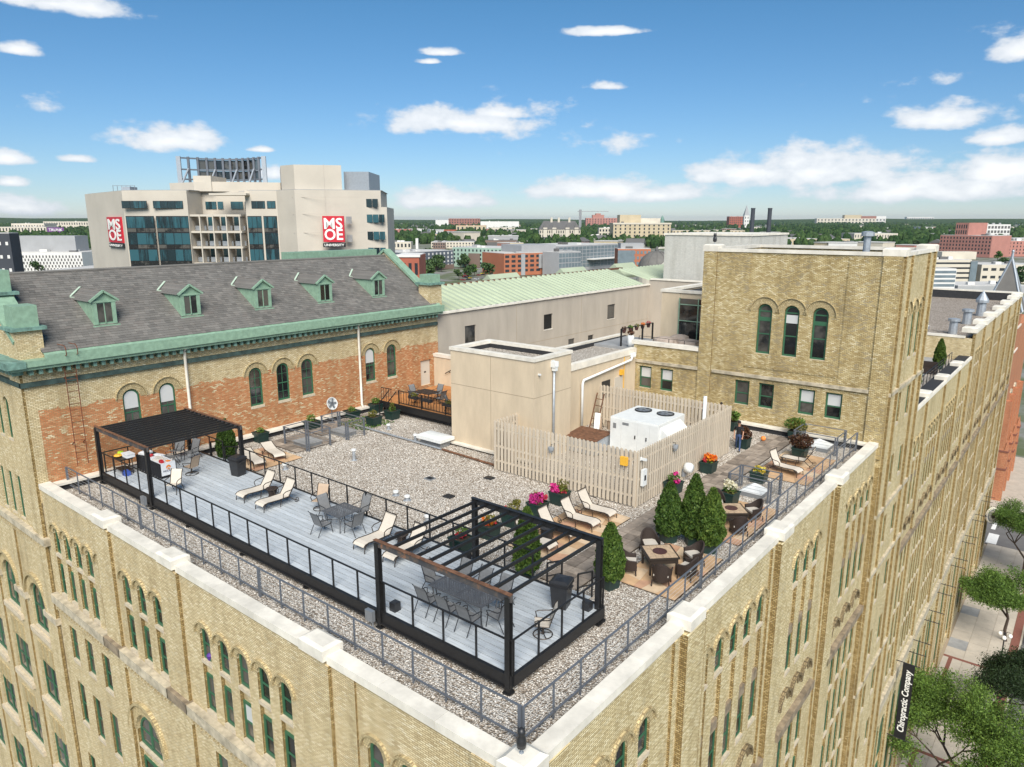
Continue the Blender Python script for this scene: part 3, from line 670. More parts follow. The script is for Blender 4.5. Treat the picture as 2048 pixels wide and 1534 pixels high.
# cornice, gutter and dentils along the terrace side
gut = obj('gutter', MB().box(-29.0, -28.22, -1.9, 26.4, 6.32, 6.60).box(-29.0, -28.34, -1.8, 26.35, 6.16, 6.32).box(-28.32, -28.22, -.35, 26.4, 6.60, 6.80).mesh('gutter', 'copper_green'), wing, world=True)
corbels(wing, EO, EA, .2, 27.4, 5.9, 6.17, .40, .40, 'patina', .42, 'dentils')
obj('gutter_lining', MB().add([(-28.32, -.3, 6.7), (-28.32, 26.3, 6.7), (-28.72, 26.3, 6.93), (-28.72, -.3, 6.93)], [(0, 1, 2, 3)]).mesh('gutter_lining', 'copper_green'), wing, world=True)
# slates
EX, EZ, RX, RZ_ = -28.6, 6.86, -34.2, 10.26
rf = obj('roof', MB().add([(EX - .1, -.3, EZ - .02), (EX - .1, 26, EZ - .02), (RX, 26, RZ_ - .05), (RX, -.3, RZ_ - .05), (-39.8, -.3, EZ), (-39.8, 26, EZ)], [(0, 1, 2, 3), (3, 2, 5, 4)]).mesh('roof', 'patina_dark'), wing, world=True)
pm('slate', (1, 1, 1), .75, var=.16, vs=.5, cols=[(.115, .107, .096), (.14, .13, .116), (.158, .146, .13), (.148, .138, .124), (.195, .18, .16), (.155, .138, .122)])
sv = []; sf = []; sl = Vector((RX - EX, 0, RZ_ - EZ)); ln = sl.length; sl /= ln; nr = Vector((-sl.z, 0, sl.x)) * -1
if nr.z < 0: nr = -nr
nc = int(ln / .2)
rr = random.Random(3)
for i in range(nc + 1):
    y = -.3 - rr.random() * .2
    while y < 25.95:
        w = rr.choice((.24, .28, .32)); j = rr.uniform(-.012, .012); h = rr.uniform(.0, .008)
        a = max(y, -.3); b_ = min(y + w - .008, 25.95)
        if b_ > a:
            p0 = Vector((EX, 0, EZ)) + sl * (i * .2 + j); p1 = Vector((EX, 0, EZ)) + sl * min(i * .2 + .24, ln)
            n = len(sv)
            for yy in (a, b_): sv += [p0 + nr * (.004) + Vector((0, yy, 0)), p0 + nr * (.026 + h) + Vector((0, yy, 0)), p1 + nr * (.012) + Vector((0, yy, 0))]
            sf += [(n + 1, n + 4, n + 5, n + 2), (n, n + 3, n + 4, n + 1), (n, n + 1, n + 2, n + 2)[:3], (n + 3, n + 5, n + 4)]
        y += w
me = bpy.data.meshes.new('slates'); me.from_pydata([tuple(v) for v in sv], [], sf); me.materials.append(MATS['slate']); me.update()
o = obj('slates', me, rf, world=True); o['kind'] = 'stuff'
obj('ridge_cap', MB().tube([(RX, -.3, RZ_ + .02), (RX, 26, RZ_ + .02)], .09, 6).mesh('ridge_cap', 'slate'), rf, world=True)
# gable parapets with copper coping, corner piers with copper tops
def gable(y0, y1, dz):
    m = MB(); m.uprism([(-28.95, 6), (-28.95, 7.15 + dz), (RX, RZ_ + .35 + dz), (-39.5, 7.15 + dz), (-39.5, 6)], y0, y1)
    obj('gable_wall', m.mesh('gable_wall', 'cream_brick'), wing, world=True)
    for s_ in (1, -1):
        a = Vector((RX, 0, RZ_ + .45 + dz)); b_ = Vector((RX + s_ * 5.1, 0, 7.3 + dz))
        obj('gable_coping', MB().bar((a.x, (y0 + y1) / 2, a.z), (b_.x, (y0 + y1) / 2, b_.z), y1 - y0 + .25, .18).mesh('gable_coping', 'copper_green'), wing, world=True)
gable(25.95, 26.35, 0)
gable(-1.19, -.32, .1)
for x0, x1, y0, y1, zt, zc in ((-30.15, -28.88, -1.25, -.12, 7.95, 9.1), (-29.9, -28.7, 25.4, 26.6, 8.3, 9.05), (-33.2, -31.9, -1.25, -.14, 9.4, 10.6)):
    cube('pier', 'cream_brick', wing, x0, x1, y0, y1, 6.2, zt, True)
    cube('pier_cornice', 'patina', wing, x0 - .18, x1 + .18, y0 - .18, y1 + .18, zt, zt + .16, True)
    m = MB().box(x0 + .06, x1 - .06, y0 + .06, y1 - .06, zt + .16, zc).mesh('pier_cap', 'copper_green')
    obj('pier_cap', m, wing, world=True)
# dormers
pm('pale_copper', (.45, .55, .43), .7, var=.2)
def dormer(y):
    f = -30.0
    d = obj('dormer', MB().add([(f, y - .58, 7.7), (f, y + .58, 7.7), (f, y + .58, 9.0), (f, y, 9.42), (f, y - .58, 9.0), (f - 2.1, y - .58, 9.0), (f - 2.1, y + .58, 9.0), (f - 2.75, y, 9.42)],
                             [(0, 1, 2, 3, 4), (0, 4, 5), (1, 6, 2), (4, 3, 7, 5), (2, 6, 7, 3)]).mesh('dormer', 'copper_green'), rf, world=True)
    # slated cheeks of the little roof
    m = MB()
    for s_ in (-1, 1):
        for k in range(7):
            a0 = k / 7; a1 = (k + 1) / 7 + .02
            P = lambda a, xx: (xx, y + s_ * (.70 * (1 - a)), 8.93 + .52 * a)
            m.add([P(a0, f + .12), P(a1, f + .12), P(a1, f - 2.2 - .62 * a1), P(a0, f - 2.2 - .62 * a0)], [(0, 1, 2, 3)])
    obj('dormer_slates', m.mesh('dormer_slates', 'slate'), d, world=True)
    for s_ in (-1, 1): obj('barge_board', MB().bar((f + .1, y + s_ * .72, 8.93), (f + .1, y, 9.45), .12, .10).mesh('barge_board', 'copper_green'), d, world=True)
    obj('dormer_trim', MB().box(f, f + .08, y - .62, y + .62, 8.86, 8.97).box(f, f + .06, y - .56, y - .36, 7.74, 8.86).box(f, f + .06, y + .36, y + .56, 7.74, 8.86).box(f, f + .16, y - .66, y + .66, 7.62, 7.70).mesh('dormer_trim', 'copper_green'), d, world=True)
    for s_ in (-1, 1): cube('pane', 'pane_dark', d, f + .006, f + .03, y + (.02 if s_ > 0 else -.35), y + (.35 if s_ > 0 else -.02), 7.86, 8.8, True)
    cube('mullion', 'copper_green', d, f + .0, f + .05, y - .025, y + .025, 7.8, 8.85, True)
    obj('ridge_flashing', MB().bar((f - 2.78, y + .02, 9.50), (f - 2.2, y - .74, 9.07), .11, .03).bar((f - 2.3, y - .9, 9.06), (f - 2.1, y - .55, 9.03), .1, .03).mesh('ridge_flashing', 'pale_copper'), d, world=True)
for k in range(5): dormer(3.2 + 4.59 * k)
obj('monitor', MB().box(-36.2, -35.2, 18, 26, 9.5, 10.75).mesh('monitor', 'copper_green'), rf, world=True)
# downpipes and ladder
for y, zb in ((6.55, .3), (18.6, .3)):
    obj('downpipe', MB().tube([(-28.4, y, 6.3), (-28.72, y, 6.0), (-28.72, y, zb + .3), (-28.5, y, zb)], .085, 8).mesh('downpipe', 'coping_white', True), wing, world=True)
lad = thing('wall_ladder', 'rusty iron ladder climbing the brick wall to the green gutter', 'ladder', (-28.6, .75, 1.0))
for y in (.5, 1.0): obj('stile', MB().tube([(-28.55, y, 1.05), (-28.55, y, 6.6), (-28.05, y, 6.7), (-28.05, y, 7.0), (-28.2, y, 7.15), (-28.6, y - .15, 7.2)], .022, 5).mesh('stile', 'rust'), lad, world=True)
for k in range(17): obj('rung', MB().tube([(-28.55, .5, 1.4 + k * .31), (-28.55, 1.0, 1.4 + k * .31)], .013, 4).mesh('rung', 'rust'), lad, world=True)
for z in (5.6, 2.3):
    for y in (.5, 1.0): beam('bracket', 'rust', lad, (-28.88, y, z - .2), (-28.55, y, z), .04, world=True)

# ---------------------------------------------------------------- tower
tw = thing('brick_tower', 'tall square cream brick tower with three arched windows above the terrace', 'building', (-4.4, 36.5, GZ))
TO = (-10.2, 31.8); TU = lambda x: x + 10.2
T3 = (-6.05, -4.42, -2.75); TR = (-7.16, -5.6, -3.13, -1.57)
ops = [(TU(x) - .46, TU(x) + .46, 4.85, 7.98, True) for x in T3] + [(TU(x) - .48, TU(x) + .48, 1.42, 3.02, False) for x in TR]
obj('wall', wall_mesh('wall', 'tower_brick', 11.5, -1, 11.08, ops, .2, 14), tw, (*TO, 0), 0, world=True)
cube('wall', 'shaded_side_brick', tw, .98, 1.295, 31.81, 32.1, GZ, -1.0, True)
for x in T3: add_window(tw, TO, 0, .2, TU(x), 4.88, 7.95, .86, True, 'tower'); add_arch(tw, TO, 0, TU(x), 7.98 - .46, .47, .86, .05, .045)
for i, x in enumerate(TR): add_window(tw, TO, 0, .2, TU(x), 1.44, 3.0, .92, False, 'plain', blind=1 if i > 1 else 0)
cube('blind', 'pane_blind', tw, -4.76, -4.08, 31.93, 31.945, 6.9, 7.4, True)
QO = (1.3, 31.8); QU = lambda y: y - 31.8
ops = [(QU(y) - .42, QU(y) + .42, 4.85, 8.0, True) for y in (34.5, 36.25, 37.95)]
for y in (35.0, 37.6): ops += [(QU(y) - .42, QU(y) + .42, z, z + 1.9, False) for z in (1.0, -2.9, -6.9, -10.9, -14.9, -18.9, -22.9)]
obj('wall', wall_mesh('wall', 'pale_brick', 9.3, GZ, 11.08, ops, .16, 12, side_mat='shaded_side_brick'), tw, (*QO, 0), RA, world=True)
for y in (34.5, 36.25, 37.95): add_window(tw, QO, RA, .16, QU(y), 4.88, 7.97, .82, True, 'tower'); add_arch(tw, QO, RA, QU(y), 8.0 - .42, .43, .80, .06, .05)
for y in (35.0, 37.6):
    for z in (1.0, -2.9, -6.9, -10.9, -14.9, -18.9, -22.9): add_window(tw, QO, RA, .16, QU(y), z + .02, z + 1.88, .82)
for u in (.25, 2.05, 6.9, 8.7): strip('pilaster', 'pale_brick', tw, QO, RA, u - .14, u + .14, GZ, 11.06, .14)
for z in (3.2, -4.2, -8.2, -16.2): strip('string_course', 'stone', tw, QO, RA, .1, 9.2, z, z + .22, .14)
for a, b_, o_ in ((-10.2, -9.3, .09), (-9.3, -7.12, .03), (-1.47, .3, .03), (.3, 1.29, .10)): strip('pilaster', 'tower_brick', tw, TO, 0, TU(a), TU(b_) - .01, -.5 if o_ > .05 else 3.62, 11.07, o_)
strip('string_course', 'stone', tw, TO, 0, TU(-9.2), TU(.28), 3.3, 3.5, .13)
corbels(tw, TO, 0, TU(-7.1), TU(-1.5), 3.95, 4.08, .05, .16, 'tower_brick', .5, 'dentil_row')
obj('wall', MB().box(-10.19, 1.28, 40.8, 41.1, GZ, 11.08).box(-10.19, -9.9, 31.9, 40.8, 4, 11.08).mesh('wall', 'tower_brick'), tw, world=True)
cube('roof', 'membrane', tw, -10, 1.1, 32, 40.9, 10.4, 10.6, True)
coping(tw, TO, 0, .9, TU(.3), 11.26, .2, .4, .08, 3.1); coping(tw, QO, RA, .5, 8.4, 11.26, .2, .4, .08, 2.6)
cube('coping_stone', 'coping_white', tw, -10.2, 1.3, 40.7, 41.15, 11.06, 11.26, True); cube('coping_stone', 'coping_white', tw, -10.28, -9.85, 32.7, 40.6, 11.06, 11.27, True)
for a, b_ in ((-10.28, -9.28), (.22, 1.4)): cap(tw, TO, 0, TU(a), TU(b_), 11.5, .44, 1.0, .1)
cap(tw, QO, RA, 8.35, 9.4, 11.5, .44, 1.0, .1)
obj('vent_pipe', MB().lathe([(.2, 0), (.2, 1.5), (.36, 1.5), (.36, 1.72), (.15, 1.78)], 12, (-1.0, 33.3, 10.6)).mesh('vent_pipe', 'zinc', False), tw, world=True)
# owl decoys stand on the copings
def owl(loc, label, rz=0):
    o = thing('owl_decoy', label, 'decoy', loc, rz, 'owl decoys on the copings')
    obj('body', MB().lathe([(.05, .12), (.11, .16), (.125, .28), (.11, .40), (.075, .47), (.10, .53), (.095, .60), (.05, .66), (0, .67)], 12).mesh('body', 'black_plastic', True), o)
    for s_ in (-1, 1): obj('ear_tuft', MB().add([(s_ * .03, -.03, .63), (s_ * .09, -.02, .63), (s_ * .07, .03, .63), (s_ * .085, -.01, .74)], [(0, 1, 3), (1, 2, 3), (2, 0, 3)]).mesh('ear_tuft', 'black_plastic'), o)
    obj('stem', MB().lathe([(.06, 0), (.06, .015), (.012, .03), (.012, .14)], 10).mesh('stem', 'zinc'), o)
owl((.80, -.95, .76), 'black owl decoy on the corner coping stone nearest the camera', .5)
owl((-9.75, 32.2, 11.5), 'black owl decoy on the left corner of the tower coping')

# ---------------------------------------------------------------- annex left of the tower
ax = thing('brick_annex', 'low cream brick annex with white coping and a private upper terrace', 'building', (-12.6, 34, GZ))
AO = (-15.1, 31.83); AU = lambda x: x + 15.1
ops = [(AU(x) - .48, AU(x) + .48, 1.5, 3.06, False) for x in (-14.13, -12.5)]
obj('wall', wall_mesh('wall', 'tower_brick', 4.9, -1, 4.56, ops, .2), ax, (*AO, 0), 0, world=True)
for x in (-14.13, -12.5): add_window(ax, AO, 0, .2, AU(x), 1.52, 3.04, .92, False, 'plain', blind=1)
strip('string_course', 'stone', ax, AO, 0, .02, 4.88, 3.3, 3.5, .12); coping(ax, AO, 0, -.15, 4.86, 4.8, .25, .45, .09, 2.5)
cube('terrace_floor', 'concrete_grey', ax, -19, -10.2, 32.3, 37.0, 3.9, 4.1, True)
# glazed house on the annex roof
gh = thing('terrace_house', 'tan stucco penthouse with tall black glazed corner behind the annex terrace', 'building', (-13, 40, 4))
cube('wall', 'stucco_tan', gh, -15.8, -14.3, 37.0, 37.3, 3.9, 7.75, True); cube('wall', 'stucco_tan', gh, -15.8, -15.5, 37.31, 59, 3.9, 7.74, True)
cube('wall', 'stucco_tan', gh, -14.29, -10.2, 37.02, 37.3, 7.35, 7.74, True); cube('coping_stone', 'coping_white', gh, -15.9, -10.2, 36.93, 37.4, 7.75, 7.95, True); cube('coping_stone', 'coping_white', gh, -15.92, -15.4, 37.41, 58, 7.75, 7.94, True)
cube('roof', 'membrane', gh, -15.5, -10.2, 37.4, 58, 7.4, 7.6, True)
for i in range(3):
    for z0, z1 in ((4.12, 5.7), (5.76, 6.9), (6.95, 7.35)): cube('glass_pane', 'pane_dark', gh, -14.26 + i * 1.5, -12.8 + i * 1.5, 36.9, 36.95, z0, z1, True)
    cube('mullion', 'copper_green', gh, -14.3 + i * 1.5, -14.24 + i * 1.5, 36.84, 37.0, 4.1, 7.4, True)
for z in (5.7, 6.9): cube('transom', 'copper_green', gh, -14.3, -10.2, 36.85, 36.99, z, z + .06, True)
# ---------------------------------------------------------------- stucco buildings
sb = thing('stucco_hall', 'long grey stucco building with pale green corrugated roof behind the terrace', 'building', (-33, 43, GZ))
HO = (-29.0, 26.4); HU = lambda y: y - 26.4
hw = [(29.45, 30.75, 3.37, 4.77), (39.95, 41.3, 3.25, 4.64), (50.8, 52.3, 3.1, 4.56), (43.9, 44.95, .4, 1.9), (47.3, 48.3, .3, 1.85)]
ops = [(HU(a), HU(b_), c, d, False) for a, b_, c, d in hw]
obj('wall', wall_mesh('wall', 'stucco_grey', 33, -2, 6.0, ops, .18), sb, (*HO, 0), RA, world=True)
for a, b_, c, d in hw:
    w_ = cube('window', 'frame_dark', sb, -29.17, -29.1, a + .02, b_ - .02, c + .02, d - .02, True); cube('pane', 'pane_dark', sb, -29.1, -29.09, a + .08, b_ - .08, c + .08, d - .08, True)
    cube('sill', 'coping_white', sb, -29.1, -28.97, a - .03, b_ + .03, c - .06, c, True)
for y in (36, 46, 55): cube('joint_line', 'joint', sb, -29.0, -28.994, y, y + .03, -1, 5.9, True)
cube('joint_line', 'joint', sb, -29.0, -28.994, 26.4, 59.3, 2.3, 2.33, True)
cube('wall', 'stucco_grey', sb, -29, -12, 59.3, 59.6, -1, 6.6, True); cube('coping_stone', 'coping_white', sb, -28.8, -12, 59.2, 59.7, 6.6, 6.75, True)
wn = cube('window', 'frame_dark', sb, -25.6, -24.3, 59.22, 59.3, 3.4, 5.0, True)
cube('coping_stone', 'coping_white', sb, -29.15, -28.85, 26.4, 59.3, 6.0, 6.16, True)
pm('roof_green', (.40, .45, .315), .6, var=.10, vs=.4)
def corr_roof(y0, y1, x0, z0, x1, z1, step=.8):
    m = MB(); n = int((y1 - y0) / step); prof = ((0, 0), (.35, 0), (.45, .13), (.85, .13), (.95, 0))
    ys = [(y0 + (i + a) * step, h) for i in range(n) for a, h in prof]
    for (ya, ha), (yb, hb) in zip(ys, ys[1:]): m.add([(x0, ya, z0 + ha), (x0, yb, z0 + hb), (x1, yb, z1 + hb), (x1, ya, z1 + ha)], [(0, 1, 2, 3)])
    return obj('roof_sheet', m.mesh('roof_sheet', 'roof_green'), sb, world=True)
corr_roof(26.7, 59.2, -29.2, 6.05, -34.0, 7.5)
corr_roof(60.2, 76, -27.5, 5.95, -33.6, 7.45)
for y in (40, 52, 63): obj('monitor', MB().uprism([(-37.5, 6.5), (-34.2, 6.5), (-35.8, 7.9)], y, y + 4.5).mesh('monitor', 'roof_green'), sb, world=True)
obj('ridge_cap', MB().bar((-34.2, 26.7, 7.52), (-34.2, 62, 7.5), .5, .18).mesh('ridge_cap', 'rusty_steel'), sb, world=True)
obj('skylight_frame', MB().bar((-30.5, 76.5, 6.8), (-33.6, 76.5, 9.6), .25).bar((-33.6, 76.5, 9.6), (-36.8, 76.5, 6.8), .25).bar((-32, 76.5, 8.2), (-35.2, 76.5, 8.2), .2).bar((-33.6, 76.5, 9.6), (-33.6, 70, 9.6), .2).mesh('skylight_frame', 'coping_white'), sb, world=True)
wp = thing('white_penthouse', 'pale painted brick stair tower rising behind the tall brick tower', 'building', (-23, 66, GZ))
cube('wall', 'white_brick', wp, -28.3, -18.6, 61.2, 72, 0, 11.4, True); cube('coping_stone', 'coping_white', wp, -28.4, -18.5, 61.1, 72.1, 11.4, 11.6, True)
bxh = thing('stucco_lift_house', 'tan stucco lift house with gravel roof standing on the terrace', 'building', (-15.9, 19, 0))
x0, x1, y0, y1 = -18.95, -12.85, 17.35, 20.8
obj('wall', MB().box(x0, x1, y0, y1, -.2, 5.4).mesh('wall', 'stucco_tan'), bxh, world=True)
obj('parapet', MB().box(x0, x1, y0, y0 + .3, 5.4, 5.68).box(x0, x1, y1 - .3, y1, 5.4, 5.68).box(x0, x0 + .3, y0 + .3, y1 - .3, 5.4, 5.68).box(x1 - .3, x1, y0 + .3, y1 - .3, 5.4, 5.68).mesh('parapet', 'stucco_tan'), bxh, world=True)
for n_, a in enumerate(((x0 - .06, x1 + .06, y0 - .06, y0 + .36), (x0 - .06, x1 + .06, y1 - .36, y1 + .06), (x0 - .06, x0 + .36, y0 + .36, y1 - .36), (x1 - .36, x1 + .06, y0 + .36, y1 - .36))): cube('coping_stone', 'coping_white', bxh, *a, 5.68, 5.86 - .002 * (n_ // 2), True)
for a in ((x0 + .3, x1 - .3, y1 - .34, y1 - .3), (x0 + .3, x1 - .3, y0 + .3, y0 + .34), (x0 + .3, x0 + .34, y0 + .34, y1 - .34), (x1 - .34, x1 - .3, y0 + .34, y1 - .34)): cube('flashing', 'membrane', bxh, *a, 5.4, 5.67, True)
cube('roof', 'gravel', bxh, x0 + .34, x1 - .34, y0 + .34, y1 - .34, 5.38, 5.42, True)
cube('joint_line', 'joint', bxh, x0, x1 + .004, y0 - .004, y0, 3.68, 3.71, True); cube('joint_line', 'joint', bxh, x1, x1 + .005, y0, y1, 3.68, 3.71, True); cube('joint_line', 'joint', bxh, -15.9, -15.87, y0 - .005, y0, 0, 5.6, True)
cube('base_ledge', 'coping_white', bxh, x0 - .05, x1, y0 - .3, y0, .12, .22, True)
hd = obj('scupper', MB().box(x1, x1 + .3, 18.85, 19.15, 5.18, 5.25).box(x1, x1 + .03, 18.85, 19.15, 5.25, 5.55).box(x1, x1 + .3, 18.83, 18.86, 5.18, 5.5).box(x1, x1 + .3, 19.14, 19.17, 5.18, 5.5).box(x1 + .05, x1 + .28, 18.88, 19.12, 4.98, 5.18).mesh('scupper', 'white_metal'), bxh, world=True)
obj('downpipe', MB().tube([(x1 + .12, 19, 5.05), (x1 + .12, 19, .2)], .07, 8).mesh('downpipe', 'zinc', True), bxh, world=True)
obj('camera_dome', MB().box(x1, x1 + .16, 17.68, 17.78, 4.92, 5.0).mesh('camera_dome', 'white_metal'), bxh, world=True)
lb = thing('stucco_annex', 'low tan stucco building with doors and a white rain pipe beside the tower', 'building', (-17, 27, GZ))
obj('wall', MB().box(-19, -14.9, 21.2, 31.79, -.3, 3.9).box(-28.88, -19.01, 25.8, 26.15, -.3, 2.9).mesh('wall', 'stucco_tan'), lb, world=True)
cube('roof', 'gravel', lb, -18.7, -15.2, 21.5, 36, 3.88, 3.92, True); cube('roof', 'gravel', lb, -28.8, -19.05, 26.2, 59.2, -.9, -.4, True); cube('wall', 'stucco_tan', lb, -19.3, -19.0, 31.8, 37, -.3, 2.9, True)
for a in ((-15.25, -14.83, 21.2, 31.75, 3.9, 4.3), (-19, -15.26, 21.2, 21.6, 3.9, 4.298), (-19.4, -19.0, 21.65, 37, 3.9, 4.25), (-28.88, -19.41, 25.74, 26.2, 2.9, 3.14)): cube('coping_stone', 'coping_white', lb, *a, True)
cube('flashing', 'membrane', lb, -18.9, -18.7, 21.6, 37, 3.9, 4.15, True); cube('flashing', 'membrane', lb, -15.3, -15.26, 21.6, 31.7, 3.9, 4.2, True)
dr = cube('door', 'msoe_concrete', lb, -14.9, -14.85, 29.0, 29.95, .05, 2.6, True); cube('handle', 'black_steel', dr, .5, .9, .35, .42, -.05, 0)
wn = cube('window', 'frame_dark', lb, -14.9, -14.86, 27.4, 28.4, 1.4, 2.6, True)
cube('alarm_box', 'bright_yellow', lb, -14.9, -14.7, 29.6, 29.9, 2.7, 3.05, True)
obj('conduit', MB().tube([(-14.87, 30.2, .1), (-14.87, 30.2, 3.9)], .025, 5).mesh('conduit', 'bright_yellow'), lb, world=True)
obj('rain_pipe', MB().tube([(-14.75, 31.1, 3.9), (-14.75, 30.9, 3.55), (-14.75, 25.0, 3.12), (-14.75, 24.9, 2.9), (-14.75, 24.9, .1)], .085, 8).mesh('rain_pipe', 'white_metal', True), lb, world=True)
obj('scupper', MB().box(-14.9, -14.6, 31.0, 31.3, 3.75, 3.82).box(-14.9, -14.6, 30.98, 31.01, 3.75, 4.05).box(-14.9, -14.6, 31.28, 31.31, 3.75, 4.05).mesh('scupper', 'white_metal'), lb, world=True)
# ---------------------------------------------------------------- street wings beyond the tower
tb = thing('terrace_wing', 'brick street wing with a lower roof terrace just beyond the tower', 'building', (-5, 54, GZ))
NU = lambda y: y - 41.1
right_bays(tb, (1.05, 41.1), RA, NU, [(44.0, 3, 1.3), (50.2, 5, 1.1), (57.8, 5, 1.1), (64.2, 3, 1.2)], 'pale_brick', -2.3, 26, .24)
for y in (46.6, 54, 61.2): strip('pilaster', 'pale_brick', tb, (1.05, 41.1), RA, NU(y) - .5, NU(y) + .5, GZ, .23, .15); cap(tb, (1.05, 41.1), RA, NU(y) - .6, NU(y) + .6, .80, .35, .75, .18)
cube('parapet_top', 'membrane', tb, .1, 1.03, 41.2, 67, .1, .45, True); cube('coping_stone', 'coping_white', tb, 1.03, 1.2, 41.15, 67, .22, .46, True)
cube('roof', 'concrete_grey', tb, -12, .1, 41.2, 67, -.4, -.05, True); cube('gravel_strip', 'gravel', tb, -1.1, .08, 41.2, 67, -.045, -.03, True)
fw = thing('far_wing', 'farthest brick street wing with stepped white coping and gravel roof', 'building', (-6, 88, GZ))
VU = lambda y: y - 67.1
right_bays(fw, (1.05, 67.1), RA, VU, [(70.9, 5, 1.15), (78.6, 5, 1.15), (86.3, 5, 1.15), (94, 5, 1.15), (101.6, 5, 1.15), (108.6, 3, 1.15)], 'cream_brick', .4, 44, 2.5)
for i, y in enumerate((67.7, 74.7, 82.4, 90.1, 97.8, 105.4, 110.4)):
    strip('pilaster', 'cream_brick', fw, (1.05, 67.1), RA, max(VU(y) - .6, .0), VU(y) + .6, GZ, 2.49, .2); cap(fw, (1.05, 67.1), RA, max(VU(y) - .7, -.05), VU(y) + .7, 3.15, .5, 1.0, .28)
coping(fw, (1.05, 67.1), RA, .7, 43, 2.78, .3, .5, .1, 3.6)
cube('wall', 'cream_brick', fw, -16, 1.04, 67.1, 67.5, -1, 2.1, True); cube('coping_stone', 'coping_white', fw, -16, .4, 67.05, 67.55, 2.1, 2.3, True)
cube('roof', 'far_gravel', fw, -30, .55, 67.5, 111, 1.6, 1.9, True); cube('wall', 'cream_brick', fw, -30, 1.04, 110.8, 111.1, GZ, 2.5, True); cube('parapet', 'membrane', fw, -30, .6, 110.4, 110.79, 1.8, 3.0, True); cube('coping_stone', 'coping_white', fw, -30, 1.1, 110.35, 111.2, 3.0, 3.2, True)
for i, (x, y, h, r) in enumerate([(-1.2, 71, 1.6, .4), (-1.2, 80, 1.7, .45), (-1.0, 89, 2.0, .5)]):
    o = thing('roof_vent', ['short zinc roof vent nearest the far terrace wall', 'wide zinc roof vent in the middle of the far gravel roof', 'zinc roof vent with a pointed cap near the far parapet'][i], 'vent', (x, y, 1.9))
    obj('pipe', MB().lathe([(r, 0), (r * .9, h * .8)], 10).mesh('pipe', 'zinc'), o); obj('cap', MB().lathe([(r * 1.35, h * .8), (r * 1.35, h * .95), (0.02, h * (1.5 if i == 2 else 1.0))], 10).mesh('cap', 'zinc'), o)
for i, (x, y, sx_, sy_) in enumerate([(-4.5, 72.5, 1.6, 2.2), (-7.5, 88, 1.2, 1.4)]):
    o = thing('roof_skylight', ['white domed skylight low on the far gravel roof', 'small square roof hatch on the far gravel roof'][i], 'skylight', (x, y, 1.9))
    obj('curb', MB().box(-sx_ / 2, sx_ / 2, -sy_ / 2, sy_ / 2, 0, .3).mesh('curb', 'zinc'), o)
    obj('dome', MB().add([(-sx_ / 2, -sy_ / 2, .3), (sx_ / 2, -sy_ / 2, .3), (sx_ / 2, sy_ / 2, .3), (-sx_ / 2, sy_ / 2, .3), (-sx_ / 4, -sy_ / 4, .6), (sx_ / 4, -sy_ / 4, .6), (sx_ / 4, sy_ / 4, .6), (-sx_ / 4, sy_ / 4, .6)], [(0, 1, 5, 4), (1, 2, 6, 5), (2, 3, 7, 6), (3, 0, 4, 7), (4, 5, 6, 7)]).mesh('dome', 'white_metal'), o)
ORD = ['first', 'second', 'third', 'fourth', 'fifth', 'sixth', 'seventh', 'eighth', 'ninth', 'tenth', 'eleventh', 'twelfth', 'thirteenth', 'fourteenth']
for i_, y in enumerate((52, 58.5, 65, 72.5, 80, 88, 96)):
    for k in (0, 2.2): 
        o = thing('banner_bracket', ORD[i_ * 2 + (k > 0)] + ' black iron banner bracket beyond the black banner on the street front', 'bracket', (1.1, y + k, -23), 0, 'banner brackets on the street front'); obj('arm', MB().tube([(0, 0, 0), (1.5, 0, 0)], .04, 5).mesh('arm', 'black_steel'), o); obj('plate', MB().box(-.05, .03, -.1, .1, -.15, .15).mesh('plate', 'black_steel'), o)
# ---------------------------------------------------------------- deck with railings and pergolas
DZ = .55; DX0, DX1, DY0, DY1 = -28.0, -1.42, 1.42, 6.25
dk = thing('timber_deck', 'long raised deck of pale grey boards on black steel beams', 'deck', (-14, 3.8, 0))
nb = 18; bw = (DY1 - DY0 - .1) / nb
for i in range(nb):
    y = DY0 + .05 + i * bw
    cube('board', 'deck_board', dk, DX0 + .05, DX1 - .05, y + .017, y + bw - .017, DZ - .04, DZ, True)
for y in (DY0, DY1): cube('edge_beam', 'black_steel', dk, DX0, DX1, y - .07, y + .045, .20, DZ + .02, True); cube('beam_flange', 'black_steel', dk, DX0, DX1, y - .13, y + .07, .16, .20, True)
for x in (DX0, DX1): cube('edge_beam', 'black_steel', dk, x - .05, x + .05, DY0 + .05, DY1 - .05, .20, DZ + .018, True)
cube('under_frame', 'black_steel', dk, DX0 + .2, DX1 - .2, DY0 + .2, DY1 - .2, .25, DZ - .16, True)
for x in (-27.9, -23.9, -19.5, -15.2, -11, -6.9, -1.5):
    for y in (DY0, DY1): obj('foot', MB().lathe([(.14, 0), (.14, .05), (.07, .06), (.07, .18)], 8, (x, y, 0)).mesh('foot', 'black_steel'), dk, world=True)
dr_ = thing('deck_railing', 'black steel railing with slim posts around the grey deck', 'railing', (-14, 3.8, DZ))
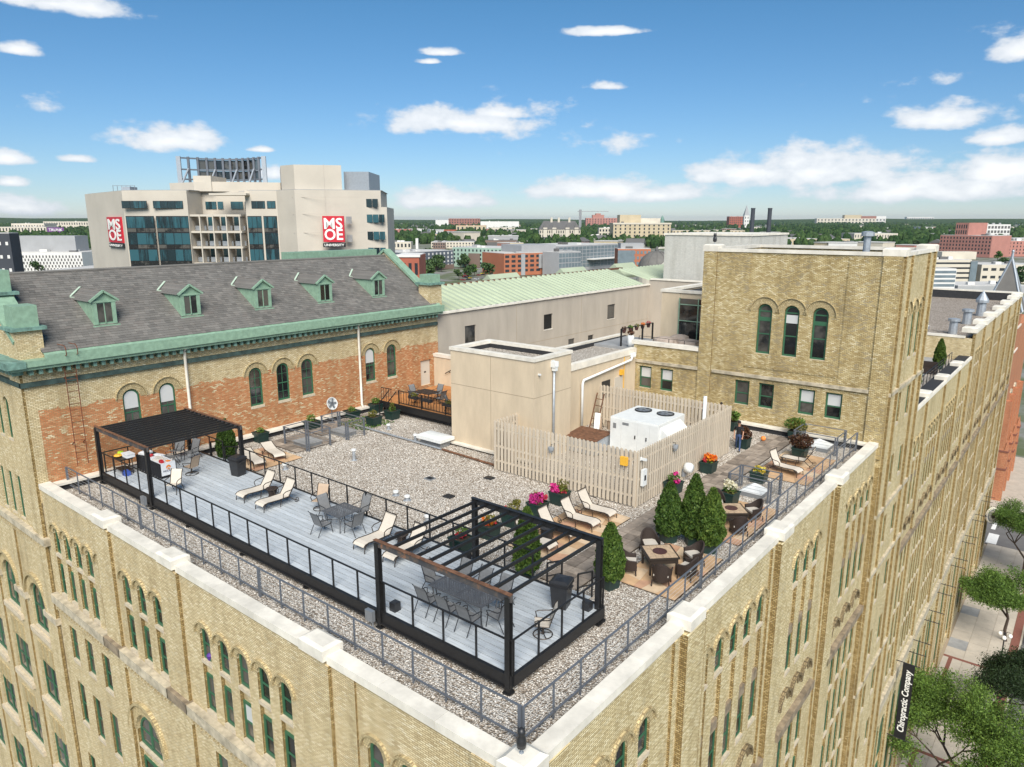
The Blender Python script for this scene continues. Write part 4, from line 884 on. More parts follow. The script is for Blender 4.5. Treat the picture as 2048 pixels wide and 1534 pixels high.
def rail_run(par, p, q, h, post, mat, n, top=.05, skip=(), bottom=None, cables=0, cz0=.15, pm_='post', big=()):
    p = Vector(p); q = Vector(q); d = (q - p).normalized()
    for i in range(n + 1):
        if i in skip: continue
        c = p + (q - p) * (i / n); w = post * (2.0 if i in big else 1)
        obj(pm_, MB().box(-w / 2, w / 2, -w / 2, w / 2, 0, h).mesh(pm_, mat), par, c, math.atan2(d.y, d.x), world=True)
    up = Vector((0, 0, 1))
    obj('top_rail', MB().bar(p + up * h, q + up * h, top, top * .8).mesh('top_rail', mat), par, world=True)
    if bottom: obj('bottom_rail', MB().bar(p + up * bottom, q + up * bottom, top, top * .8).mesh('bottom_rail', mat), par, world=True)
    for k in range(cables):
        z = cz0 + (h - cz0 - .1) * (k + .5) / cables
        obj('cable', MB().bar(p + up * z, q + up * z, .004).mesh('cable', 'white_metal'), par, world=True)
rail_run(dr_, (-27.95, DY0, DZ), (DX1, DY0, DZ), 1.08, .05, 'black_steel', 20)
rail_run(dr_, (DX1 - .02, DY0 + .1, DZ), (DX1 - .02, DY1 - .05, DZ), 1.08, .05, 'black_steel', 4)
rail_run(dr_, (-23.7, DY1, DZ), (-4.4, DY1, DZ), 1.08, .05, 'black_steel', 15)
rail_run(dr_, (-27.9, DY0 + .1, DZ), (-27.9, DY1 - .1, DZ), 1.08, .05, 'black_steel', 4)
rail_run(dr_, (-27.7, DY1, DZ), (-25.0, DY1, DZ), 1.08, .05, 'black_steel', 2)
def steps(x0, x1, y0, lab):
    s_ = thing('deck_steps', lab, 'steps', ((x0 + x1) / 2, y0, 0))
    for k in range(3): cube('tread', 'deck_board', s_, x0, x1, y0 + .05 + k * .3, y0 + .34 + k * .3, DZ - .18 * (k + 1), DZ - .18 * (k + 1) + .04, True)
    for x in (x0, x1):
        for yy, zz in ((y0 + .1, .25), (y0 + 1.0, .0)): cube('post', 'black_steel', s_, x - .025, x + .025, yy - .025, yy + .025, 0, 1.25 if yy < y0 + .5 else 1.0, True)
        beam('handrail', 'black_steel', s_, (x, y0 + .1, 1.25), (x, y0 + 1.0, 1.0), .05, world=True); beam('guard', 'black_steel', s_, (x, y0 + .1, .75), (x, y0 + 1.0, .5), .04, world=True)
steps(-3.9, -2.6, DY1 + .1, 'short black railed steps down from the deck beside the arborvitae')
steps(-26.6, -25.2, DY1 + .1, 'short railed steps behind the far left pergola')
def pergola(x0, x1, y0, y1, zt, n, along, lab, rust):
    p = thing('pergola', lab, 'pergola', ((x0 + x1) / 2, (y0 + y1) / 2, 0), 0, 'steel pergolas on the deck')
    for x in (x0, x1):
        for y in (y0, y1):
            m = MB().box(-.085, .085, -.085, -.068, .05, zt - .1).box(-.085, .085, .068, .085, .05, zt - .1).box(-.012, .012, -.068, .068, .05, zt - .1)
            c = obj('post', m.mesh('post', 'black_steel'), p, (x, y, 0), world=True); obj('base_plate', MB().box(-.13, .13, -.13, .13, 0, .05).mesh('base_plate', 'black_steel'), c)
    if along == 'x':    # slats run along y, beams along x
        for y, mt in ((y0, rust[0]), (y1, rust[1])):
            b = obj('beam', MB().box(x0 - .12, x1 + .12, y - .04, y + .04, zt - .24, zt - .02).mesh('beam', mt), p, world=True)
            obj('flange', MB().box(x0 - .12, x1 + .12, y - .09, y + .05, zt - .019, zt).mesh('flange', 'rusty_steel' if mt == 'patchy_steel' else mt), b, world=True)
        for i in range(n):
            x = x0 + .1 + (x1 - x0 - .2) * i / (n - 1)
            obj('slat', MB().box(x - .03, x + .03, y0 + .04, y1 - .04, zt - .16, zt - .06).mesh('slat', 'black_steel'), p, world=True)
    else:
        for x, mt in ((x0, rust[0]), (x1, rust[1])):
            b = obj('beam', MB().box(x - .04, x + .04, y0 - .12, y1 + .12, zt - .24, zt - .02).mesh('beam', mt), p, world=True)
            obj('flange', MB().box(x - .05, x + .09, y0 - .12, y1 + .12, zt - .019, zt).mesh('flange', 'rusty_steel' if mt == 'patchy_steel' else mt), b, world=True)
        for i in range(n):
            y = y0 + .06 + (y1 - y0 - .12) * i / (n - 1)
            obj('slat', MB().box(x0 + .04, x1 - .04, y - .03, y + .03, zt - .16, zt - .06).mesh('slat', 'black_steel'), p, world=True)
    return p
pergola(-6.9, -1.5, 1.38, 6.0, 3.08, 11, 'x', 'open black steel pergola with a rust topped front beam over the near deck end', ('patchy_steel', 'black_steel'))
pergola(-28.1, -22.7, 1.38, 6.0, 3.0, 14, 'x', 'black steel pergola with close slats at the far left end by the brick wall', ('patchy_steel', 'patchy_steel'))
for i, (x, y) in enumerate([(-7.15, 1.2), (-22.95, 1.15)]):
    o = thing('junction_box', ['grey electrical box at the foot of the near pergola post', 'grey electrical box at the foot of the left pergola post'][i], 'box', (x, y, .25)); obj('case', MB().box(-.17, .17, -.12, .02, 0, .38).mesh('case', 'grey_metal'), o); obj('conduit', MB().tube([(.1, -.03, 0), (.1, -.03, -.25)], .03, 6).mesh('conduit', 'grey_metal'), o)
# perimeter guard rail
pr_ = thing('roof_railing', 'grey steel cable railing running round the roof edge inside the parapet', 'railing', (0, 0, 0))
rail_run(pr_, (-29 + .35, 0, 0), (0, 0, 0), 1.1, .045, 'rail_grey', 22, .05, bottom=.2, cables=5, cz0=.22, big=(0, 6, 13, 22))
rail_run(pr_, (.1, .02, 0), (.1, 31.0, 0), 1.1, .045, 'rail_grey', 24, .05, bottom=.2, cables=5, cz0=.22, big=(8, 14, 24))
# ---------------------------------------------------------------- fence around the plant
fc = thing('privacy_fence', 'tan painted slat fence enclosing the rooftop air unit', 'fence', (-9.6, 20.5, 0))
FH = 2.72
pf_ = MB().add([(-.07, -.012, .06), (.07, -.012, .06), (.07, .012, .06), (-.07, .012, .06), (-.07, -.012, FH - .05), (.07, -.012, FH - .05), (.07, .012, FH - .05), (-.07, .012, FH - .05), (-.035, -.012, FH), (.035, -.012, FH), (.035, .012, FH), (-.035, .012, FH)],
     [(0, 1, 5, 4), (2, 3, 7, 6), (1, 2, 6, 5), (3, 0, 4, 7), (4, 5, 9, 8), (6, 7, 11, 10), (5, 6, 10, 9), (7, 4, 8, 11), (8, 9, 10, 11), (3, 2, 1, 0)]).mesh('slat', 'fence_tan')
def fence(p, q):
    p = Vector((*p, 0)); q = Vector((*q, 0)); d = (q - p); l = d.length; d /= l; a = math.atan2(d.y, d.x); n_ = Vector((d.y, -d.x, 0)); n = int(l / .228)
    for i in range(n + 1):
        c = p + d * (l * i / n); obj('slat', pf_, fc, c + n_ * .065, a, world=True)
        if i < n: obj('slat', pf_, fc, p + d * (l * (i + .5) / n) - n_ * .065, a, world=True)
    for z in (.55, 1.35, 2.3): obj('rail', MB().bar(p + Vector((0, 0, z)), q + Vector((0, 0, z)), .10, .09).mesh('rail', 'fence_tan'), fc, world=True)
    for c in (p, q): obj('post', MB().box(-.045, .045, -.032, .032, 0, FH - .05).mesh('post', 'fence_tan'), fc, c, a, world=True)
fence((-13.9, 15.45), (-5.55, 15.5)); fence((-5.5, 15.55), (-5.5, 25.9)); fence((-5.6, 26.2), (-14.2, 26.15)); fence((-13.95, 17.3), (-13.95, 15.5))
o = tag(cube('call_box', 'bright_yellow', None, -6.25, -5.9, 15.25, 15.4, 2.0, 2.4), 'yellow emergency box on the tan fence near its front corner', 'box')
o = thing('fence_camera', 'small white security camera on the front corner of the fence', 'camera', (-5.4, 15.7, 2.35)); obj('body', MB().box(0, .28, -.05, .05, -.05, .05).mesh('body', 'white_metal'), o); obj('bracket', MB().box(-.04, 0, -.06, .06, -.08, .08).mesh('bracket', 'white_metal'), o)
o = thing('meter_box', 'white meter box on the fence just right of its front corner', 'box', (-5.38, 15.85, 1.05)); obj('case', MB().box(0, .14, -.17, .17, 0, .78).mesh('case', 'white_metal'), o); obj('dial_window', MB().box(.14, .146, -.08, .08, .25, .5).mesh('dial_window', 'black_plastic'), o)
for i, (x, y, z, rz) in enumerate([(-10.2, 15.3, 2.05, 0), (-5.3, 18.9, 2.25, math.pi / 2)]):
    o = thing('hanging_basket', ['small hanging pot of faded flowers on the front fence', 'small hanging pot on the right side of the fence'][i], 'basket', (x, y, z), rz); obj('pot', MB().lathe([(.06, -.3), (.14, -.15), (.15, 0), (.12, 0)], 10).mesh('pot', 'zinc'), o); obj('hook', MB().tube([(0, .15, .1), (0, 0, .12), (0, 0, 0)], .015, 4).mesh('hook', 'black_steel'), o)
    V = []; 
o = thing('wall_vent', 'round white dryer vent hood low on the right fence side', 'vent', (-5.35, 20.2, .75), math.pi / 2); obj('hood', MB().lathe([(.05, 0), (.26, .05), (.27, .3), (.2, .42), (0, .44)], 14, M=Matrix.Rotation(math.pi / 2, 4, 'X')).mesh('hood', 'white_metal', True), o); obj('neck', MB().box(-.12, .12, -.02, .12, -.5, -.1).mesh('neck', 'zinc'), o)
# ---------------------------------------------------------------- air handling unit
ac = thing('air_unit', 'big white rooftop air conditioning unit with two fans inside the fence', 'air conditioner', (-9.25, 23.4, 0))
ax0, ax1, ay0, ay1, at_ = -10.8, -7.75, 21.85, 24.95, 2.12
obj('casing', MB().box(ax0, ax1, ay0, ay1, .3, at_).mesh('casing', 'white_metal'), ac, world=True)
obj('base_frame', MB().box(ax0 - .08, ax1 + .08, ay0 - .08, ay1 + .08, 0, .3).mesh('base_frame', 'grey_metal'), ac, world=True)
for a, b_ in ((ax0 + .02, -10.1), (-10.08, -9.05), (-9.03, -8.3), (-8.28, ax1 - .02)):
    d = cube('access_panel', 'white_metal', ac, a, b_, ay0 - .02, ay0, .36, at_ - .06, True)
for x in (-9.2, -8.5): cube('handle', 'black_steel', ac, x, x + .05, ay0 - .06, ay0 - .02, 1.1, 1.3, True)
for y0_, y1_ in ((ay0 + .02, 23.3), (23.34, ay1 - .02)): cube('top_panel', 'white_metal', ac, ax0 + .02, ax1 - .02, y0_, y1_, at_, at_ + .03, True)
for i, (x, y) in enumerate([(-9.95, 24.1), (-8.55, 24.15)]):
    f_ = obj('fan', MB().lathe([(.5, 0), (.5, .06), (.44, .06), (.44, .03), (0, .03)], 24, (x, y, at_ + .03)).mesh('fan', 'black_steel'), ac, world=True)
    m = MB()
    for k in range(7): a = k * math.tau / 7; m.bar((x, y, at_ + .075), (x + .42 * math.cos(a), y + .42 * math.sin(a), at_ + .075), .12, .01)
    obj('blade', m.mesh('blade', 'zinc'), f_, world=True)
    m = MB()
    for r_ in (.12, .22, .32, .42): m.tube([(x + r_ * math.cos(a), y + r_ * math.sin(a), at_ + .1) for a in [k * math.tau / 18 for k in range(18)]], .008, 3, True)
    obj('guard', m.mesh('guard', 'grey_metal'), f_, world=True)
obj('intake_hood', MB().add([(ax1, 22.0, 1.95), (ax1, 24.4, 1.95), (ax1 + .75, 24.4, 1.35), (ax1 + .75, 22.0, 1.35), (ax1, 22.0, 1.05), (ax1, 24.4, 1.05), (ax1 + .75, 24.4, 1.15), (ax1 + .75, 22, 1.15)], [(0, 3, 2, 1), (3, 7, 6, 2), (0, 4, 7, 3), (1, 2, 6, 5), (4, 5, 6, 7)]).mesh('intake_hood', 'white_metal'), ac, world=True)
cube('name_plate', 'grey_metal', ac, -10.0, -9.6, ay0 - .03, ay0 - .021, 1.78, 1.93, True); cube('panel_plate', 'grey_metal', ac, -10.6, -10.4, ay0 - .03, ay0 - .021, 1.5, 1.8, True)
o = thing('duct_box', 'low rusty topped sheet metal duct next to the white air unit', 'duct', (-11.9, 21.3, 0)); obj('casing', MB().box(-1.0, 1.0, -.8, .8, .1, .95).mesh('casing', 'zinc'), o); obj('lid', MB().add([(-1.05, -.85, .95), (1.05, -.85, .95), (1.05, .85, 1.12), (-1.05, .85, 1.12), (-1.05, -.85, .9), (1.05, -.85, .9), (1.05, .85, 1.05), (-1.05, .85, 1.05)], [(0, 1, 2, 3), (0, 4, 5, 1), (1, 5, 6, 2), (2, 6, 7, 3), (3, 7, 4, 0)]).mesh('lid', 'rusty_steel'), o)
o = thing('vent_pipe', 'white plastic vent pipe rising above the fence behind the air unit', 'pipe', (-6.5, 24.8, 0)); obj('pipe', MB().tube([(0, 0, 0), (0, 0, 3.4)], .1, 10).mesh('pipe', 'white_metal', True), o); obj('elbow', MB().tube([(0, 0, 1.5), (-.9, 0, 1.5)], .05, 6).mesh('elbow', 'zinc'), o)
o = thing('step_ladder', 'old step ladder and boards leaning behind the lift house', 'ladder', (-13.2, 23.6, 0))
for k, (dx, dy) in enumerate(((-.25, 0), (.25, 0))): obj('stile', MB().bar((dx, 0, 0), (dx, 1.0, 2.6), .07, .04).mesh('stile', 'rusty_steel'), o)
for k in range(6): obj('rung', MB().bar((-.25, .15 * k + .12, .39 * k + .3), (.25, .15 * k + .12, .39 * k + .3), .06, .03).mesh('rung', 'rusty_steel'), o)
for k in range(2): obj('board', MB().bar((.6 + k * .2, -.6, 0), (.1 + k * .2, .4, 1.5), .16, .03).mesh('board', 'white_metal'), o)
# ---------------------------------------------------------------- paving
def slab_grid(name, x0, x1, y0, y1, nx, ny, mats, jit, z, lab_kind, sw_=.02):
    base = struct(name, MB().box(x0 - .03, x1 + .03, y0 - .03, y1 + .03, -.02, z * .45).mesh(name, 'soil'))
    P = [[(x0 + (x1 - x0) * i / nx + (rnd.uniform(-jit, jit) if 0 < i < nx else 0) * (x1 - x0) / nx, y0 + (y1 - y0) * j / ny + (rnd.uniform(-jit, jit) if 0 < j < ny else 0) * (y1 - y0) / ny) for j in range(ny + 1)] for i in range(nx + 1)]
    for i in range(nx):
        for j in range(ny):
            if rnd.random() < 0: continue
            q = [P[i][j], P[i + 1][j], P[i + 1][j + 1], P[i][j + 1]]; c = (sum(a for a, _ in q) / 4, sum(b for _, b in q) / 4)
            q = [(c[0] + (a - c[0]) * (1 - sw_), c[1] + (b - c[1]) * (1 - sw_)) for a, b in q]
            obj(lab_kind, MB().prism([(a - c[0], b - c[1]) for a, b in q], 0, z + rnd.uniform(-.004, .006)).mesh(lab_kind, rnd.choice(mats)), base, (*c, 0))
    return base
FS = ['flagstone', 'flagstone', 'flagstone_pale', 'flagstone_rose']
slab_grid('flagstone_patio', -26.9, -23.6, 7.2, 10.1, 5, 4, FS, .25, .04, 'flagstone')
slab_grid('flagstone_patio', -7.7, -5.05, 8.7, 14.3, 4, 8, FS, .25, .04, 'flagstone')
slab_grid('flagstone_patio', -2.6, -.2, 8.95, 13.0, 4, 6, FS, .28, .04, 'flagstone')
slab_grid('flagstone_patio', -2.4, -.2, 14.6, 19.3, 4, 7, FS, .28, .04, 'flagstone')
slab_grid('flagstone_patio', -3.0, -.25, 23.4, 28.4, 4, 7, FS, .28, .04, 'flagstone')
slab_grid('paver_walk', -4.8, -3.3, 7.3, 31.0, 3, 48, ['paver', 'paver', 'paver_dark'], .03, .05, 'paver', .05)
slab_grid('paver_walk', -27.6, -24.6, 10.4, 13.2, 5, 5, ['paver', 'paver', 'paver_dark'], .03, .05, 'paver', .05)
slab_grid('paver_walk', -28.2, -26.2, 13.4, 18.6, 3, 8, ['paver', 'paver_dark'], .03, .05, 'paver', .05)
# ---------------------------------------------------------------- furniture prototypes (foot / front towards -y)
def chaise(up, fr='frame_bronze', sl_='sling_cream'):
    c = thing('chaise_longue', 'x', 'lounger'); a = R(up); zs = .37; hx = .31
    def sheet(p, mt, nm):
        m = MB(); n = len(p)
        for i in range(n - 1):
            (y0, z0), (y1, z1) = p[i], p[i + 1]; m.add([(-hx, y0, z0), (hx, y0, z0), (hx, y1, z1), (-hx, y1, z1), (-hx, y0, z0 - .02), (hx, y0, z0 - .02), (hx, y1, z1 - .02), (-hx, y1, z1 - .02)], [(0, 1, 2, 3), (4, 7, 6, 5), (0, 3, 7, 4), (1, 5, 6, 2)] + ([(0, 4, 5, 1)] if i == 0 else []) + ([(3, 2, 6, 7)] if i == n - 2 else []))
        return obj(nm, m.mesh(nm, mt), c)
    seat = [(-1.30, zs - .10), (-1.22, zs - .02), (-1.05, zs + .01), (-.5, zs - .02), (0, zs - .01)]
    back = [(0, zs - .005), (.35 * math.cos(a), zs + .35 * math.sin(a) - .015), (.72 * math.cos(a) - .02, zs + .74 * math.sin(a)), (.82 * math.cos(a + .12), zs + .84 * math.sin(a))]
    sheet(seat, sl_, 'seat'); sheet(back, sl_, 'backrest')
    for s_ in (-1, 1):
        x = s_ * (hx + .02)
        obj('side_rail', MB().tube([(x, y, z) for y, z in seat], .022, 6).mesh('side_rail', fr), c); obj('back_rail', MB().tube([(x, y, z) for y, z in back], .022, 6).mesh('back_rail', fr), c)
        obj('leg', MB().tube([(x, -1.28, 0), (x, -1.27, .12), (x, -1.2, .28), (x, -1.08, zs - .01)], .02, 5).mesh('leg', fr), c)
        obj('leg', MB().tube([(x, .38, .10), (x, .2, .18), (x, .02, zs - .02), (x, -.12, zs - .02)], .02, 5).mesh('leg', fr), c)
        obj('leg', MB().tube([(x, -.45, 0), (x, -.42, .2), (x, -.38, zs - .02)], .018, 5).mesh('leg', fr), c)
        w_ = obj('wheel', MB().tube([(x + s_ * .03, .38 + .1 * math.cos(t), .11 + .1 * math.sin(t)) for t in [k * math.tau / 14 for k in range(14)]], .014, 5, True).mesh('wheel', fr), c)
        obj('spokes', MB().bar((x + s_ * .03, .29, .11), (x + s_ * .03, .47, .11), .015).bar((x + s_ * .03, .38, .02), (x + s_ * .03, .38, .2), .015).mesh('spokes', fr), w_)
        xa = x + s_ * .05; yb, zb = .42 * math.cos(a), zs + .42 * math.sin(a)
        if up > 25: obj('armrest', MB().tube([(x, yb, zb), (xa, yb - .12, zs + .29), (xa, -.18, zs + .27), (xa, -.30, zs + .2), (x, -.28, zs)], .02, 5).mesh('armrest', fr), c)
    obj('head_bar', MB().tube([(-hx - .02, back[-1][0], back[-1][1]), (hx + .02, back[-1][0], back[-1][1])], .022, 6).mesh('head_bar', fr), c)
    return c
def sheet_curve(pts, hx, th, mt, nm, c):
    m = MB(); n = len(pts)
    for i in range(n - 1):
        (y0, z0), (y1, z1) = pts[i], pts[i + 1]
        m.add([(-hx, y0, z0), (hx, y0, z0), (hx, y1, z1), (-hx, y1, z1), (-hx, y0, z0 - th), (hx, y0, z0 - th), (hx, y1, z1 - th), (-hx, y1, z1 - th)], [(0, 1, 2, 3), (4, 7, 6, 5), (0, 3, 7, 4), (1, 5, 6, 2), (0, 4, 5, 1), (3, 2, 6, 7)])
    return obj(nm, m.mesh(nm, mt), c)
def sling_chair(sl_, fr, swivel=False):
    c = thing('sling_chair', 'x', 'chair'); hx = .25; zs = .43
    sheet_curve([(-.26, zs + .0), (-.1, zs - .01), (.2, zs - .04)], hx, .018, sl_, 'seat', c)
    sheet_curve([(.2, zs - .03), (.27, zs + .2), (.37, zs + .48), (.44, zs + .58)], hx, .018, sl_, 'backrest', c)
    for s_ in (-1, 1):
        x = s_ * (hx + .015)
        obj('side_rail', MB().tube([(x, -.28, zs), (x, .2, zs - .035), (x, .27, zs + .2), (x, .37, zs + .49), (x, .45, zs + .6)], .017, 5).mesh('side_rail', fr), c)
        if not swivel:
            obj('leg', MB().tube([(x, -.30, 0), (x, -.22, zs - .02)], .017, 5).mesh('leg', fr), c); obj('leg', MB().tube([(x, .42, 0), (x, .22, zs - .06)], .017, 5).mesh('leg', fr), c)
        obj('armrest', MB().tube([(x, -.2, zs), (x + s_ * .04, -.24, zs + .17), (x + s_ * .04, -.15, zs + .21), (x + s_ * .04, .2, zs + .23), (x, .3, zs + .28)], .018, 5).mesh('armrest', fr), c)
    if swivel:
        obj('pedestal', MB().lathe([(.06, .05), (.035, .1), (.035, .36), (.12, .39)], 8).mesh('pedestal', fr), c)
        b = obj('base_ring', MB().tube([(.3 * math.cos(t), .3 * math.sin(t), .02) for t in [k * math.tau / 20 for k in range(20)]], .018, 5, True).mesh('base_ring', fr), c)
        m = MB()
        for k in range(4): t = k * math.pi / 2 + .4; m.tube([(.3 * math.cos(t), .3 * math.sin(t), .02), (.1 * math.cos(t), .1 * math.sin(t), .06), (0, 0, .1)], .015, 4)
        obj('spokes', m.mesh('spokes', fr), b)
    return c
def lattice_table(w, d, fr, panels=1):
    t = thing('lattice_table', 'x', 'table'); z = .72
    for p in range(panels):
        pw = w / panels; x0 = -w / 2 + p * pw + .01; x1 = x0 + pw - .02; m = MB()
        m.box(x0, x1, -d / 2, -d / 2 + .06, z - .03, z).box(x0, x1, d / 2 - .06, d / 2, z - .03, z).box(x0, x0 + .06, -d / 2 + .06, d / 2 - .06, z - .03, z - .001).box(x1 - .06, x1, -d / 2 + .06, d / 2 - .06, z - .03, z - .001)
        n = 9; a0, a1, b0, b1 = x0 + .06, x1 - .06, -d / 2 + .06, d / 2 - .06
        def clip(s_, k):
            pts = []; L_ = a1 - a0; H_ = b1 - b0
            for tt in (0, 1):
                pass
            c = -H_ + (L_ + H_) * k / (2 * n)
            u0 = max(0, c); u1 = min(L_, c + H_)
            if u1 - u0 < .05: return None
            if s_ > 0: return (a0 + u0, b0 + u0 - c, z - .012), (a0 + u1, b0 + u1 - c, z - .012)
            return (a0 + u0, b1 - (u0 - c), z - .014), (a0 + u1, b1 - (u1 - c), z - .014)
        for k in range(1, 2 * n):
            for s_ in (1, -1):
                q = clip(s_, k)
                if q: m.bar(q[0], q[1], .032, .014)
        obj('table_top', m.mesh('table_top', fr), t)
    for sx_ in (-1, 1):
        for sy_ in (-1, 1): obj('leg', MB().tube([(sx_ * (w / 2 - .06), sy_ * (d / 2 - .06), 0), (sx_ * (w / 2 - .14), sy_ * (d / 2 - .14), .3), (sx_ * (w / 2 - .1), sy_ * (d / 2 - .1), z - .03)], .025, 6).mesh('leg', fr), t)
    obj('stretcher', MB().tube([(-(w / 2 - .14), -(d / 2 - .14), .3), (w / 2 - .14, d / 2 - .14, .3)], .012, 4).tube([(-(w / 2 - .14), (d / 2 - .14), .3), (w / 2 - .14, -(d / 2 - .14), .3)], .012, 4).mesh('stretcher', fr), t)
    return t
def wicker_chair():
    c = thing('wicker_chair', 'x', 'chair'); m = MB()
    # tub shell: back and arms in one sweep
    prof = []; n = 18
    for k in range(n + 1):
        t = math.pi * (k / n) ; x = -.33 * math.cos(t); y = -.05 + .33 * math.sin(t) if 0 < k < n else -.05; h = .60 + .32 * max(0, math.sin(t)) ** 1.6; prof.append((x, y, h))
    prof = [(-.33, -.3, .58)] + prof + [(.33, -.3, .58)]
    for (x0, y0, h0), (x1, y1, h1) in zip(prof, prof[1:]):
        k = 1.10; s = lambda x, y, z: (x * k, y * k + .02, z)
        m.add([(x0, y0, .2), (x1, y1, .2), s(x1, y1, h1), s(x0, y0, h0), (x0 * .86, y0 * .86, .2), (x1 * .86, y1 * .86, .2), (x1 * .95, y1 * .95, h1), (x0 * .95, y0 * .95, h0)], [(1, 0, 3, 2), (4, 5, 6, 7), (3, 7, 6, 2)])
    sh = obj('shell', m.mesh('shell', 'wicker'), c)
    obj('rim', MB().tube([(x * 1.05, y * 1.05, h) for x, y, h in prof], .028, 6).mesh('rim', 'wicker'), sh)
    obj('apron', MB().box(-.32, .32, -.33, -.29, .2, .4).mesh('apron', 'wicker'), c)
    obj('cushion', MB().box(-.27, .27, -.31, .2, .40, .47).mesh('cushion', 'cushion'), c)
    for x in (-.3, .3):
        for y in (-.28, .22): obj('leg', MB().tube([(x, y, .25), (x * 1.05, y * 1.08, 0)], .028, 6).mesh('leg', 'wicker'), c)
    return c
def fire_table():
    t = thing('fire_table', 'x', 'table'); w = .6
    top = obj('table_top', MB().box(-w, w, -w, w, .64, .70).mesh('table_top', 'frame_bronze'), t)
    for i in range(4):
        for j in range(4): obj('tile', MB().box(-.13, .13, -.13, .13, 0, .012).mesh('tile', 'tile_top'), top, (-.405 + i * .27, -.405 + j * .27, .698))
    obj('burner_lid', MB().lathe([(.27, 0), (.27, .02), (.03, .03), (.03, .05), (0, .05)], 24, (0, 0, .711)).mesh('burner_lid', 'burner_lid'), t)
    obj('apron', MB().box(-w + .05, w - .05, -w + .05, w - .05, .46, .64).mesh('apron', 'frame_bronze'), t)
    for x in (-1, 1):
        for y in (-1, 1): obj('leg', MB().box(x * (w - .1) - .035, x * (w - .1) + .035, y * (w - .1) - .035, y * (w - .1) + .035, 0, .5).mesh('leg', 'frame_bronze'), t)
    return t
def used(proto): COL.objects.unlink(proto)
class Proto:
    def __init__(s, o): s.o = o; s.n = 0
    def put(s, loc, rz, label, group=None):
        if s.n == 0: o = s.o; o.location = loc; o.rotation_euler = (0, 0, rz); o['label'] = label
        else: o = copy_tree(s.o, loc, rz, label)
        s.n += 1
        if group: o['group'] = group
        elif 'group' in o.keys(): del o['group']
        return o
ch_up = Proto(chaise(56)); ch_flat = Proto(chaise(16)); ch_mid = Proto(chaise(62))
G1 = 'chaise longues on the terrace'
ch_up.put((-19.1, 4.95, DZ), 0, 'leftmost cream chaise longue in the middle of the grey deck', G1)
ch_up.put((-17.45, 4.9, DZ), 0, 'cream chaise longue right of the small round deck table', G1)
ch_up.put((-10.9, 5.05, DZ), 0, 'cream chaise longue beside the square lattice table, outside the pergola', G1)
ch_up.put((-9.2, 5.05, DZ), 0, 'cream chaise longue partly under the near pergola beam', G1)
ch_flat.put((-25.1, 7.85, .04), R(80), 'flattened cream chaise longue on the left patio, nearer the black bin', G1)
ch_flat.put((-25.3, 9.25, .04), R(78), 'flattened cream chaise longue on the left patio, nearer the gravel', G1)
ch_up.put((-6.8, 13.55, .04), R(90), 'raised cream chaise longue closest to the tan fence', G1)
ch_up.put((-6.8, 12.2, .04), R(90), 'second cream chaise longue from the tan fence on the right patio', G1)
ch_up.put((-6.95, 10.75, .04), R(90), 'third cream chaise longue from the tan fence, beside a black side table', G1)
ch_up.put((-6.95, 9.25, .04), R(90), 'cream chaise longue nearest the deck, half behind the arborvitae', G1)
ch_mid.put((-2.2, 24.7, .04), R(80), 'cream chaise longue in front of the far patio with its back raised', G1)
ch_up.put((-1.25, 26.3, .04), R(-85), 'farther cream chaise longue on the far patio facing the other way', G1)
def round_side(loc, lab):
    o = thing('side_table', lab, 'table', loc); obj('top', MB().lathe([(.27, .44), (.28, .47), (.27, .49), (0, .49)], 18).mesh('top', 'wicker'), o); obj('body', MB().lathe([(.2, 0), (.16, .2), (.22, .44)], 14).mesh('body', 'wicker'), o)
round_side((-18.35, 4.85, DZ), 'small round brown table between two chaises on the deck'); round_side((-10.05, 5.2, DZ), 'small round brown table between the chaises by the near pergola')
o = thing('side_table', 'black drum shaped side table between the right patio chaises', 'table', (-6.6, 10.1, .04)); obj('top', MB().lathe([(.3, .52), (.31, .55), (0, .56)], 16).mesh('top', 'black_plastic'), o); obj('body', MB().lathe([(.24, 0), (.28, .52)], 16).mesh('body', 'black_plastic'), o)
lt = lattice_table(1.2, 1.2, 'table_grey'); lt.location = (-13.35, 4.9, DZ); lt['label'] = 'square grey lattice table with four chairs in the middle of the deck'
lt2 = lattice_table(2.35, 1.0, 'table_grey', 2); lt2.location = (-4.85, 3.2, DZ); lt2['label'] = 'long grey lattice dining table under the near pergola'
sc = Proto(sling_chair('sling_grey', 'frame_dark')); st_ = Proto(sling_chair('sling_cream', 'frame_bronze', True)); sa = Proto(sling_chair('sling_cream', 'frame_bronze')); stn = Proto(sling_chair('sling_tan', 'frame_bronze', True))
G2 = 'grey sling chairs'
sc.put((-13.4, 3.95, DZ), R(180), 'grey sling chair on the parapet side of the square deck table', G2)
sc.put((-12.4, 4.75, DZ), R(-90), 'grey sling chair on the pergola side of the square deck table', G2)
sc.put((-14.4, 5.0, DZ), R(90), 'grey sling chair on the far left side of the square deck table', G2)
sc.put((-13.3, 5.85, DZ), R(0), 'grey sling chair on the gravel side of the square deck table', G2)
for i, x in enumerate((-5.75, -4.85, -3.95)):
    sc.put((x, 2.45, DZ), R(180), ['left', 'middle', 'right'][i] + ' grey chair on the parapet side of the long lattice table', G2)
    sc.put((x - .1, 4.05, DZ), 0, ['left', 'middle', 'right'][i] + ' grey chair on the gravel side of the long lattice table', G2)
sc.put((-3.35, 3.15, DZ), R(-90), 'grey chair at the right head of the long lattice table', G2)
sc.put((-6.5, 3.5, DZ), R(95), 'grey chair at the left head of the long lattice table', G2)
stn.put((-15.6, 5.45, DZ), R(25), 'tan sling swivel armchair on the deck behind the square table')
st_.put((-2.0, 3.65, DZ), R(-55), 'cream swivel chair at the right edge of the near pergola')
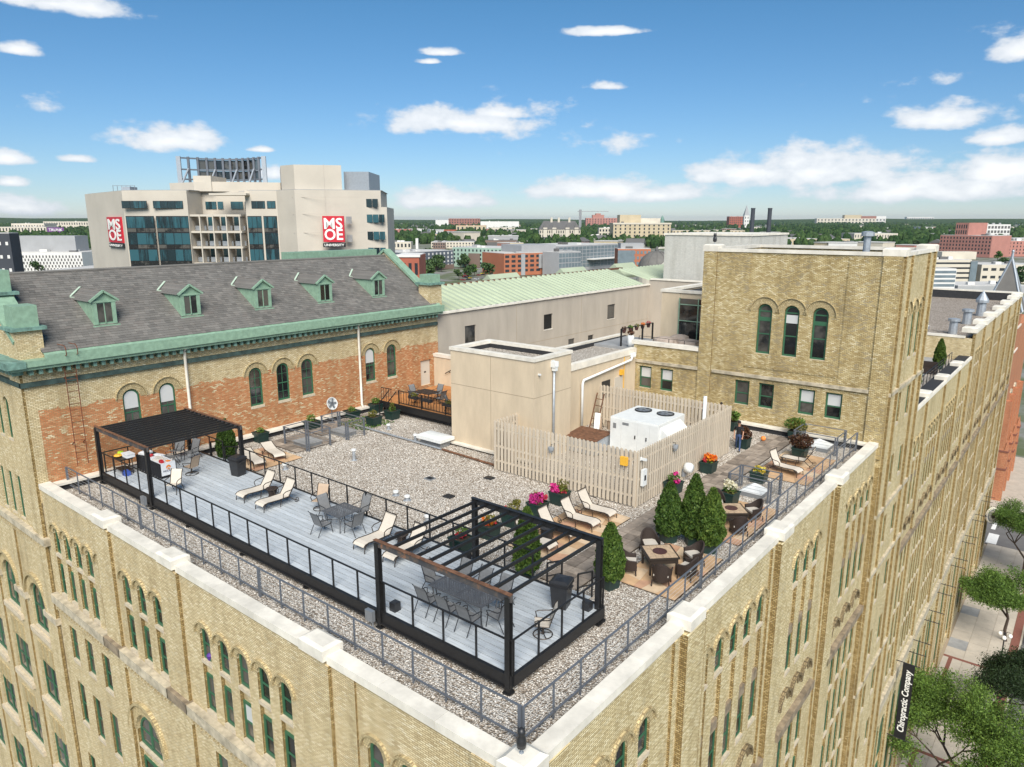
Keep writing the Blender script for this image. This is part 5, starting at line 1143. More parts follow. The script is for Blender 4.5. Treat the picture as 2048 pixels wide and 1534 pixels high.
stn.put((-24.35, 4.15, DZ), R(-75), 'tan swivel chair beside the white draped end of the buffet table')
sa.put((-22.55, 2.35, DZ), R(35), 'cream sling chair by the front railing under the left pergola')
sc.put((-26.6, 5.35, DZ), R(15), 'grey sling chair at the back of the left pergola, nearer the arborvitae', G2)
sc.put((-27.4, 5.0, DZ), R(40), 'grey sling chair in the back corner of the left pergola', G2)
sc.put((-26.6, 4.2, DZ), R(-30), 'grey sling chair behind the draped buffet table', G2)
# wicker lounge groups
ft = Proto(fire_table()); wc = Proto(wicker_chair()); G3 = 'brown wicker armchairs'
ft.put((-1.75, 10.72, .04), R(45), 'square tile topped fire table with a round lid near the railing', 'tile topped fire tables')
ft.put((-1.35, 16.5, .04), R(40), 'second square tile topped fire table behind the three arborvitae', 'tile topped fire tables')
for x, y, rz, lab in [(-2.75, 11.75, 45, 'wicker armchair with cream cushion behind the near fire table'), (-2.55, 9.75, 120, 'wicker armchair left of the near fire table beside the arborvitae'), (-1.1, 9.65, 200, 'wicker armchair with its back to the camera at the near fire table'), (-.55, 10.75, -90, 'wicker armchair between the near fire table and the railing'), (-.85, 11.9, -35, 'wicker armchair right of the near fire table by the arborvitae'),
                      (-2.5, 17.6, 30, 'wicker armchair behind the far fire table'), (-.7, 17.6, -40, 'wicker armchair right of the far fire table by the skylight guard'), (-.6, 15.6, 215, 'wicker armchair at the far fire table close to the railing')]:
    wc.put((x, y, .04), R(rz), lab, G3)
# bins
def bin_(loc, rz, lab):
    b = thing('trash_bin', lab, 'bin', loc, rz)
    m = MB(); 
    for (w0, d0, z0), (w1, d1, z1) in zip([(.24, .24, 0), (.30, .30, .85)], [(.30, .30, .85), (.32, .32, .9)]):
        m.add([(-w0, -d0, z0), (w0, -d0, z0), (w0, d0, z0), (-w0, d0, z0), (-w1, -d1, z1), (w1, -d1, z1), (w1, d1, z1), (-w1, d1, z1)], [(0, 1, 5, 4), (1, 2, 6, 5), (2, 3, 7, 6), (3, 0, 4, 7), (3, 2, 1, 0)])
    obj('body', m.mesh('body', 'black_plastic'), b)
    obj('lid', MB().lathe([(.45, .88), (.46, .94), (.34, 1.0), (0, 1.03)], 4, M=Matrix.Rotation(R(45), 4, 'Z')).mesh('lid', 'black_plastic'), b)
    obj('liner', MB().box(-.325, .325, -.325, .325, .80, .88).mesh('liner', 'black_cloth'), b)
    for s_ in (-1, 1): obj('handle', MB().box(s_ * .31, s_ * .38, -.12, .12, .72, .77).mesh('handle', 'black_plastic'), b)
bin_((-2.55, 5.4, DZ), R(15), 'black trash bin under the near pergola by the steps'); bin_((-22.4, 5.55, DZ), R(10), 'black trash bin on the deck beside the left pergola post')
for i, (x, y) in enumerate([(-1.75, 5.75), (-7.2, 5.85), (-6.6, 1.75)]):
    o = thing('speaker_pot', ['small black outdoor speaker by the right pergola post', 'small black outdoor speaker behind the near pergola', 'small black outdoor speaker by the front pergola post'][i], 'speaker', (x, y, DZ)); obj('case', MB().box(-.13, .13, -.13, .13, 0, .3).mesh('case', 'black_plastic'), o); obj('grille', MB().lathe([(.1, .3), (.1, .315), (0, .32)], 12).mesh('grille', 'frame_dark'), o)
# buffet table with cloth, banner and food
bt = thing('buffet_table', 'long folding table draped in black cloth under the left pergola', 'table', (-26.05, 3.2, DZ))
obj('table_top', MB().box(-1.22, 1.22, -.38, .38, .70, .74).mesh('table_top', 'grey_metal'), bt)
for x in (-1, 1):
    for y in (-.3, .3): obj('leg', MB().tube([(x, y, 0), (x, y, .7)], .02, 5).mesh('leg', 'grey_metal'), bt)
tcl = thing('black_tablecloth', 'black cloth hanging to the deck around the buffet table', 'tablecloth', (-26.05, 3.2, DZ))
m = MB(); per = []
for k in range(80):
    t = k / 80 * 2 * (2.5 + .82); 
    if t < 2.5: x, y = -1.25 + t, -.41
    elif t < 3.32: x, y = 1.25, -.41 + (t - 2.5)
    elif t < 5.82: x, y = 1.25 - (t - 3.32), .41
    else: x, y = -1.25, .41 - (t - 5.82)
    per.append((x, y, .03 * math.sin(k * 1.9)))
for k in range(80):
    a = per[k]; b_ = per[(k + 1) % 80]; e = lambda p, f: (p[0] * (1 + .02 * f) + (p[2] * f if abs(abs(p[1]) - .41) > .01 or True else 0) * (1 if abs(p[0]) > 1.24 else 0) * (1 if p[0] > 0 else -1), p[1] + p[2] * f * (1 if p[1] > 0 else -1), .752 if f == 0 else .02)
    m.add([e(a, 0), e(b_, 0), e(b_, 1), e(a, 1)], [(0, 3, 2, 1)])
m.add([(x, y, .752) for x, y, _ in per], [tuple(range(80))])
obj('drape', m.mesh('drape', 'black_cloth'), tcl)
bn = thing('banner_cloth', 'white table runner printed HOLISTIK with an orange sun at the table end', 'banner', (-24.78, 3.2, DZ + .76))
obj('cloth', MB().box(-1.6, .03, -.36, .36, 0, .008).box(.03, .045, -.36, .36, -.62, .008).mesh('cloth', 'white_cloth'), bn)
Rx = Matrix(((0, 0, 1), (1, 0, 0), (0, 1, 0))).to_quaternion()
obj('lettering', text_mesh('HOLISTIK', .13, 'ink', .003, .001), bn, (.05, 0, -.40), rot=Rx)
obj('sun_logo', MB().lathe([(.12, 0), (.12, .003), (0, .003)], 24).mesh('sun_logo', 'orange'), bn, (.047, 0, -.22), rot=Rx)
obj('cloud_logo', MB().box(-.1, .1, -.07, -.03, .003, .005).lathe([(.045, .003), (.045, .005), (0, .005)], 10, (0, -.03, 0)).mesh('cloud_logo', 'letter_white'), bn, (.047, 0, -.22), rot=Rx)
items = [('gift_bag', 'signal_red', 'red paper gift bag on the buffet table', 'bag', (-24.95, 2.98), (.12, .08, .14)), ('snack_box', 'orange', 'orange snack box on the buffet table', 'box', (-24.95, 3.3), (.1, .08, .05)), ('cup', 'paper', 'paper cup at the banner end of the buffet', 'cup', (-24.85, 3.45), (.04, .04, .12)),
         ('food_tray', 'paper', 'tray of wrapped food in the middle of the buffet table', 'tray', (-25.5, 3.15), (.25, .2, .06)), ('leaflet_pile', 'paper', 'pile of leaflets on the white runner', 'leaflets', (-25.9, 3.3), (.2, .14, .03)), ('folded_napkins', 'white_cloth', 'heap of folded white napkins at the far end of the buffet', 'napkins', (-27.0, 3.15), (.22, .26, .14)), ('pizza_box', 'white_cloth', 'open white box on the chairs side of the buffet', 'box', (-26.2, 3.45), (.3, .12, .07)), ('fruit_bowl', 'signal_red', 'bowl of red fruit on the buffet table', 'bowl', (-26.35, 3.1), (.14, .14, .09))]
for nm, mt, lab, cat, (x, y), (a, b_, c) in items:
    if nm in ('cup', 'fruit_bowl'): me = MB().lathe([(a * .7, 0), (a, c), (a * .8, c), (a * .6, c * .4), (0, c * .35)], 12).mesh(nm, mt)
    else:
        m = MB(); m.box(-a, a, -b_, b_, 0, c * .6); m.add([(-a, -b_, c * .6), (a, -b_, c * .6), (a, b_, c * .6), (-a, b_, c * .6), (-a * .7, -b_ * .6, c), (a * .8, -b_ * .5, c * .95), (a * .7, b_ * .7, c * 1.05), (-a * .8, b_ * .6, c)], [(0, 1, 5, 4), (1, 2, 6, 5), (2, 3, 7, 6), (3, 0, 4, 7), (4, 5, 6, 7)]); me = m.mesh(nm, mt)
    tag(obj(nm, me, None, (x, y, DZ + .775), rnd.uniform(-.4, .4)), lab, cat)
gr = thing('grill_cart', 'black barbecue cart in the front corner of the left pergola', 'grill', (-27.2, 2.1, DZ), R(0))
obj('shelf', MB().box(-.5, .5, -.3, .3, .78, .84).mesh('shelf', 'black_steel'), gr)
obj('lower_shelf', MB().box(-.45, .45, -.25, .25, .2, .23).mesh('lower_shelf', 'black_steel'), gr)
for x in (-.45, .45):
    for y in (-.25, .25): obj('leg', MB().tube([(x, y, 0), (x, y, .8)], .022, 5).mesh('leg', 'black_steel'), gr)
tag(obj('foil_tray', MB().box(-.3, .3, -.2, .2, 0, .16).box(-.32, .32, -.22, .22, .16, .18).mesh('foil_tray', 'white_cloth'), None, (-27.0, 2.3, DZ + .84)), 'white lidded cooler on the barbecue cart', 'cooler')
tag(obj('shopping_bag', MB().lathe([(.1, 0), (.17, .08), (.13, .2), (.05, .22)], 9).mesh('shopping_bag', 'lime'), None, (-27.5, 2.15, DZ + .84)), 'lime green shopping bag on the barbecue cart', 'bag')
tag(obj('shopping_bag', MB().lathe([(.1, 0), (.2, .06), (.15, .13), (0, .15)], 9).mesh('shopping_bag', 'bright_yellow'), None, (-27.35, 1.95, DZ + .84)), 'yellow shopping bag on the barbecue cart', 'bag')
tag(obj('tool_bag', MB().box(-.18, .18, -.14, .14, 0, .2).box(-.12, .12, -.1, .1, .2, .26).mesh('tool_bag', 'blue'), None, (-26.7, 2.0, DZ)), 'blue bag on the deck below the barbecue cart', 'bag')
# ---------------------------------------------------------------- skylight guards and roof fittings
def guard(x0, x1, y0, y1, lab, sky_lab, pyramid, zt=1.08):
    g = thing('skylight_guard', lab, 'guard rail', ((x0 + x1) / 2, (y0 + y1) / 2, 0), 0, 'skylight guard rails')
    c = [(x0, y0), (x1, y0), (x1, y1), (x0, y1)]
    for i in range(4):
        p = c[i]; q = c[(i + 1) % 4]
        for (a, b_) in ((p, q),):
            d = Vector((b_[0] - a[0], b_[1] - a[1], 0)).normalized() * .09
            obj('post', MB().box(-.035, .035, -.035, .035, 0, zt).mesh('post', 'rail_grey'), g, (a[0] + d.x, a[1] + d.y, 0), world=True)
            obj('post', MB().box(-.035, .035, -.035, .035, 0, zt).mesh('post', 'rail_grey'), g, (b_[0] - d.x, b_[1] - d.y, 0), world=True)
        beam('top_rail', 'rail_grey', g, (*p, zt), (*q, zt), .05, .04, True)
        for k in range(5): beam('cable', 'grey_metal', g, (*p, .2 + k * .17), (*q, .2 + k * .17), .012, world=True)
    s = thing('roof_skylight', sky_lab, 'skylight', ((x0 + x1) / 2, (y0 + y1) / 2, 0)); w, h = (x1 - x0) * .27, (y1 - y0) * .33
    obj('curb', MB().box(-w, w, -h, h, 0, .22).mesh('curb', 'grey_metal'), s)
    if pyramid: obj('dome', MB().add([(-w, -h, .221), (w, -h, .221), (w, h, .221), (-w, h, .221), (0, 0, .6)], [(0, 1, 4), (1, 2, 4), (2, 3, 4), (3, 0, 4)]).mesh('dome', 'white_metal'), s)
    else: obj('lid', MB().box(-w - .05, w + .05, -h - .05, h + .05, .221, .27).mesh('lid', 'concrete_grey'), s)
guard(-26.6, -24.25, 10.95, 12.6, 'grey guard rail around the roof hatch nearest the left patio', 'dark flat roof hatch nearest the left patio', False)
guard(-26.85, -24.3, 13.8, 15.2, 'grey guard rail around the roof hatch by the brick wall fan', 'dark flat roof hatch nearest the brick wall fan', False)
guard(-2.9, -.85, 19.85, 21.4, 'grey guard rail around the skylight behind the far fire table', 'white pyramid skylight behind the far fire table', True)
guard(-2.9, -.5, 29.2, 31.1, 'grey guard rail around the skylight at the foot of the tower', 'white pyramid skylight at the foot of the tower', True)
o = thing('roof_curb_vent', 'long low white roof vent with overhanging lid beside the lift house', 'vent', (-19.55, 16.6, 0)); obj('curb', MB().box(-.85, .75, -.4, .4, 0, .35).mesh('curb', 'grey_metal'), o); obj('lid', MB().add([(-1.05, -.6, .36), (.95, -.6, .36), (.95, .6, .36), (-1.05, .6, .36), (-1.05, -.6, .55), (.95, -.6, .55), (.95, .6, .55), (-1.05, .6, .55), (-.9, -.2, .62), (.8, -.2, .62), (.8, .2, .62), (-.9, .2, .62)], [(0, 1, 5, 4), (1, 2, 6, 5), (2, 3, 7, 6), (3, 0, 4, 7), (4, 5, 9, 8), (5, 6, 10, 9), (6, 7, 11, 10), (7, 4, 8, 11), (8, 9, 10, 11), (3, 2, 1, 0)]).mesh('lid', 'white_metal'), o)
o = thing('roof_pipe', 'long low grey pipe crossing the gravel towards the lift house', 'pipe', (-20, 15.9, 0)); obj('run', MB().tube([(-26.4, 16.1, .1), (-18.5, 15.95, .1)], .06, 6).mesh('run', 'zinc'), o, world=True); obj('run', MB().tube([(-18.4, 15.95, .1), (-14.1, 15.75, .1)], .06, 6).mesh('run', 'rusty_steel'), o, world=True)
for k in range(6): obj('block', MB().box(-.1, .1, -.15, .15, 0, .06).mesh('block', 'paver_dark'), o, (-25.5 + k * 2.2, 16.05 - k * .05, 0), world=True)
VN = [(-21.05, 11.7, .55, 'short zinc pipe vent alone in the middle of the gravel'), (-15.3, 9.6, .14, 'left of two low round vents behind the deck railing'), (-14.4, 9.5, .16, 'right of two low round vents behind the deck railing'), (-21.0, 16.3, .35, 'thin white pipe vent left of the long roof vent'), (-20.3, 17.0, .25, 'white capped vent just behind the long roof vent'), (-24.2, 17.0, .25, 'small round vent in front of the cedar deck'), (-22.7, 8.4, .25, 'pale stone drum on the gravel behind the left railing'), (-11.8, 8.3, .25, 'low white vent close behind the deck railing')]
for x, y, h, lab in VN:
    o = thing('pipe_vent', lab, 'vent', (x, y, 0)); obj('pipe', MB().lathe([(.2, 0), (.09, .03), (.09, h)], 10).mesh('pipe', 'zinc'), o); obj('cap', MB().lathe([(.14, h), (.14, h + .08), (0, h + .12)], 10).mesh('cap', 'white_metal'), o)
for i, (x, y) in enumerate([(-13.3, 14.2), (-13.15, 11.05), (-15.6, 12.2)]):
    o = thing('roof_drain', ['black roof drain at the corner of the fence', 'black roof drain in the open gravel', 'grey roof drain left in the open gravel'][i], 'drain', (x, y, 0)); obj('frame', MB().box(-.24, .24, -.2, .2, 0, .06).mesh('frame', 'membrane' if i < 2 else 'grey_metal'), o); obj('grate', MB().box(-.17, .17, -.13, .13, .06, .075).mesh('grate', 'black_steel'), o)
o = thing('patio_fan', 'round silver pedestal fan standing against the brick wall', 'fan', (-28.1, 15.6, 0), R(90))
obj('stand', MB().lathe([(.28, 0), (.28, .04), (.03, .06), (.03, 1.1)], 14).mesh('stand', 'rail_grey'), o)
Mx = Matrix.Translation((0, -.1, 1.35)) @ Matrix.Rotation(R(75), 4, 'X')
obj('shell', MB().lathe([(.1, -.12), (.38, -.08), (.42, 0), (.4, .03), (.38, 0), (.3, -.06)], 20, M=Mx).mesh('shell', 'white_metal', True), o)
m = MB()
for r_ in (.1, .2, .3): m.tube([Mx @ Vector((r_ * math.cos(a), r_ * math.sin(a), .03)) for a in [k * math.tau / 20 for k in range(20)]], .008, 3, True)
obj('grille', m.mesh('grille', 'grey_metal'), o); m = MB()
for k in range(5): a = k * math.tau / 5; m.bar(Mx @ Vector((0, 0, 0)), Mx @ Vector((.34 * math.cos(a), .34 * math.sin(a), 0)), .13, .01, up=Mx.to_3x3() @ Vector((0, 0, 1)))
obj('blade', m.mesh('blade', 'grey_metal'), o)
# ---------------------------------------------------------------- foliage
def leaves(n, sampler, size, up=.0, seed=1, aspect=.55, nrm=None):
    r = np.random.default_rng(seed); P = sampler(r, n); n = len(P)
    a = r.normal(size=(n, 3)); a[:, 2] += up; a /= np.linalg.norm(a, axis=1)[:, None]
    b = r.normal(size=(n, 3)); b -= a * (a * b).sum(1)[:, None]; b /= np.linalg.norm(b, axis=1)[:, None]
    s = size * r.uniform(.6, 1.35, (n, 1))
    V = np.concatenate([P - b * s * aspect * .5, P + a * s * .5, P + b * s * aspect * .5, P + a * s * 1.1][0:0] + [P - a * s * .5, P + b * s * aspect * .5, P + a * s * .6, P - b * s * aspect * .5], 1).reshape(-1, 3)
    return V, np.arange(4 * n).reshape(-1, 4)
def cone_sampler(h, r0, lump=.14, seed=0):
    def f(r, n):
        z = r.uniform(0, 1, n) ** 1.1; a = r.uniform(0, math.tau, n)
        prof = np.where(z < .18, .80 + 1.1 * z, 1.0 - ((z - .18) / .82) ** 2.1 * .88)
        l = 1 + lump * (np.sin(a * 5 + z * 17 + seed) * .6 + np.sin(a * 9 - z * 29 + seed * 2) * .5)
        R_ = r0 * prof * l * (r.uniform(0, 1, n) ** .35 * .35 + .68)
        return np.stack([R_ * np.cos(a), R_ * np.sin(a), z * h], 1)
    return f
def ball_sampler(cs):
    cs = np.array(cs)
    def f(r, n):
        k = r.integers(0, len(cs), n); d = r.normal(size=(n, 3)); d /= np.linalg.norm(d, axis=1)[:, None]
        return cs[k, :3] + d * (cs[k, 3] * r.uniform(.25, 1, n) ** .5)[:, None] * np.array([1, 1, .75])
    return f
def planter_mesh(w, h):
    m = MB(); a, b_ = w * .42, w * .5
    m.add([(-a, -a, 0), (a, -a, 0), (a, a, 0), (-a, a, 0), (-b_, -b_, h), (b_, -b_, h), (b_, b_, h), (-b_, b_, h)], [(0, 1, 5, 4), (1, 2, 6, 5), (2, 3, 7, 6), (3, 0, 4, 7), (3, 2, 1, 0)])
    for (x0, x1, y0, y1) in ((-b_ - .02, b_ + .02, -b_ - .02, -b_ + .03), (-b_ - .02, b_ + .02, b_ - .03, b_ + .02), (-b_ - .02, -b_ + .03, -b_ + .03, b_ - .03), (b_ - .03, b_ + .02, -b_ + .03, b_ - .03)): m.box(x0, x1, y0, y1, h - .06, h + .01)
    return m.mesh('planter', 'planter_green')
PL = {}
def planter(par, w, h):
    if (w, h) not in PL: PL[(w, h)] = (planter_mesh(w, h), MB().box(-w * .47, w * .47, -w * .47, w * .47, h - .12, h - .06).mesh('soil', 'soil'))
    p = obj('planter', PL[(w, h)][0], par); obj('soil', PL[(w, h)][1], p); return p
ARB = [npmesh('foliage', *leaves(7500, cone_sampler(h, r, .17, s), .13, 1.0, s, .6), 'leaf_arb') for h, r, s in ((2.05, .49, 1), (2.45, .48, 2), (2.25, .50, 3))]
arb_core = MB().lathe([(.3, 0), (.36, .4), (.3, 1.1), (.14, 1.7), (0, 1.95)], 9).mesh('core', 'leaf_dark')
for i, (x, y, z, k, s_, lab) in enumerate([(-26.0, 7.0, 0, 0, 1.0, 'arborvitae behind the left pergola, beside its steps'), (-5.2, 6.95, 0, 1, .98, 'arborvitae seen through the slats of the near pergola'), (-2.5, 8.35, 0, 0, 1.0, 'arborvitae at the right corner of the near deck'), (-2.65, 13.2, 0, 0, 1.05, 'left arborvitae of the three beside the fire table'), (-1.75, 13.6, 0, 1, 1.05, 'middle and tallest arborvitae of the three beside the fire table'), (-.9, 13.4, 0, 2, 1.0, 'right arborvitae of the three, next to the railing'),
                      (-.6, 46.2, -.05, 0, .95, 'arborvitae on the far terrace nearest the tower'), (-.6, 50.6, -.05, 0, .9, 'arborvitae in the middle of the far terrace railing'), (-.6, 61, -.05, 1, .95, 'arborvitae at the far end of the far terrace')]):
    o = thing('arborvitae', lab, 'shrub', (x, y, z), rnd.uniform(0, 6), 'potted arborvitae'); planter(o, .6, .5)
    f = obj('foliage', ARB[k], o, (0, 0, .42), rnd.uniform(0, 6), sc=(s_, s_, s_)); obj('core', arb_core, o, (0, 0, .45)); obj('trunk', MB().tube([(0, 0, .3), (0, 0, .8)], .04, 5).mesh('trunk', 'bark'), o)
def plant(loc, lab, w=.55, h=.48, cl=(), fl=(), seed=1, cat='planter', sz=.10, rz=None):
    """cl: (material, n, balls), fl: flowers (material, n, balls, size)"""
    o = thing('planter_box', lab, cat, loc, rnd.uniform(-.1, .1) if rz is None else rz, 'dark green planter boxes'); planter(o, w, h)
    for i, (mt, n, balls) in enumerate(cl):
        obj('foliage', npmesh('foliage', *leaves(n, ball_sampler(balls), sz, .5, seed * 7 + i), mt), o)
    for i, (mt, n, balls, s_) in enumerate(fl):
        obj('flowers', npmesh('flowers', *leaves(n, ball_sampler(balls), s_, .6, seed * 11 + i, 1.0), mt), o)
    return o
B_ = lambda x, y, z, r: (x, y, z, r)
plant((-8.55, 13.75, 0), 'planter of magenta and yellow flowers nearest the fence', .75, .6, [('leaf_olive', 260, [B_(.1, .15, .95, .3), B_(.15, .1, .75, .25)]), ('leaf_green', 120, [B_(.1, .1, .65, .25)])], [('fl_magenta', 260, [B_(-.25, -.1, .78, .24), B_(-.1, -.2, .68, .2)], .10), ('fl_red', 40, [B_(.3, -.05, .66, .12)], .08)], 1)
plant((-8.55, 12.05, 0), 'planter overflowing with magenta flowers, second from the fence', .75, .6, [('leaf_olive', 160, [B_(-.2, .1, .8, .25)]), ('leaf_green', 100, [B_(0, 0, .66, .3)])], [('fl_magenta', 420, [B_(.1, 0, .85, .3), B_(-.05, -.2, .7, .26), B_(-.2, -.05, .82, .2)], .10), ('fl_red', 90, [B_(.25, .1, .85, .2)], .09)], 2)
plant((-8.7, 10.4, 0), 'planter with yellow green leaves and a red bloom, third from the fence', .75, .6, [('leaf_olive', 340, [B_(.05, 0, .85, .32), B_(.15, .1, 1.05, .2)])], [('fl_red', 60, [B_(-.3, -.1, .75, .12), B_(.3, -.1, .65, .12)], .10)], 3)
plant((-8.7, 8.85, 0), 'planter of orange and green plants behind the near pergola', .75, .6, [('leaf_olive', 220, [B_(.1, 0, .8, .28)])], [('fl_orange', 70, [B_(-.2, 0, .75, .18), B_(.1, -.1, .7, .18)], .10), ('fl_red', 40, [B_(.2, .1, .72, .15)], .09)], 4)
plant((-8.7, 7.15, 0), 'planter of purple red flowers closest behind the deck railing', .75, .6, [('leaf_green', 200, [B_(-.1, .1, .8, .28)])], [('fl_red', 90, [B_(0, -.1, .68, .2), B_(.15, 0, .75, .15)], .09)], 5)
plant((-4.95, 22.2, 0), 'planter of bright orange flowers against the right fence side', .72, .6, [('leaf_green', 150, [B_(0, 0, .66, .28)])], [('fl_orange', 330, [B_(0, 0, .85, .28), B_(.15, .1, .8, .25)], .10), ('fl_red', 60, [B_(-.1, -.2, .72, .15)], .09)], 6)
plant((-5.0, 18.3, 0), 'planter of pink flowers near the front corner of the fence', .72, .6, [('leaf_green', 260, [B_(0, 0, .78, .32)])], [('fl_magenta', 120, [B_(.2, -.1, .7, .18), B_(.05, .1, .98, .12)], .11)], 7)
plant((-2.35, 18.75, 0), 'planter of white flowers between fire table and skylight guard', .72, .6, [('leaf_green', 160, [B_(0, 0, .75, .3)]), ('leaf_olive', 90, [B_(.1, 0, .7, .3)])], [('fl_white', 150, [B_(-.1, .05, .98, .26), B_(.1, 0, .88, .25)], .11)], 8)
plant((-2.35, 22.5, 0), 'planter of yellow flowers behind the skylight guard', .75, .55, [('leaf_green', 90, [B_(0, 0, .62, .25)])], [('fl_yellow', 170, [B_(-.1, 0, .66, .24), B_(.12, 0, .64, .22)], .10)], 9)
plant((-2.0, 27.7, 0), 'planter with a dark red leaved bush beside the far chaises', .72, .6, [('leaf_red', 700, [B_(0, 0, 1.0, .55), B_(.25, .1, .95, .45), B_(-.3, 0, .95, .42)])], [], 10, sz=.15)
plant((-3.4, 31.0, 0), 'planter with a rounded olive green bush under the tower windows', .65, .55, [('leaf_olive', 380, [B_(0, 0, 1.0, .5), B_(.3, 0, .9, .4)]), ('leaf_green', 380, [B_(-.2, 0, 1.0, .5), B_(.2, .1, 1.05, .42)])], [], 11, sz=.15)
plant((-5.15, 27.5, 0), 'planter with a small dark red shrub beside the man in black', .65, .6, [('leaf_red', 420, [B_(.1, 0, .85, .35), B_(-.1, .1, 1.0, .35)])], [], 12, sz=.14)
plant((-7.2, 30.6, 0), 'planter with a leafy green shrub below the tower string course', .75, .6, [('leaf_olive', 260, [B_(0, 0, .9, .42)]), ('leaf_green', 320, [B_(.1, 0, .95, .45)])], [], 13, sz=.15)
plant((-28.15, 10.4, 0), 'planter of low green leaves by the brick wall near the chaises', .72, .6, [('leaf_green', 110, [B_(0, 0, .68, .25)])], [], 14)
plant((-28.1, 14.0, 0), 'planter of spiky green leaves against the wall behind the hatch rails', .85, .5, [('leaf_green', 200, [B_(0, 0, .7, .32)])], [], 15)
plant((-28.2, 17.3, 0), 'planter against the wall between the fan and the downpipe', .85, .5, [('leaf_green', 130, [B_(0, 0, .6, .28)])], [], 16)
plant((-28.1, 19.3, 0), 'planter of bushy greens at the foot of the second downpipe', .75, .6, [('leaf_green', 240, [B_(0, 0, .8, .3)])], [], 17)
plant((-25.6, 17.0, 0), 'planter of pale leaves on the gravel before the cedar deck steps', .78, .6, [('leaf_olive', 200, [B_(-.1, 0, .78, .32)])], [], 18)
plant((-25.85, 18.8, 0), 'planter with a tall pale plant right in front of the cedar deck', .78, .6, [('leaf_olive', 160, [B_(0, 0, .78, .22), B_(0, 0, 1.0, .16)]), ('leaf_green', 90, [B_(0, 0, .7, .25)])], [], 19)
V = leaves(900, lambda r, n: np.stack([r.uniform(-27.6, -25.0, n), r.uniform(15.6, 18.2, n), r.uniform(0, .12, n)], 1), .12, 1.5, 5)
o = obj('weeds', npmesh('weeds', *V, 'leaf_green')); o['kind'] = 'stuff'; o['label'] = 'straggling green weeds in the gravel by the planters'; o['category'] = 'weeds'
# ---------------------------------------------------------------- cedar deck at the back
cd = thing('cedar_deck', 'raised cedar deck with black railing behind the lift house', 'deck', (-24, 22.5, 0))
for i in range(22): cube('board', 'cedar', cd, -28.2, -19.2, 19.72 + i * .275, 19.72 + i * .275 + .265, .76, .80, True)
cube('edge_beam', 'black_steel', cd, -28.2, -19.2, 19.62, 19.7, .35, .78, True); cube('under_frame', 'membrane', cd, -28, -19.3, 19.9, 25.7, .1, .74, True)
cr_ = thing('cedar_deck_railing', 'black baluster railing along the front of the cedar deck', 'railing', (-24, 19.75, .8))
for k in range(26): cube('baluster', 'black_steel', cr_, -26.0 + k * .26, -25.978 + k * .26, 19.74, 19.765, .9, 1.7, True)
for z in (.88, 1.72): beam('top_rail' if z > 1 else 'bottom_rail', 'black_steel', cr_, (-26.2, 19.75, z), (-19.2, 19.75, z), .05, .04, True)
for x in (-26.2, -24.0, -21.8, -19.6): cube('post', 'black_steel', cr_, x - .035, x + .035, 19.72, 19.79, .4, 1.75, True)
for p, q in (((-28.0, 19.75, 1.7), (-26.9, 19.75, 1.7)),): 
    beam('top_rail', 'black_steel', cr_, p, q, .05, .04, True)
    for k in range(5): cube('baluster', 'black_steel', cr_, -28.0 + k * .25, -27.98 + k * .25, 19.74, 19.765, .8, 1.7, True)
cs_ = thing('cedar_deck_steps', 'black steel steps with sloping handrails up to the cedar deck', 'steps', (-26.6, 19, 0))
for k in range(3): cube('tread', 'black_steel', cs_, -27.0, -26.3, 19.3 - k * .28, 19.56 - k * .28, .55 - k * .2, .6 - k * .2, True)
for x in (-27.0, -26.3): beam('handrail', 'black_steel', cs_, (x, 19.6, 1.65), (x, 18.7, .95), .05, world=True); cube('post', 'black_steel', cs_, x - .03, x + .03, 18.67, 18.73, 0, .96, True)
rail_run(cr_, (-24.6, 24.2, .8), (-22.3, 24.2, .8), 1.0, .04, 'black_steel', 1, .045)
dt = thing('patio_table', 'dark square table on the cedar deck', 'table', (-25.1, 21.3, .8)); obj('table_top', MB().box(-.75, .75, -.55, .55, .70, .74).mesh('table_top', 'wicker'), dt)
for x in (-.65, .65):
    for y in (-.45, .45): obj('leg', MB().tube([(x, y, 0), (x, y, .7)], .03, 5).mesh('leg', 'frame_dark'), dt)
for x, y, rz, lab in [(-26.2, 21.3, 90, 'grey chair left of the dark table on the cedar deck'), (-25.1, 22.3, 0, 'grey chair behind the dark table on the cedar deck'), (-23.9, 21.4, -90, 'grey chair right of the dark table on the cedar deck'), (-25.3, 20.4, 180, 'grey chair before the dark table on the cedar deck'), (-22.2, 20.7, 120, 'grey chair by the lift house end of the cedar deck')]: sc.put((x, y, .8), R(rz), lab, G2)
for i, x in enumerate((-24.6, -23.3, -21.4)):
    o = thing('rail_planter', ['left window box hung on the cedar deck railing', 'middle window box hung on the cedar deck railing', 'right window box hung on the cedar deck railing'][i], 'planter', (x, 19.6, 1.42)); obj('box', MB().box(-.4, .4, -.12, .12, 0, .2).mesh('box', 'black_plastic'), o)
    if i != 1: obj('foliage', npmesh('foliage', *leaves(110, ball_sampler([(0, 0, .3, .22), (.15, 0, .26, .18)]), .1, .5, 40 + i), 'leaf_olive'), o)
hr_ = thing('wall_handrail', 'black handrail sloping up the tan wall behind the cedar deck', 'handrail', (-27, 25.7, 2)); obj('bar', MB().tube([(-27.6, 25.68, 1.75), (-26.2, 25.68, 2.5)], .03, 5).mesh('bar', 'black_steel'), hr_, world=True); obj('bracket', MB().bar((-27.2, 25.68, 1.95), (-27.2, 25.8, 1.85), .04).mesh('bracket', 'black_steel'), hr_, world=True)
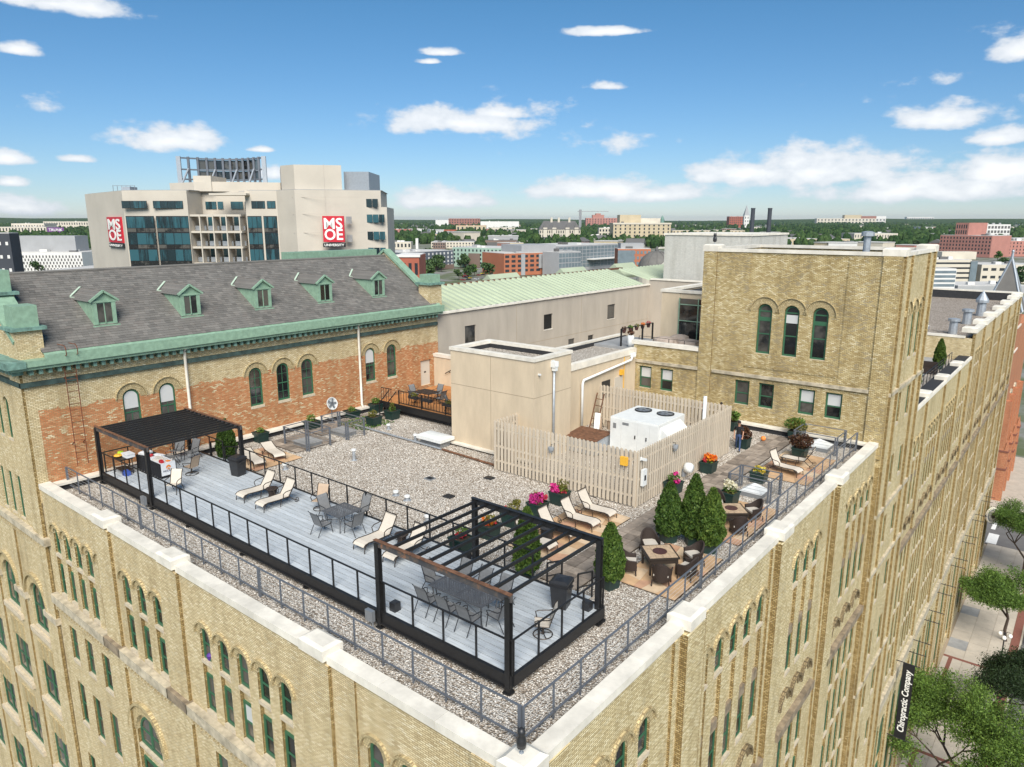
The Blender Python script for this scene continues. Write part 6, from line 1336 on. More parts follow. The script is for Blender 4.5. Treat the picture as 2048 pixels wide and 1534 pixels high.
# stored furniture beside the lift house, inside the fence
for i, (x, y, z, rz) in enumerate([(-13.2, 24.4, .0, 40), (-12.5, 24.9, 0, 200), (-11.8, 25.2, .0, 100)]): stn.put((x, y, z), R(rz), ['left tan chair stored behind the air unit', 'middle tan chair stored behind the air unit', 'right tan chair stored behind the air unit'][i])
# ---------------------------------------------------------------- upper terrace over the annex
ur = thing('terrace_railing', 'black railing with flower pots at the left edge of the annex terrace', 'railing', (-16.5, 36, 4.1))
rail_run(ur, (-16.6, 32.6, 4.1), (-16.4, 36.9, 4.1), 1.25, .10, 'black_steel', 3, .08)
rail_run(ur, (-15.0, 32.35, 4.1), (-10.4, 32.35, 4.1), .95, .035, 'black_steel', 4, .03)
for k in range(5):
    o = thing('rail_pot', ['first', 'second', 'third', 'fourth', 'fifth'][k] + ' terracotta flower pot along the annex terrace railing, counted from the front', 'pot', (-16.55, 32.9 + k * .9, 5.15), 0, 'flower pots on the annex terrace railing')
    obj('pot', MB().lathe([(.1, -.12), (.16, .12), (.13, .12)], 10).mesh('pot', 'burner_lid'), o); obj('foliage', npmesh('foliage', *leaves(70, ball_sampler([(0, 0, .22, .2)]), .1, .5, 60 + k), ['leaf_red', 'leaf_green', 'leaf_olive', 'fl_orange', 'fl_red'][k]), o)
o = thing('urn', 'tall white urn with dry grass on the annex terrace', 'urn', (-15.9, 32.75, 4.05)); obj('body', MB().lathe([(.16, 0), (.22, .3), (.26, .75), (.2, .9), (.18, .9)], 14).mesh('body', 'white_metal', True), o); obj('foliage', npmesh('foliage', *leaves(80, ball_sampler([(0, 0, 1.05, .25)]), .14, 1, 71), 'leaf_red'), o)
pm('canvas', (.42, .34, .28), .9, var=.2, vs=3, bmp=(4, .4))
for i, (x, y, w, d, h) in enumerate([(-13.6, 33.6, .9, .7, .85), (-12.2, 34.4, .8, .8, .7), (-13.4, 35.4, .7, .6, .8)]):
    o = thing('covered_furniture', ['front furniture set under a tan canvas cover on the annex terrace', 'right furniture set under a tan canvas cover on the annex terrace', 'rear furniture set under a tan canvas cover on the annex terrace'][i], 'furniture', (x, y, 4.1))
    m = MB(); n = 14; pr2 = [(1.0, 0), (.98, .5), (.86, .85), (.5, 1.0), (0, .93)]; base = len(m.v)
    for r_, z in pr2:
        for k in range(n): a = math.tau * k / n; q_ = 1 + .07 * math.sin(k * 2.3 + z * 4); m.v.append((w * r_ * q_ * math.copysign(abs(math.cos(a)) ** .6, math.cos(a)), d * r_ * q_ * math.copysign(abs(math.sin(a)) ** .6, math.sin(a)), h * z))
    for a_ in range(len(pr2) - 1):
        for k in range(n): m.f.append((a_ * n + k, a_ * n + (k + 1) % n, (a_ + 1) * n + (k + 1) % n, (a_ + 1) * n + k))
    obj('cover', m.mesh('cover', 'canvas'), o); obj('hem', MB().tube([(w * math.copysign(abs(math.cos(a)) ** .6, math.cos(a)), d * math.copysign(abs(math.sin(a)) ** .6, math.sin(a)), .03) for a in [math.tau * k / 14 for k in range(14)]], .02, 4, True).mesh('hem', 'canvas'), o)
# far roof terrace
fr_ = thing('far_terrace_railing', 'dark railing along the street edge of the far roof terrace', 'railing', (-.3, 54, 0)); rail_run(fr_, (-.15, 41.4, -.05), (-.15, 64.5, -.05), 1.1, .05, 'black_steel', 16, .05, cables=3)
o = thing('patio_table', 'round grey table on the far roof terrace', 'table', (-3.4, 54, -.05)); obj('table_top', MB().lathe([(.9, .7), (.9, .75), (0, .76)], 20).mesh('table_top', 'concrete_grey'), o); obj('pedestal', MB().lathe([(.4, 0), (.08, .1), (.08, .7)], 10).mesh('pedestal', 'black_steel'), o)
for i, (x, y, sx_, sy_) in enumerate([(-2.0, 58.5, 1.6, .6), (-3.6, 50.6, .7, .8)]):
    o = thing('outdoor_sofa', ['black wicker sofa at the far end of the far terrace', 'black wicker armchair at the near end of the far terrace'][i], 'sofa', (x, y, -.05)); obj('seat', MB().box(-sx_, sx_, -sy_, sy_, .05, .42).mesh('seat', 'wicker'), o); obj('backrest', MB().box(-sx_, sx_, sy_ - .2, sy_, .42, .95).mesh('backrest', 'wicker'), o)
    for s_ in (-1, 1): obj('armrest', MB().box(s_ * sx_ - .1, s_ * sx_ + .1, -sy_, sy_ - .2, .05, .65).mesh('armrest', 'wicker'), o)
# ---------------------------------------------------------------- people
def person(loc, rz, lab, skin, top, bottom, hair, stride=.25, arm=(.25, -.1), lean=0, h=1.75):
    p = thing('person', lab, 'person', loc, rz); k = h / 1.75
    # body: joints of one continuous figure grown with the skin modifier
    J = {'pel': (0, 0, .98, .13, .10), 'wa': (0, .0, 1.12, .135, .10), 'che': (0, -.02 - lean, 1.33, .165, .11), 'nk': (0, -.03 - lean, 1.50, .055, .055), 'hd0': (0, -.06 - lean, 1.60, .075, .085), 'hd1': (0, -.055 - lean, 1.71, .07, .085)}
    E_ = [('pel', 'wa'), ('wa', 'che'), ('che', 'nk'), ('nk', 'hd0'), ('hd0', 'hd1')]
    for s_, nm in ((-1, 'l'), (1, 'r')):
        st2 = stride * s_; am = arm[0 if s_ < 0 else 1]
        J.update({nm + 'hip': (s_ * .09, 0, .92, .095, .10), nm + 'kn': (s_ * .10, -st2 * .5 - .03, .50, .062, .065), nm + 'an': (s_ * .10, -st2 + .03, .09, .045, .05), nm + 'toe': (s_ * .11, -st2 - .13, .035, .04, .032),
                  nm + 'sh': (s_ * .19, -.02 - lean, 1.43, .062, .06), nm + 'el': (s_ * .25, am * .35 - lean, 1.15, .042, .045), nm + 'wr': (s_ * .23, -abs(am) * .8 - lean - .05, .95, .03, .032), nm + 'hn': (s_ * .22, -abs(am) * .95 - lean - .06, .86, .026, .04)})
        E_ += [('pel', nm + 'hip'), (nm + 'hip', nm + 'kn'), (nm + 'kn', nm + 'an'), (nm + 'an', nm + 'toe'), ('che', nm + 'sh'), (nm + 'sh', nm + 'el'), (nm + 'el', nm + 'wr'), (nm + 'wr', nm + 'hn')]
        for f_ in range(4): J[nm + 'f%d' % f_] = (s_ * (.20 + .018 * f_), -abs(am) * .98 - lean - .06 + .01 * f_, .775 + .008 * abs(f_ - 1.5), .009, .009); E_.append((nm + 'hn', nm + 'f%d' % f_))
        J[nm + 'th'] = (s_ * .165, -abs(am) - lean - .09, .82, .010, .010); E_.append((nm + 'hn', nm + 'th'))
    ks = list(J); me = bpy.data.meshes.new('body'); me.from_pydata([tuple(c * k for c in J[n][:3]) for n in ks], [(ks.index(a), ks.index(b_)) for a, b_ in E_], [])
    o = bpy.data.objects.new('body', me); COL.objects.link(o); md = o.modifiers.new('skin', 'SKIN'); sv_ = me.skin_vertices[0].data if me.skin_vertices else None
    if sv_ is None:
        bpy.context.view_layer.objects.active = o; sv_ = me.skin_vertices.new().data if hasattr(me.skin_vertices, 'new') else None
    if sv_:
        for i, n in enumerate(ks): sv_[i].radius = (J[n][3] * k, J[n][4] * k); sv_[i].use_root = (n == 'pel')
    ss = o.modifiers.new('sub', 'SUBSURF'); ss.levels = 1; ss.render_levels = 1
    dg = bpy.context.evaluated_depsgraph_get(); bm_ = bpy.data.meshes.new_from_object(o.evaluated_get(dg)); bpy.data.objects.remove(o)
    for mt in (skin, top, bottom, 'shoe'): bm_.materials.append(MATS[mt])
    for f_ in bm_.polygons:
        c = f_.center / k; ax_ = abs(c.x)
        f_.use_smooth = True
        f_.material_index = 3 if c.z < .10 else 2 if c.z < 1.0 and ax_ < .19 and not (c.z < 1.0 and ax_ > .165 and c.y < -.05 and c.z > .7) else 0 if c.z > 1.485 or (ax_ > .2 and c.z < 1.22) or c.z < 1.0 else 1
    bm_.name = 'body'; obj('body', bm_, p)
    hm = MB().lathe([(.02, 1.62), (.085, 1.64), (.095, 1.70), (.085, 1.76), (.05, 1.80), (0, 1.81)], 12, (0, -.035 - lean, 0)).mesh('hair', hair, True); obj('hair', hm, p, sc=(k, k, k))
    fm = MB().box(-.012, .012, -.165 - lean, -.13 - lean, 1.625, 1.66).mesh('nose', skin); obj('nose', fm, p, sc=(k, k, k))
    for s_ in (-1, 1): obj('eye', MB().lathe([(0, -.01), (.012, 0), (0, .01)], 6, (s_ * .032, -.135 - lean, 1.672)).mesh('eye', 'hair_dark'), p, sc=(k, k, k)); obj('ear', MB().box(s_ * .078, s_ * .092, -.07 - lean, -.03 - lean, 1.63, 1.69).mesh('ear', skin), p, sc=(k, k, k))
    obj('mouth', MB().box(-.025, .025, -.146 - lean, -.135 - lean, 1.60, 1.607).mesh('mouth', 'burner_lid'), p, sc=(k, k, k))
    return p
person((-5.2, 26.75, .0), R(20), 'man in black tee and blue jeans walking round the fence end', 'skin', 'tee_black', 'denim', 'hair_dark', .3, (.35, -.3))
w_ = person((-9.05, 30.5, 0), R(60), 'woman with a dark hair bun and red top behind the back fence', 'skin_dark', 'shirt_red', 'tee_black', 'hair_dark', .1, (.1, .1), h=1.72)
obj('hair_bun', MB().lathe([(0, 0), (.05, .03), (.055, .07), (.03, .11), (0, .12)], 10, (-.02, .05, 1.80)).mesh('hair_bun', 'hair_dark', True), w_, sc=(.983, .983, .983))
person((-8.0, 30.75, 0), R(10), 'dark haired person almost hidden behind the back fence right of the woman in red', 'skin_dark', 'tee_black', 'denim', 'hair_dark', .1, (.1, .1), h=1.62)
tag(obj('ball', MB().lathe([(0, -.15)] + [(.15 * math.cos(a), .15 * math.sin(a)) for a in [R(-60 + 20 * k) for k in range(7)]] + [(0, .15)], 14).mesh('ball', 'orange', True), None, (-4.7, 29.4, .2)), 'orange ball on the paver walk near the tower', 'ball')
tag(obj('flower_pot', MB().lathe([(.06, 0), (.1, .12), (.08, .12)], 8).lathe([(.09, .12), (.12, .2), (.05, .28)], 8).mesh('flower_pot', 'purple'), None, (-13.78, -1.03, -2.85)), 'purple flowers in a pot on an arched window sill', 'pot')
# ---------------------------------------------------------------- loose pebbles over the gravel
r = np.random.default_rng(2); n = 70000
P = np.stack([r.uniform(-28.3, .6, n), r.uniform(-.7, 31.2, n)], 1)
keep = np.ones(n, bool)
for x0, x1, y0, y1 in [(-28.1, -1.4, 1.3, 6.3), (-19, -12.8, 17.2, 22), (-26.9, -23.6, 7.2, 10.1), (-7.7, -5.05, 8.7, 14.3), (-2.6, -.2, 8.95, 13), (-2.4, -.2, 14.6, 19.3), (-3, -.25, 23.4, 28.4), (-4.8, -3.3, 7.3, 31), (-27.6, -24.6, 10.4, 13.2), (-28.2, -26.2, 13.4, 18.6), (-28.9, -19, 19.6, 32), (-19, -14.8, 21, 32)]:
    keep &= ~((P[:, 0] > x0) & (P[:, 0] < x1) & (P[:, 1] > y0) & (P[:, 1] < y1))
P = P[keep]; n = len(P); s = r.uniform(.018, .042, (n, 1, 1)); th = r.uniform(0, math.tau, n)
O8 = np.array([(1, 0, 0), (0, .7, 0), (-1, 0, 0), (0, -.7, 0), (0, 0, .6)])
Vv = O8[None] * s; ca, sa_ = np.cos(th)[:, None], np.sin(th)[:, None]
X_ = Vv[:, :, 0] * ca - Vv[:, :, 1] * sa_ + P[:, :1]; Y_ = Vv[:, :, 0] * sa_ + Vv[:, :, 1] * ca + P[:, 1:]
V = np.stack([X_, Y_, Vv[:, :, 2] + .004], 2).reshape(-1, 3)
F = (np.array([(0, 1, 4), (1, 2, 4), (2, 3, 4), (3, 0, 4)])[None] + (np.arange(n) * 5)[:, None, None]).reshape(-1, 3)
o = obj('pebbles', npmesh('pebbles', V, F, 'pebbles'), roof, world=True); o['kind'] = 'stuff'
# ---------------------------------------------------------------- street: trees, lamp, banner, clock sign, church
def limb_tree(seed, n_leaf, mat, size, trunk_h, spread):
    r = random.Random(seed); m = MB(); tips = []
    def grow(p, d, l, rad, dep):
        q = p + d * l; m.tube([p, (p + q) / 2 + Vector((r.uniform(-.08, .08), r.uniform(-.08, .08), 0)) * l, q], [rad, rad * .85, rad * .68], 6 if dep > 1 else 4)
        if dep <= 2: tips.append((q, dep))
        if dep == 0: return
        for _ in range(r.choice((3, 4)) if dep == 4 else r.choice((2, 3))):
            nd = (d * .7 + Vector((r.gauss(0, spread), r.gauss(0, spread), r.uniform(-.12, .5)))).normalized(); grow(q, nd, l * r.uniform(.6, .95), rad * .62, dep - 1)
    grow(Vector((0, 0, 0)), Vector((.03, .02, 1)), trunk_h, .18, 5)
    tr = m.mesh('trunk', 'bark')
    T = np.array([tuple(t) for t, _ in tips]); wt = np.array([r.uniform(.1, 1) ** 2 for _ in tips]); wt /= wt.sum()
    def smp(g, n):
        k = g.choice(len(T), n, p=wt); return T[k] + g.normal(size=(n, 3)) * np.array([.42, .42, .22])
    return tr, npmesh('crown', *leaves(n_leaf, smp, size, .1, seed, .45), mat), T
TREES = [limb_tree(11, 62000, 'leaf_locust', .155, 2.5, .62), limb_tree(23, 52000, 'leaf_locust', .155, 2.4, .66), limb_tree(5, 40000, 'leaf_dark', .155, 2.1, .6)]
for x, y, k, s_, lab, rz in [(6.6, 52.5, 0, 1.25, 'large bright green street tree nearest the camera in front of the banner', 1.0), (7.2, 66.5, 2, 1.2, 'dark leaved street tree behind the bright one, by the lamp', 2.0), (6.6, 85.5, 1, 1.25, 'green street tree beyond the globe lamp, shading the sidewalk', 3.3), (6.6, 105.5, 0, 1.2, 'farthest street tree near the street corner', 4.2)]:
    tr, cr2, T = TREES[k]; o = thing('street_tree', lab, 'tree', (x, y, GZ), rz, 'trees along the street'); o.scale = (s_, s_, s_)
    obj('trunk', tr, o); obj('crown', cr2, o)
lp = thing('street_lamp', 'black street lamp with three white globes on the sidewalk', 'lamp', (6.7, 79, GZ)); obj('pole', MB().lathe([(.2, 0), (.2, .4), (.08, .6), (.06, 4.2)], 10).mesh('pole', 'black_steel'), lp)
for k in range(3):
    a = k * math.tau / 3 + .5; x, y = .55 * math.cos(a), .55 * math.sin(a); ar = obj('arm', MB().tube([(0, 0, 4.0), (x * .5, y * .5, 4.35), (x, y, 4.2)], .03, 5).mesh('arm', 'black_steel'), lp); obj('globe', MB().lathe([(.04, 4.1), (.2, 4.0), (.24, 3.82), (.18, 3.65), (.0, 3.58)], 12, (x, y, 0)).mesh('globe', 'letter_white', True), ar)
bsn = thing('shop_banner', 'tall black vertical banner reading Chiropractic Company on the street front', 'sign', (1.2, 46.8, -21.2))
obj('board', MB().box(.5, 1.35, -.03, .03, -6.7, -.05).mesh('board', 'sign_black'), bsn)
for z in (0, -6.75): obj('arm', MB().tube([(-.1, 0, z), (1.7, 0, z)], .04, 5).mesh('arm', 'black_steel'), bsn)
Rv = (Matrix.Rotation(math.pi / 2, 4, 'X')).to_3x3(); Rv = (Rv @ Matrix.Rotation(math.pi / 2, 3, 'Z')).to_quaternion()
obj('lettering', text_mesh('Chiropractic Company', .68, 'letter_white', .012, .004, shear=.12), bsn, (.93, -.05, -3.35), rot=Rv, sc=(.88, 1, 1))
cs = thing('corner_sign', 'round ornamental corner sign at the far end of the brick street front', 'sign', (1.5, 105.5, -28.2), R(55))
Ry = Matrix.Rotation(math.pi / 2, 4, 'X')
for r0, r1, mt, dd in ((0, 1.15, 'coping_white', .12), (0, .95, 'grey_metal', .16), (0, .8, 'msoe_concrete', .2), (0, .45, 'bark', .24)): obj('disc', MB().lathe([(r1, -dd), (r1, dd), (0, dd + .01)], 24, M=Ry).lathe([(0, -dd - .01), (r1, -dd)], 24, M=Ry).mesh('disc', mt), cs, (.9, 0, 0))
obj('arm', MB().box(-1, 0, -.08, .08, -.1, .1).mesh('arm', 'black_steel'), cs)
chh = thing('red_church', 'red brick gothic church with buttresses and slate spires across the side street', 'building', (-6, 146, GZ))
cube('wall', 'red_brick', chh, -20, -1.0, 138.2, 170, GZ, -6, True)
cube('tower_wall', 'red_brick', chh, -5.5, -.7, 138.0, 143.5, GZ, -2.6, True)
for z, d in ((-9.5, .15), (-5.2, .18), (-2.6, .3)): cube('string_course', 'coping_white' if z > -10 else 'red_brick', chh, -5.5 - d, -.7 + d, 138 - d, 143.5 + d, z, z + .3, True)
obj('spire', MB().add([(-5.9, 137.6, -2.3), (-.3, 137.6, -2.3), (-.3, 143.9, -2.3), (-5.9, 143.9, -2.3), (-3.1, 140.7, 6.6)], [(0, 1, 4), (1, 2, 4), (2, 3, 4), (3, 0, 4)]).mesh('spire', 'slate'), chh, world=True)
for a in ((-5.9, 137.6), (-.3, 137.6), (-.3, 143.9)): obj('spire_rib', MB().bar((a[0], a[1], -2.3), (-3.1, 140.7, 6.6), .25).mesh('spire_rib', 'zinc'), chh, world=True)
obj('finial', MB().lathe([(.25, 0), (.18, 1.2), (.3, 1.3), (.05, 1.6)], 8, (-3.1, 140.7, 6.4)).mesh('finial', 'zinc'), chh, world=True)
for (x, y) in ((-.7, 138.5), (-.7, 145), (-.7, 152), (-.7, 159)):
    b = obj('buttress', MB().box(x - .2, x + 1.5, y - .7, y + .7, GZ, -27).box(x - .2, x + .9, y - .6, y + .6, -27, -18).add([(x - .2, y - .7, -27), (x + 1.5, y - .7, -27), (x + 1.5, y + .7, -27), (x - .2, y + .7, -27), (x + .6, y, -24)], [(0, 1, 4), (1, 2, 4), (2, 3, 4), (3, 0, 4)]).mesh('buttress', 'red_brick'), chh, world=True)
    for z in (-30.5, -27.2): cube('cap_stone', 'brick_red_paving', b, x - .3, x + 1.6, y - .8, y + .8, z, z + .3, True)
    for s_ in (-.5, .5): obj('pinnacle', MB().add([(x + .9, y + s_ - .3, -26.9), (x + 1.5, y + s_ - .3, -26.9), (x + 1.5, y + s_ + .3, -26.9), (x + .9, y + s_ + .3, -26.9), (x + 1.2, y + s_, -25)], [(0, 1, 4), (1, 2, 4), (2, 3, 4), (3, 0, 4)]).mesh('pinnacle', 'orange' if 0 else 'red_brick'), b, world=True)
for y in (148.5, 155.5): obj('arch', MB().ring(1.7, 2.3, -.25, .1, n=14).mesh('arch', 'stone'), chh, (-1.0, y, -20), RA, world=True); obj('window', MB().uprism([(-1.6, -6), (1.6, -6)] + [(1.6 * math.cos(a), 1.6 * math.sin(a)) for a in [math.pi * k / 12 for k in range(13)]], -.05, .05).mesh('window', 'pane_far'), chh, (-1.0, y, -20), RA, world=True)
cube('plaque', 'patina_dark', chh, -.72, -.55, 139.5, 140.6, -33.5, -31.6, True)
# ---------------------------------------------------------------- university tower across the side street
MD = 145.0; MRZ = -YAW
mo = CAM + _Fh * MD
ms = thing('university_building', 'pale concrete university high rise with teal glass bays and red signs', 'building', (mo.x, mo.y, GZ), MRZ)
def MX(px, D=MD): return (far(px, 435, D) - CAM).dot(_Rt)
def MZ(py, D=MD): return far(600, py, D).z - GZ
zt = MZ(381)
fp = [(MX(175, 166), 21), (MX(249), 0), (MX(382), -1), (MX(386), 5), (MX(492), 5), (MX(493), 0), (MX(556), 0), (MX(592, 141), -4), (MX(763, 146), 1), (MX(775, 165), 20), (MX(500, 190), 45), (MX(200, 190), 45)]
obj('wall', MB().prism(fp, 0, zt).mesh('wall', 'msoe_concrete'), ms)
obj('roof', MB().prism([(x * .995, y + .5) for x, y in fp], zt, zt + .12).mesh('roof', 'concrete_grey'), ms)
obj('lower_wall', MB().prism([(MX(735, 146), .5), (MX(774, 146), 1.2), (MX(788, 166), 21), (MX(740, 166), 21)], 0, MZ(414)).mesh('lower_wall', 'msoe_concrete'), ms)
pm('msoe_line', (.45, .39, .33), .9, var=0)
def mrect(nm, mat, x0, x1, y0, y1, off, D=MD, th=.1):
    a, b_ = MX(x0, D), MX(x1, D); yy = D - MD
    return cube(nm, mat, ms, min(a, b_), max(a, b_), yy - off - th, yy - off, MZ(y1, D), MZ(y0, D))
# glass bays
for (x0, x1, nc_) in ((257, 313, 3), (317, 381, 4), (495, 523, 3), (527, 554, 3)):
    back = mrect('bay_frame', 'black_steel', x0, x1, 432, 560, 1.0 if x0 < 400 else .02, th=.08)
    y = 433.
    for k in range(4):
        for dy, mt in ((23, 'pane_teal'), (8, 'pane_dark')):
            for c in range(nc_):
                w = (x1 - x0) / nc_; mrect('glass_pane', mt, x0 + c * w + .5, x0 + (c + 1) * w - .3, y + .6, y + dy - .3, 1.09 if x0 < 400 else .11, th=.05)
            y += dy
        y += 1.6
# balcony stack in the recess
for k, yb_ in enumerate((429, 461.5, 492, 524, 552)):
    mrect('balcony_slab', 'msoe_concrete', 386, 491, yb_, yb_ + 4, .0, 147, th=2.6)
    if 0 < k < 4:
        for c in range(4):
            x0 = 388 + c * 26; mrect('balcony_rail', 'grey_metal', x0 + 1, x0 + 23, yb_ - 10, yb_ - .5, 0, 146, th=.05)
    if k < 4:
        for c in range(4): x0 = 388 + c * 26; mrect('balcony_door', 'pane_teal', x0 + 2, x0 + 12, yb_ + 5, yb_ + 30, 0, 149.8, th=.1); mrect('balcony_door', 'pane_dark', x0 + 13, x0 + 24, yb_ + 5, yb_ + 30, 0, 149.8, th=.1)
for c in range(5): mrect('fin', 'msoe_concrete', 386 + c * 26 - 1.0, 386 + c * 26 + 1.0, 429, 560, 0, 147.5, th=3.2)
for x0, x1 in ((252, 302), (314, 373), (505, 532), (536, 553)):
    mrect('window_band', 'black_steel', x0, x1, 402, 417, 1.02 if x0 < 400 else .02, th=.05)
    n = max(2, int((x1 - x0) / 13))
    for c in range(n): w = (x1 - x0) / n; mrect('glass_pane', 'pane_teal', x0 + c * w + .4, x0 + (c + 1) * w - .4, 402.8, 416.2, 1.08 if x0 < 400 else .08, th=.04)
for x0, x1 in ((393, 415), (418, 429), (445, 470), (474, 487)): mrect('glass_pane', 'pane_teal', x0, x1, 402, 417, -4.9, th=.1)
mrect('canopy', 'msoe_concrete', 430, 503, 387, 391, -2, th=4)
for y0, y1 in ((398, 414), (429, 445), (463, 479), (495, 510)):
    for c in range(3):
        x0 = 735 + c * 12; 
        if y0 == 398 and c == 2: continue
        mrect('glass_pane', 'pane_teal', x0 + .5, x0 + 11.5, y0, y1, .8, 146, th=.1)
for y in (395, 428, 464.5, 500): mrect('joint_line', 'msoe_line', 596, 733, y, y + .5, 3.6, 145, th=.05)
for x in (661,): mrect('joint_line', 'msoe_line', x, x + .5, 331, 430, 3.4, 145, th=.05)
for y0 in (433, 469): mrect('louvre', 'concrete_grey', 697, 708, y0, y0 + 14, 2.2, 145, th=.1)
z0 = zt
obj('penthouse', MB().prism([(MX(566), .5), (MX(592, 142), -2.5), (MX(686, 144), -.5), (MX(686, 160), 15), (MX(566, 160), 15)], z0, MZ(331)).mesh('penthouse', 'msoe_concrete'), ms)
obj('plant_box', MB().box(MX(687), MX(737), 2, 14, z0, MZ(342)).mesh('plant_box', 'grey_metal'), ms)
obj('setback', MB().prism([(MX(299), 10), (MX(372), 6), (MX(378), 3.5), (MX(445), 5), (MX(540), 8), (MX(540), 25), (MX(299), 25)], z0, MZ(361)).mesh('setback', 'msoe_concrete'), ms)
obj('setback', MB().box(MX(376), MX(412), 4, 12, z0, MZ(349)).mesh('setback', 'msoe_concrete'), ms)
cr3 = obj('crown_screen', MB().box(-.1, .1, -.1, .1, 0, .1).mesh('crown_screen', 'grey_metal'), ms, (MX(437), 12, MZ(365)))
zc0, zc1 = MZ(362, 155), MZ(309, 155); n = 12
def cpt(k): t = k / n; x = 351 + 172 * t; return Vector((MX(x, 155), 14 + 5 * math.sin(math.pi * t), 0))
for k in range(n + 1):
    p = cpt(k); w = .45 if k in (0, n) else .22
    obj('crown_post', MB().box(p.x - w, p.x + w, p.y - .2, p.y + .2, zc0 - 1, zc1).mesh('crown_post', 'zinc' if k in (0, n) else 'rail_grey'), ms)
    if k < n:
        q = cpt(k + 1)
        for z in (zc0 + .6, (zc0 + zc1) / 2, zc1 - .3): obj('crown_rail', MB().bar((p.x, p.y, z), (q.x, q.y, z), .3).mesh('crown_rail', 'rail_grey'), ms)
        mt = 'pane_blue' if k in (0, 1, n - 1, n - 2) else 'pane_dark'
        for a, b_ in ((zc0 + .8, (zc0 + zc1) / 2 - .2), ((zc0 + zc1) / 2 + .2, zc1 - .5)):
            if k in (0, 1, n - 1): continue
            obj('glass_pane', MB().bar((p.x, p.y + .3, (a + b_) / 2), (q.x, q.y + .3, (a + b_) / 2), .1, b_ - a).mesh('glass_pane', mt), ms)
    if k % 3 == 1: obj('crown_brace', MB().bar((p.x, p.y - 4, zc0 - .5), (p.x, p.y - .3, zc1 - 2.5), .3).mesh('crown_brace', 'zinc'), ms)
for x in range(200, 246, 9): mrect('roof_guard', 'grey_metal', x, x + .8, 368, 381, -6, th=.1)
mrect('roof_guard', 'grey_metal', 200, 245, 368, 369, -6, th=.1); mrect('roof_plant', 'zinc', 222, 240, 371, 381, -8, th=3)
def logo(px0, px1, py0, py1, D, a, b_lab, wide=None):
    cx, cz = (px0 + px1) / 2, (py0 + py1) / 2
    w = abs(MX(px1, D) - MX(px0, D)); h = MZ(py0, D) - MZ(py1, D)
    s = thing('university_sign', b_lab, 'sign'); P = Vector((MX(cx, D), D - MD, MZ(cz, D))); M_ = Matrix.Translation((mo.x, mo.y, GZ)) @ Matrix.Rotation(MRZ, 4, 'Z'); s.location = M_ @ P; s.rotation_euler = (0, 0, MRZ + a)
    if wide: w = wide
    obj('board', MB().box(-w / 2, w / 2, -.25, .1, -h / 2, h / 2).mesh('board', 'logo_red'), s)
    X_ = Matrix.Rotation(math.pi / 2, 3, 'X').to_quaternion()
    for tx, z in (('MS', h * .21), ('OE', -h * .21)):
        me = text_mesh(tx, h * .60, 'letter_white', h * .011, .04); xs = [v.co.x for v in me.vertices]; k = w * .86 / (max(xs) - min(xs)); zs_ = [v.co.y for v in me.vertices]; kz = h * .43 / (max(zs_) - min(zs_)); mx_ = (max(xs) + min(xs)) / 2; mz_ = (max(zs_) + min(zs_)) / 2
        for v in me.vertices: v.co.x -= mx_; v.co.y -= mz_
        obj('lettering', me, s, (0, -.28, z), rot=X_, sc=(k, kz, 1))
    b = obj('name_plate', MB().box(-w / 2 - .1, w / 2 + .1, -.3, .1, -h * .70, -h * .54).mesh('name_plate', 'sign_black'), s)
    me = text_mesh('UNIVERSITY', h * .13, 'letter_white', .01, .02); xs = [v.co.x for v in me.vertices]; k = w * .92 / (max(xs) - min(xs))
    obj('lettering', me, s, (0, -.34, -h * .62), rot=X_, sc=(k, 1, 1))
logo(645, 688, 432, 484, 140.9, 0, 'large red MSOE University sign on the right concrete wall')
_a = Vector((MX(175, 166), 21)); _b = Vector((MX(249), 0))
def on_wall(px): t = min([k / 400 for k in range(401)], key=lambda t: abs(MX(px, MD + (_a.y + (_b.y - _a.y) * t)) - (_a.x + (_b.x - _a.x) * t))); return _a + (_b - _a) * t
_m = (on_wall(215) + on_wall(243)) / 2
logo(215, 243, 434, 485, MD + _m.y - .25, -math.atan2(21, _b.x - _a.x), 'red MSOE University sign on the angled left concrete wall', (on_wall(243) - on_wall(215)).length)

# ---------------------------------------------------------------- town buildings
pm('c_tan', (.50, .41, .27), .9, var=.12, vs=.1); pm('c_cream', (.58, .52, .42), .9, var=.1, vs=.1); pm('c_white', (.66, .64, .60), .9, var=.08, vs=.1); pm('c_red', (.34, .10, .06), .9, var=.12, vs=.1)
pm('c_redbrown', (.30, .135, .10), .9, var=.12, vs=.1); pm('c_rose', (.42, .19, .15), .9, var=.12, vs=.1); pm('c_brown', (.20, .14, .11), .9, var=.12, vs=.1); pm('c_grey', (.34, .34, .34), .9, var=.1, vs=.1); pm('c_dark', (.045, .05, .06), .8, var=.1, vs=.1)
pm('c_slateblue', (.10, .115, .14), .8, var=.1, vs=.1); pm('c_mint', (.34, .46, .37), .8, var=.1, vs=.1); pm('c_orange', (.40, .14, .07), .9, var=.1, vs=.1); pm('c_roof', (.52, .50, .47), .9, var=.15, vs=.05); pm('c_roofdark', (.12, .115, .11), .9, var=.15, vs=.05); pm('c_roofred', (.48, .09, .05), .7, var=.1, vs=.1); pm('c_roofblue', (.06, .17, .42), .6, var=.1, vs=.1); pm('c_purple', (.16, .05, .2), .6, var=0)
pm('c_glass', (.17, .21, .23), .15, var=.2, vs=.15)
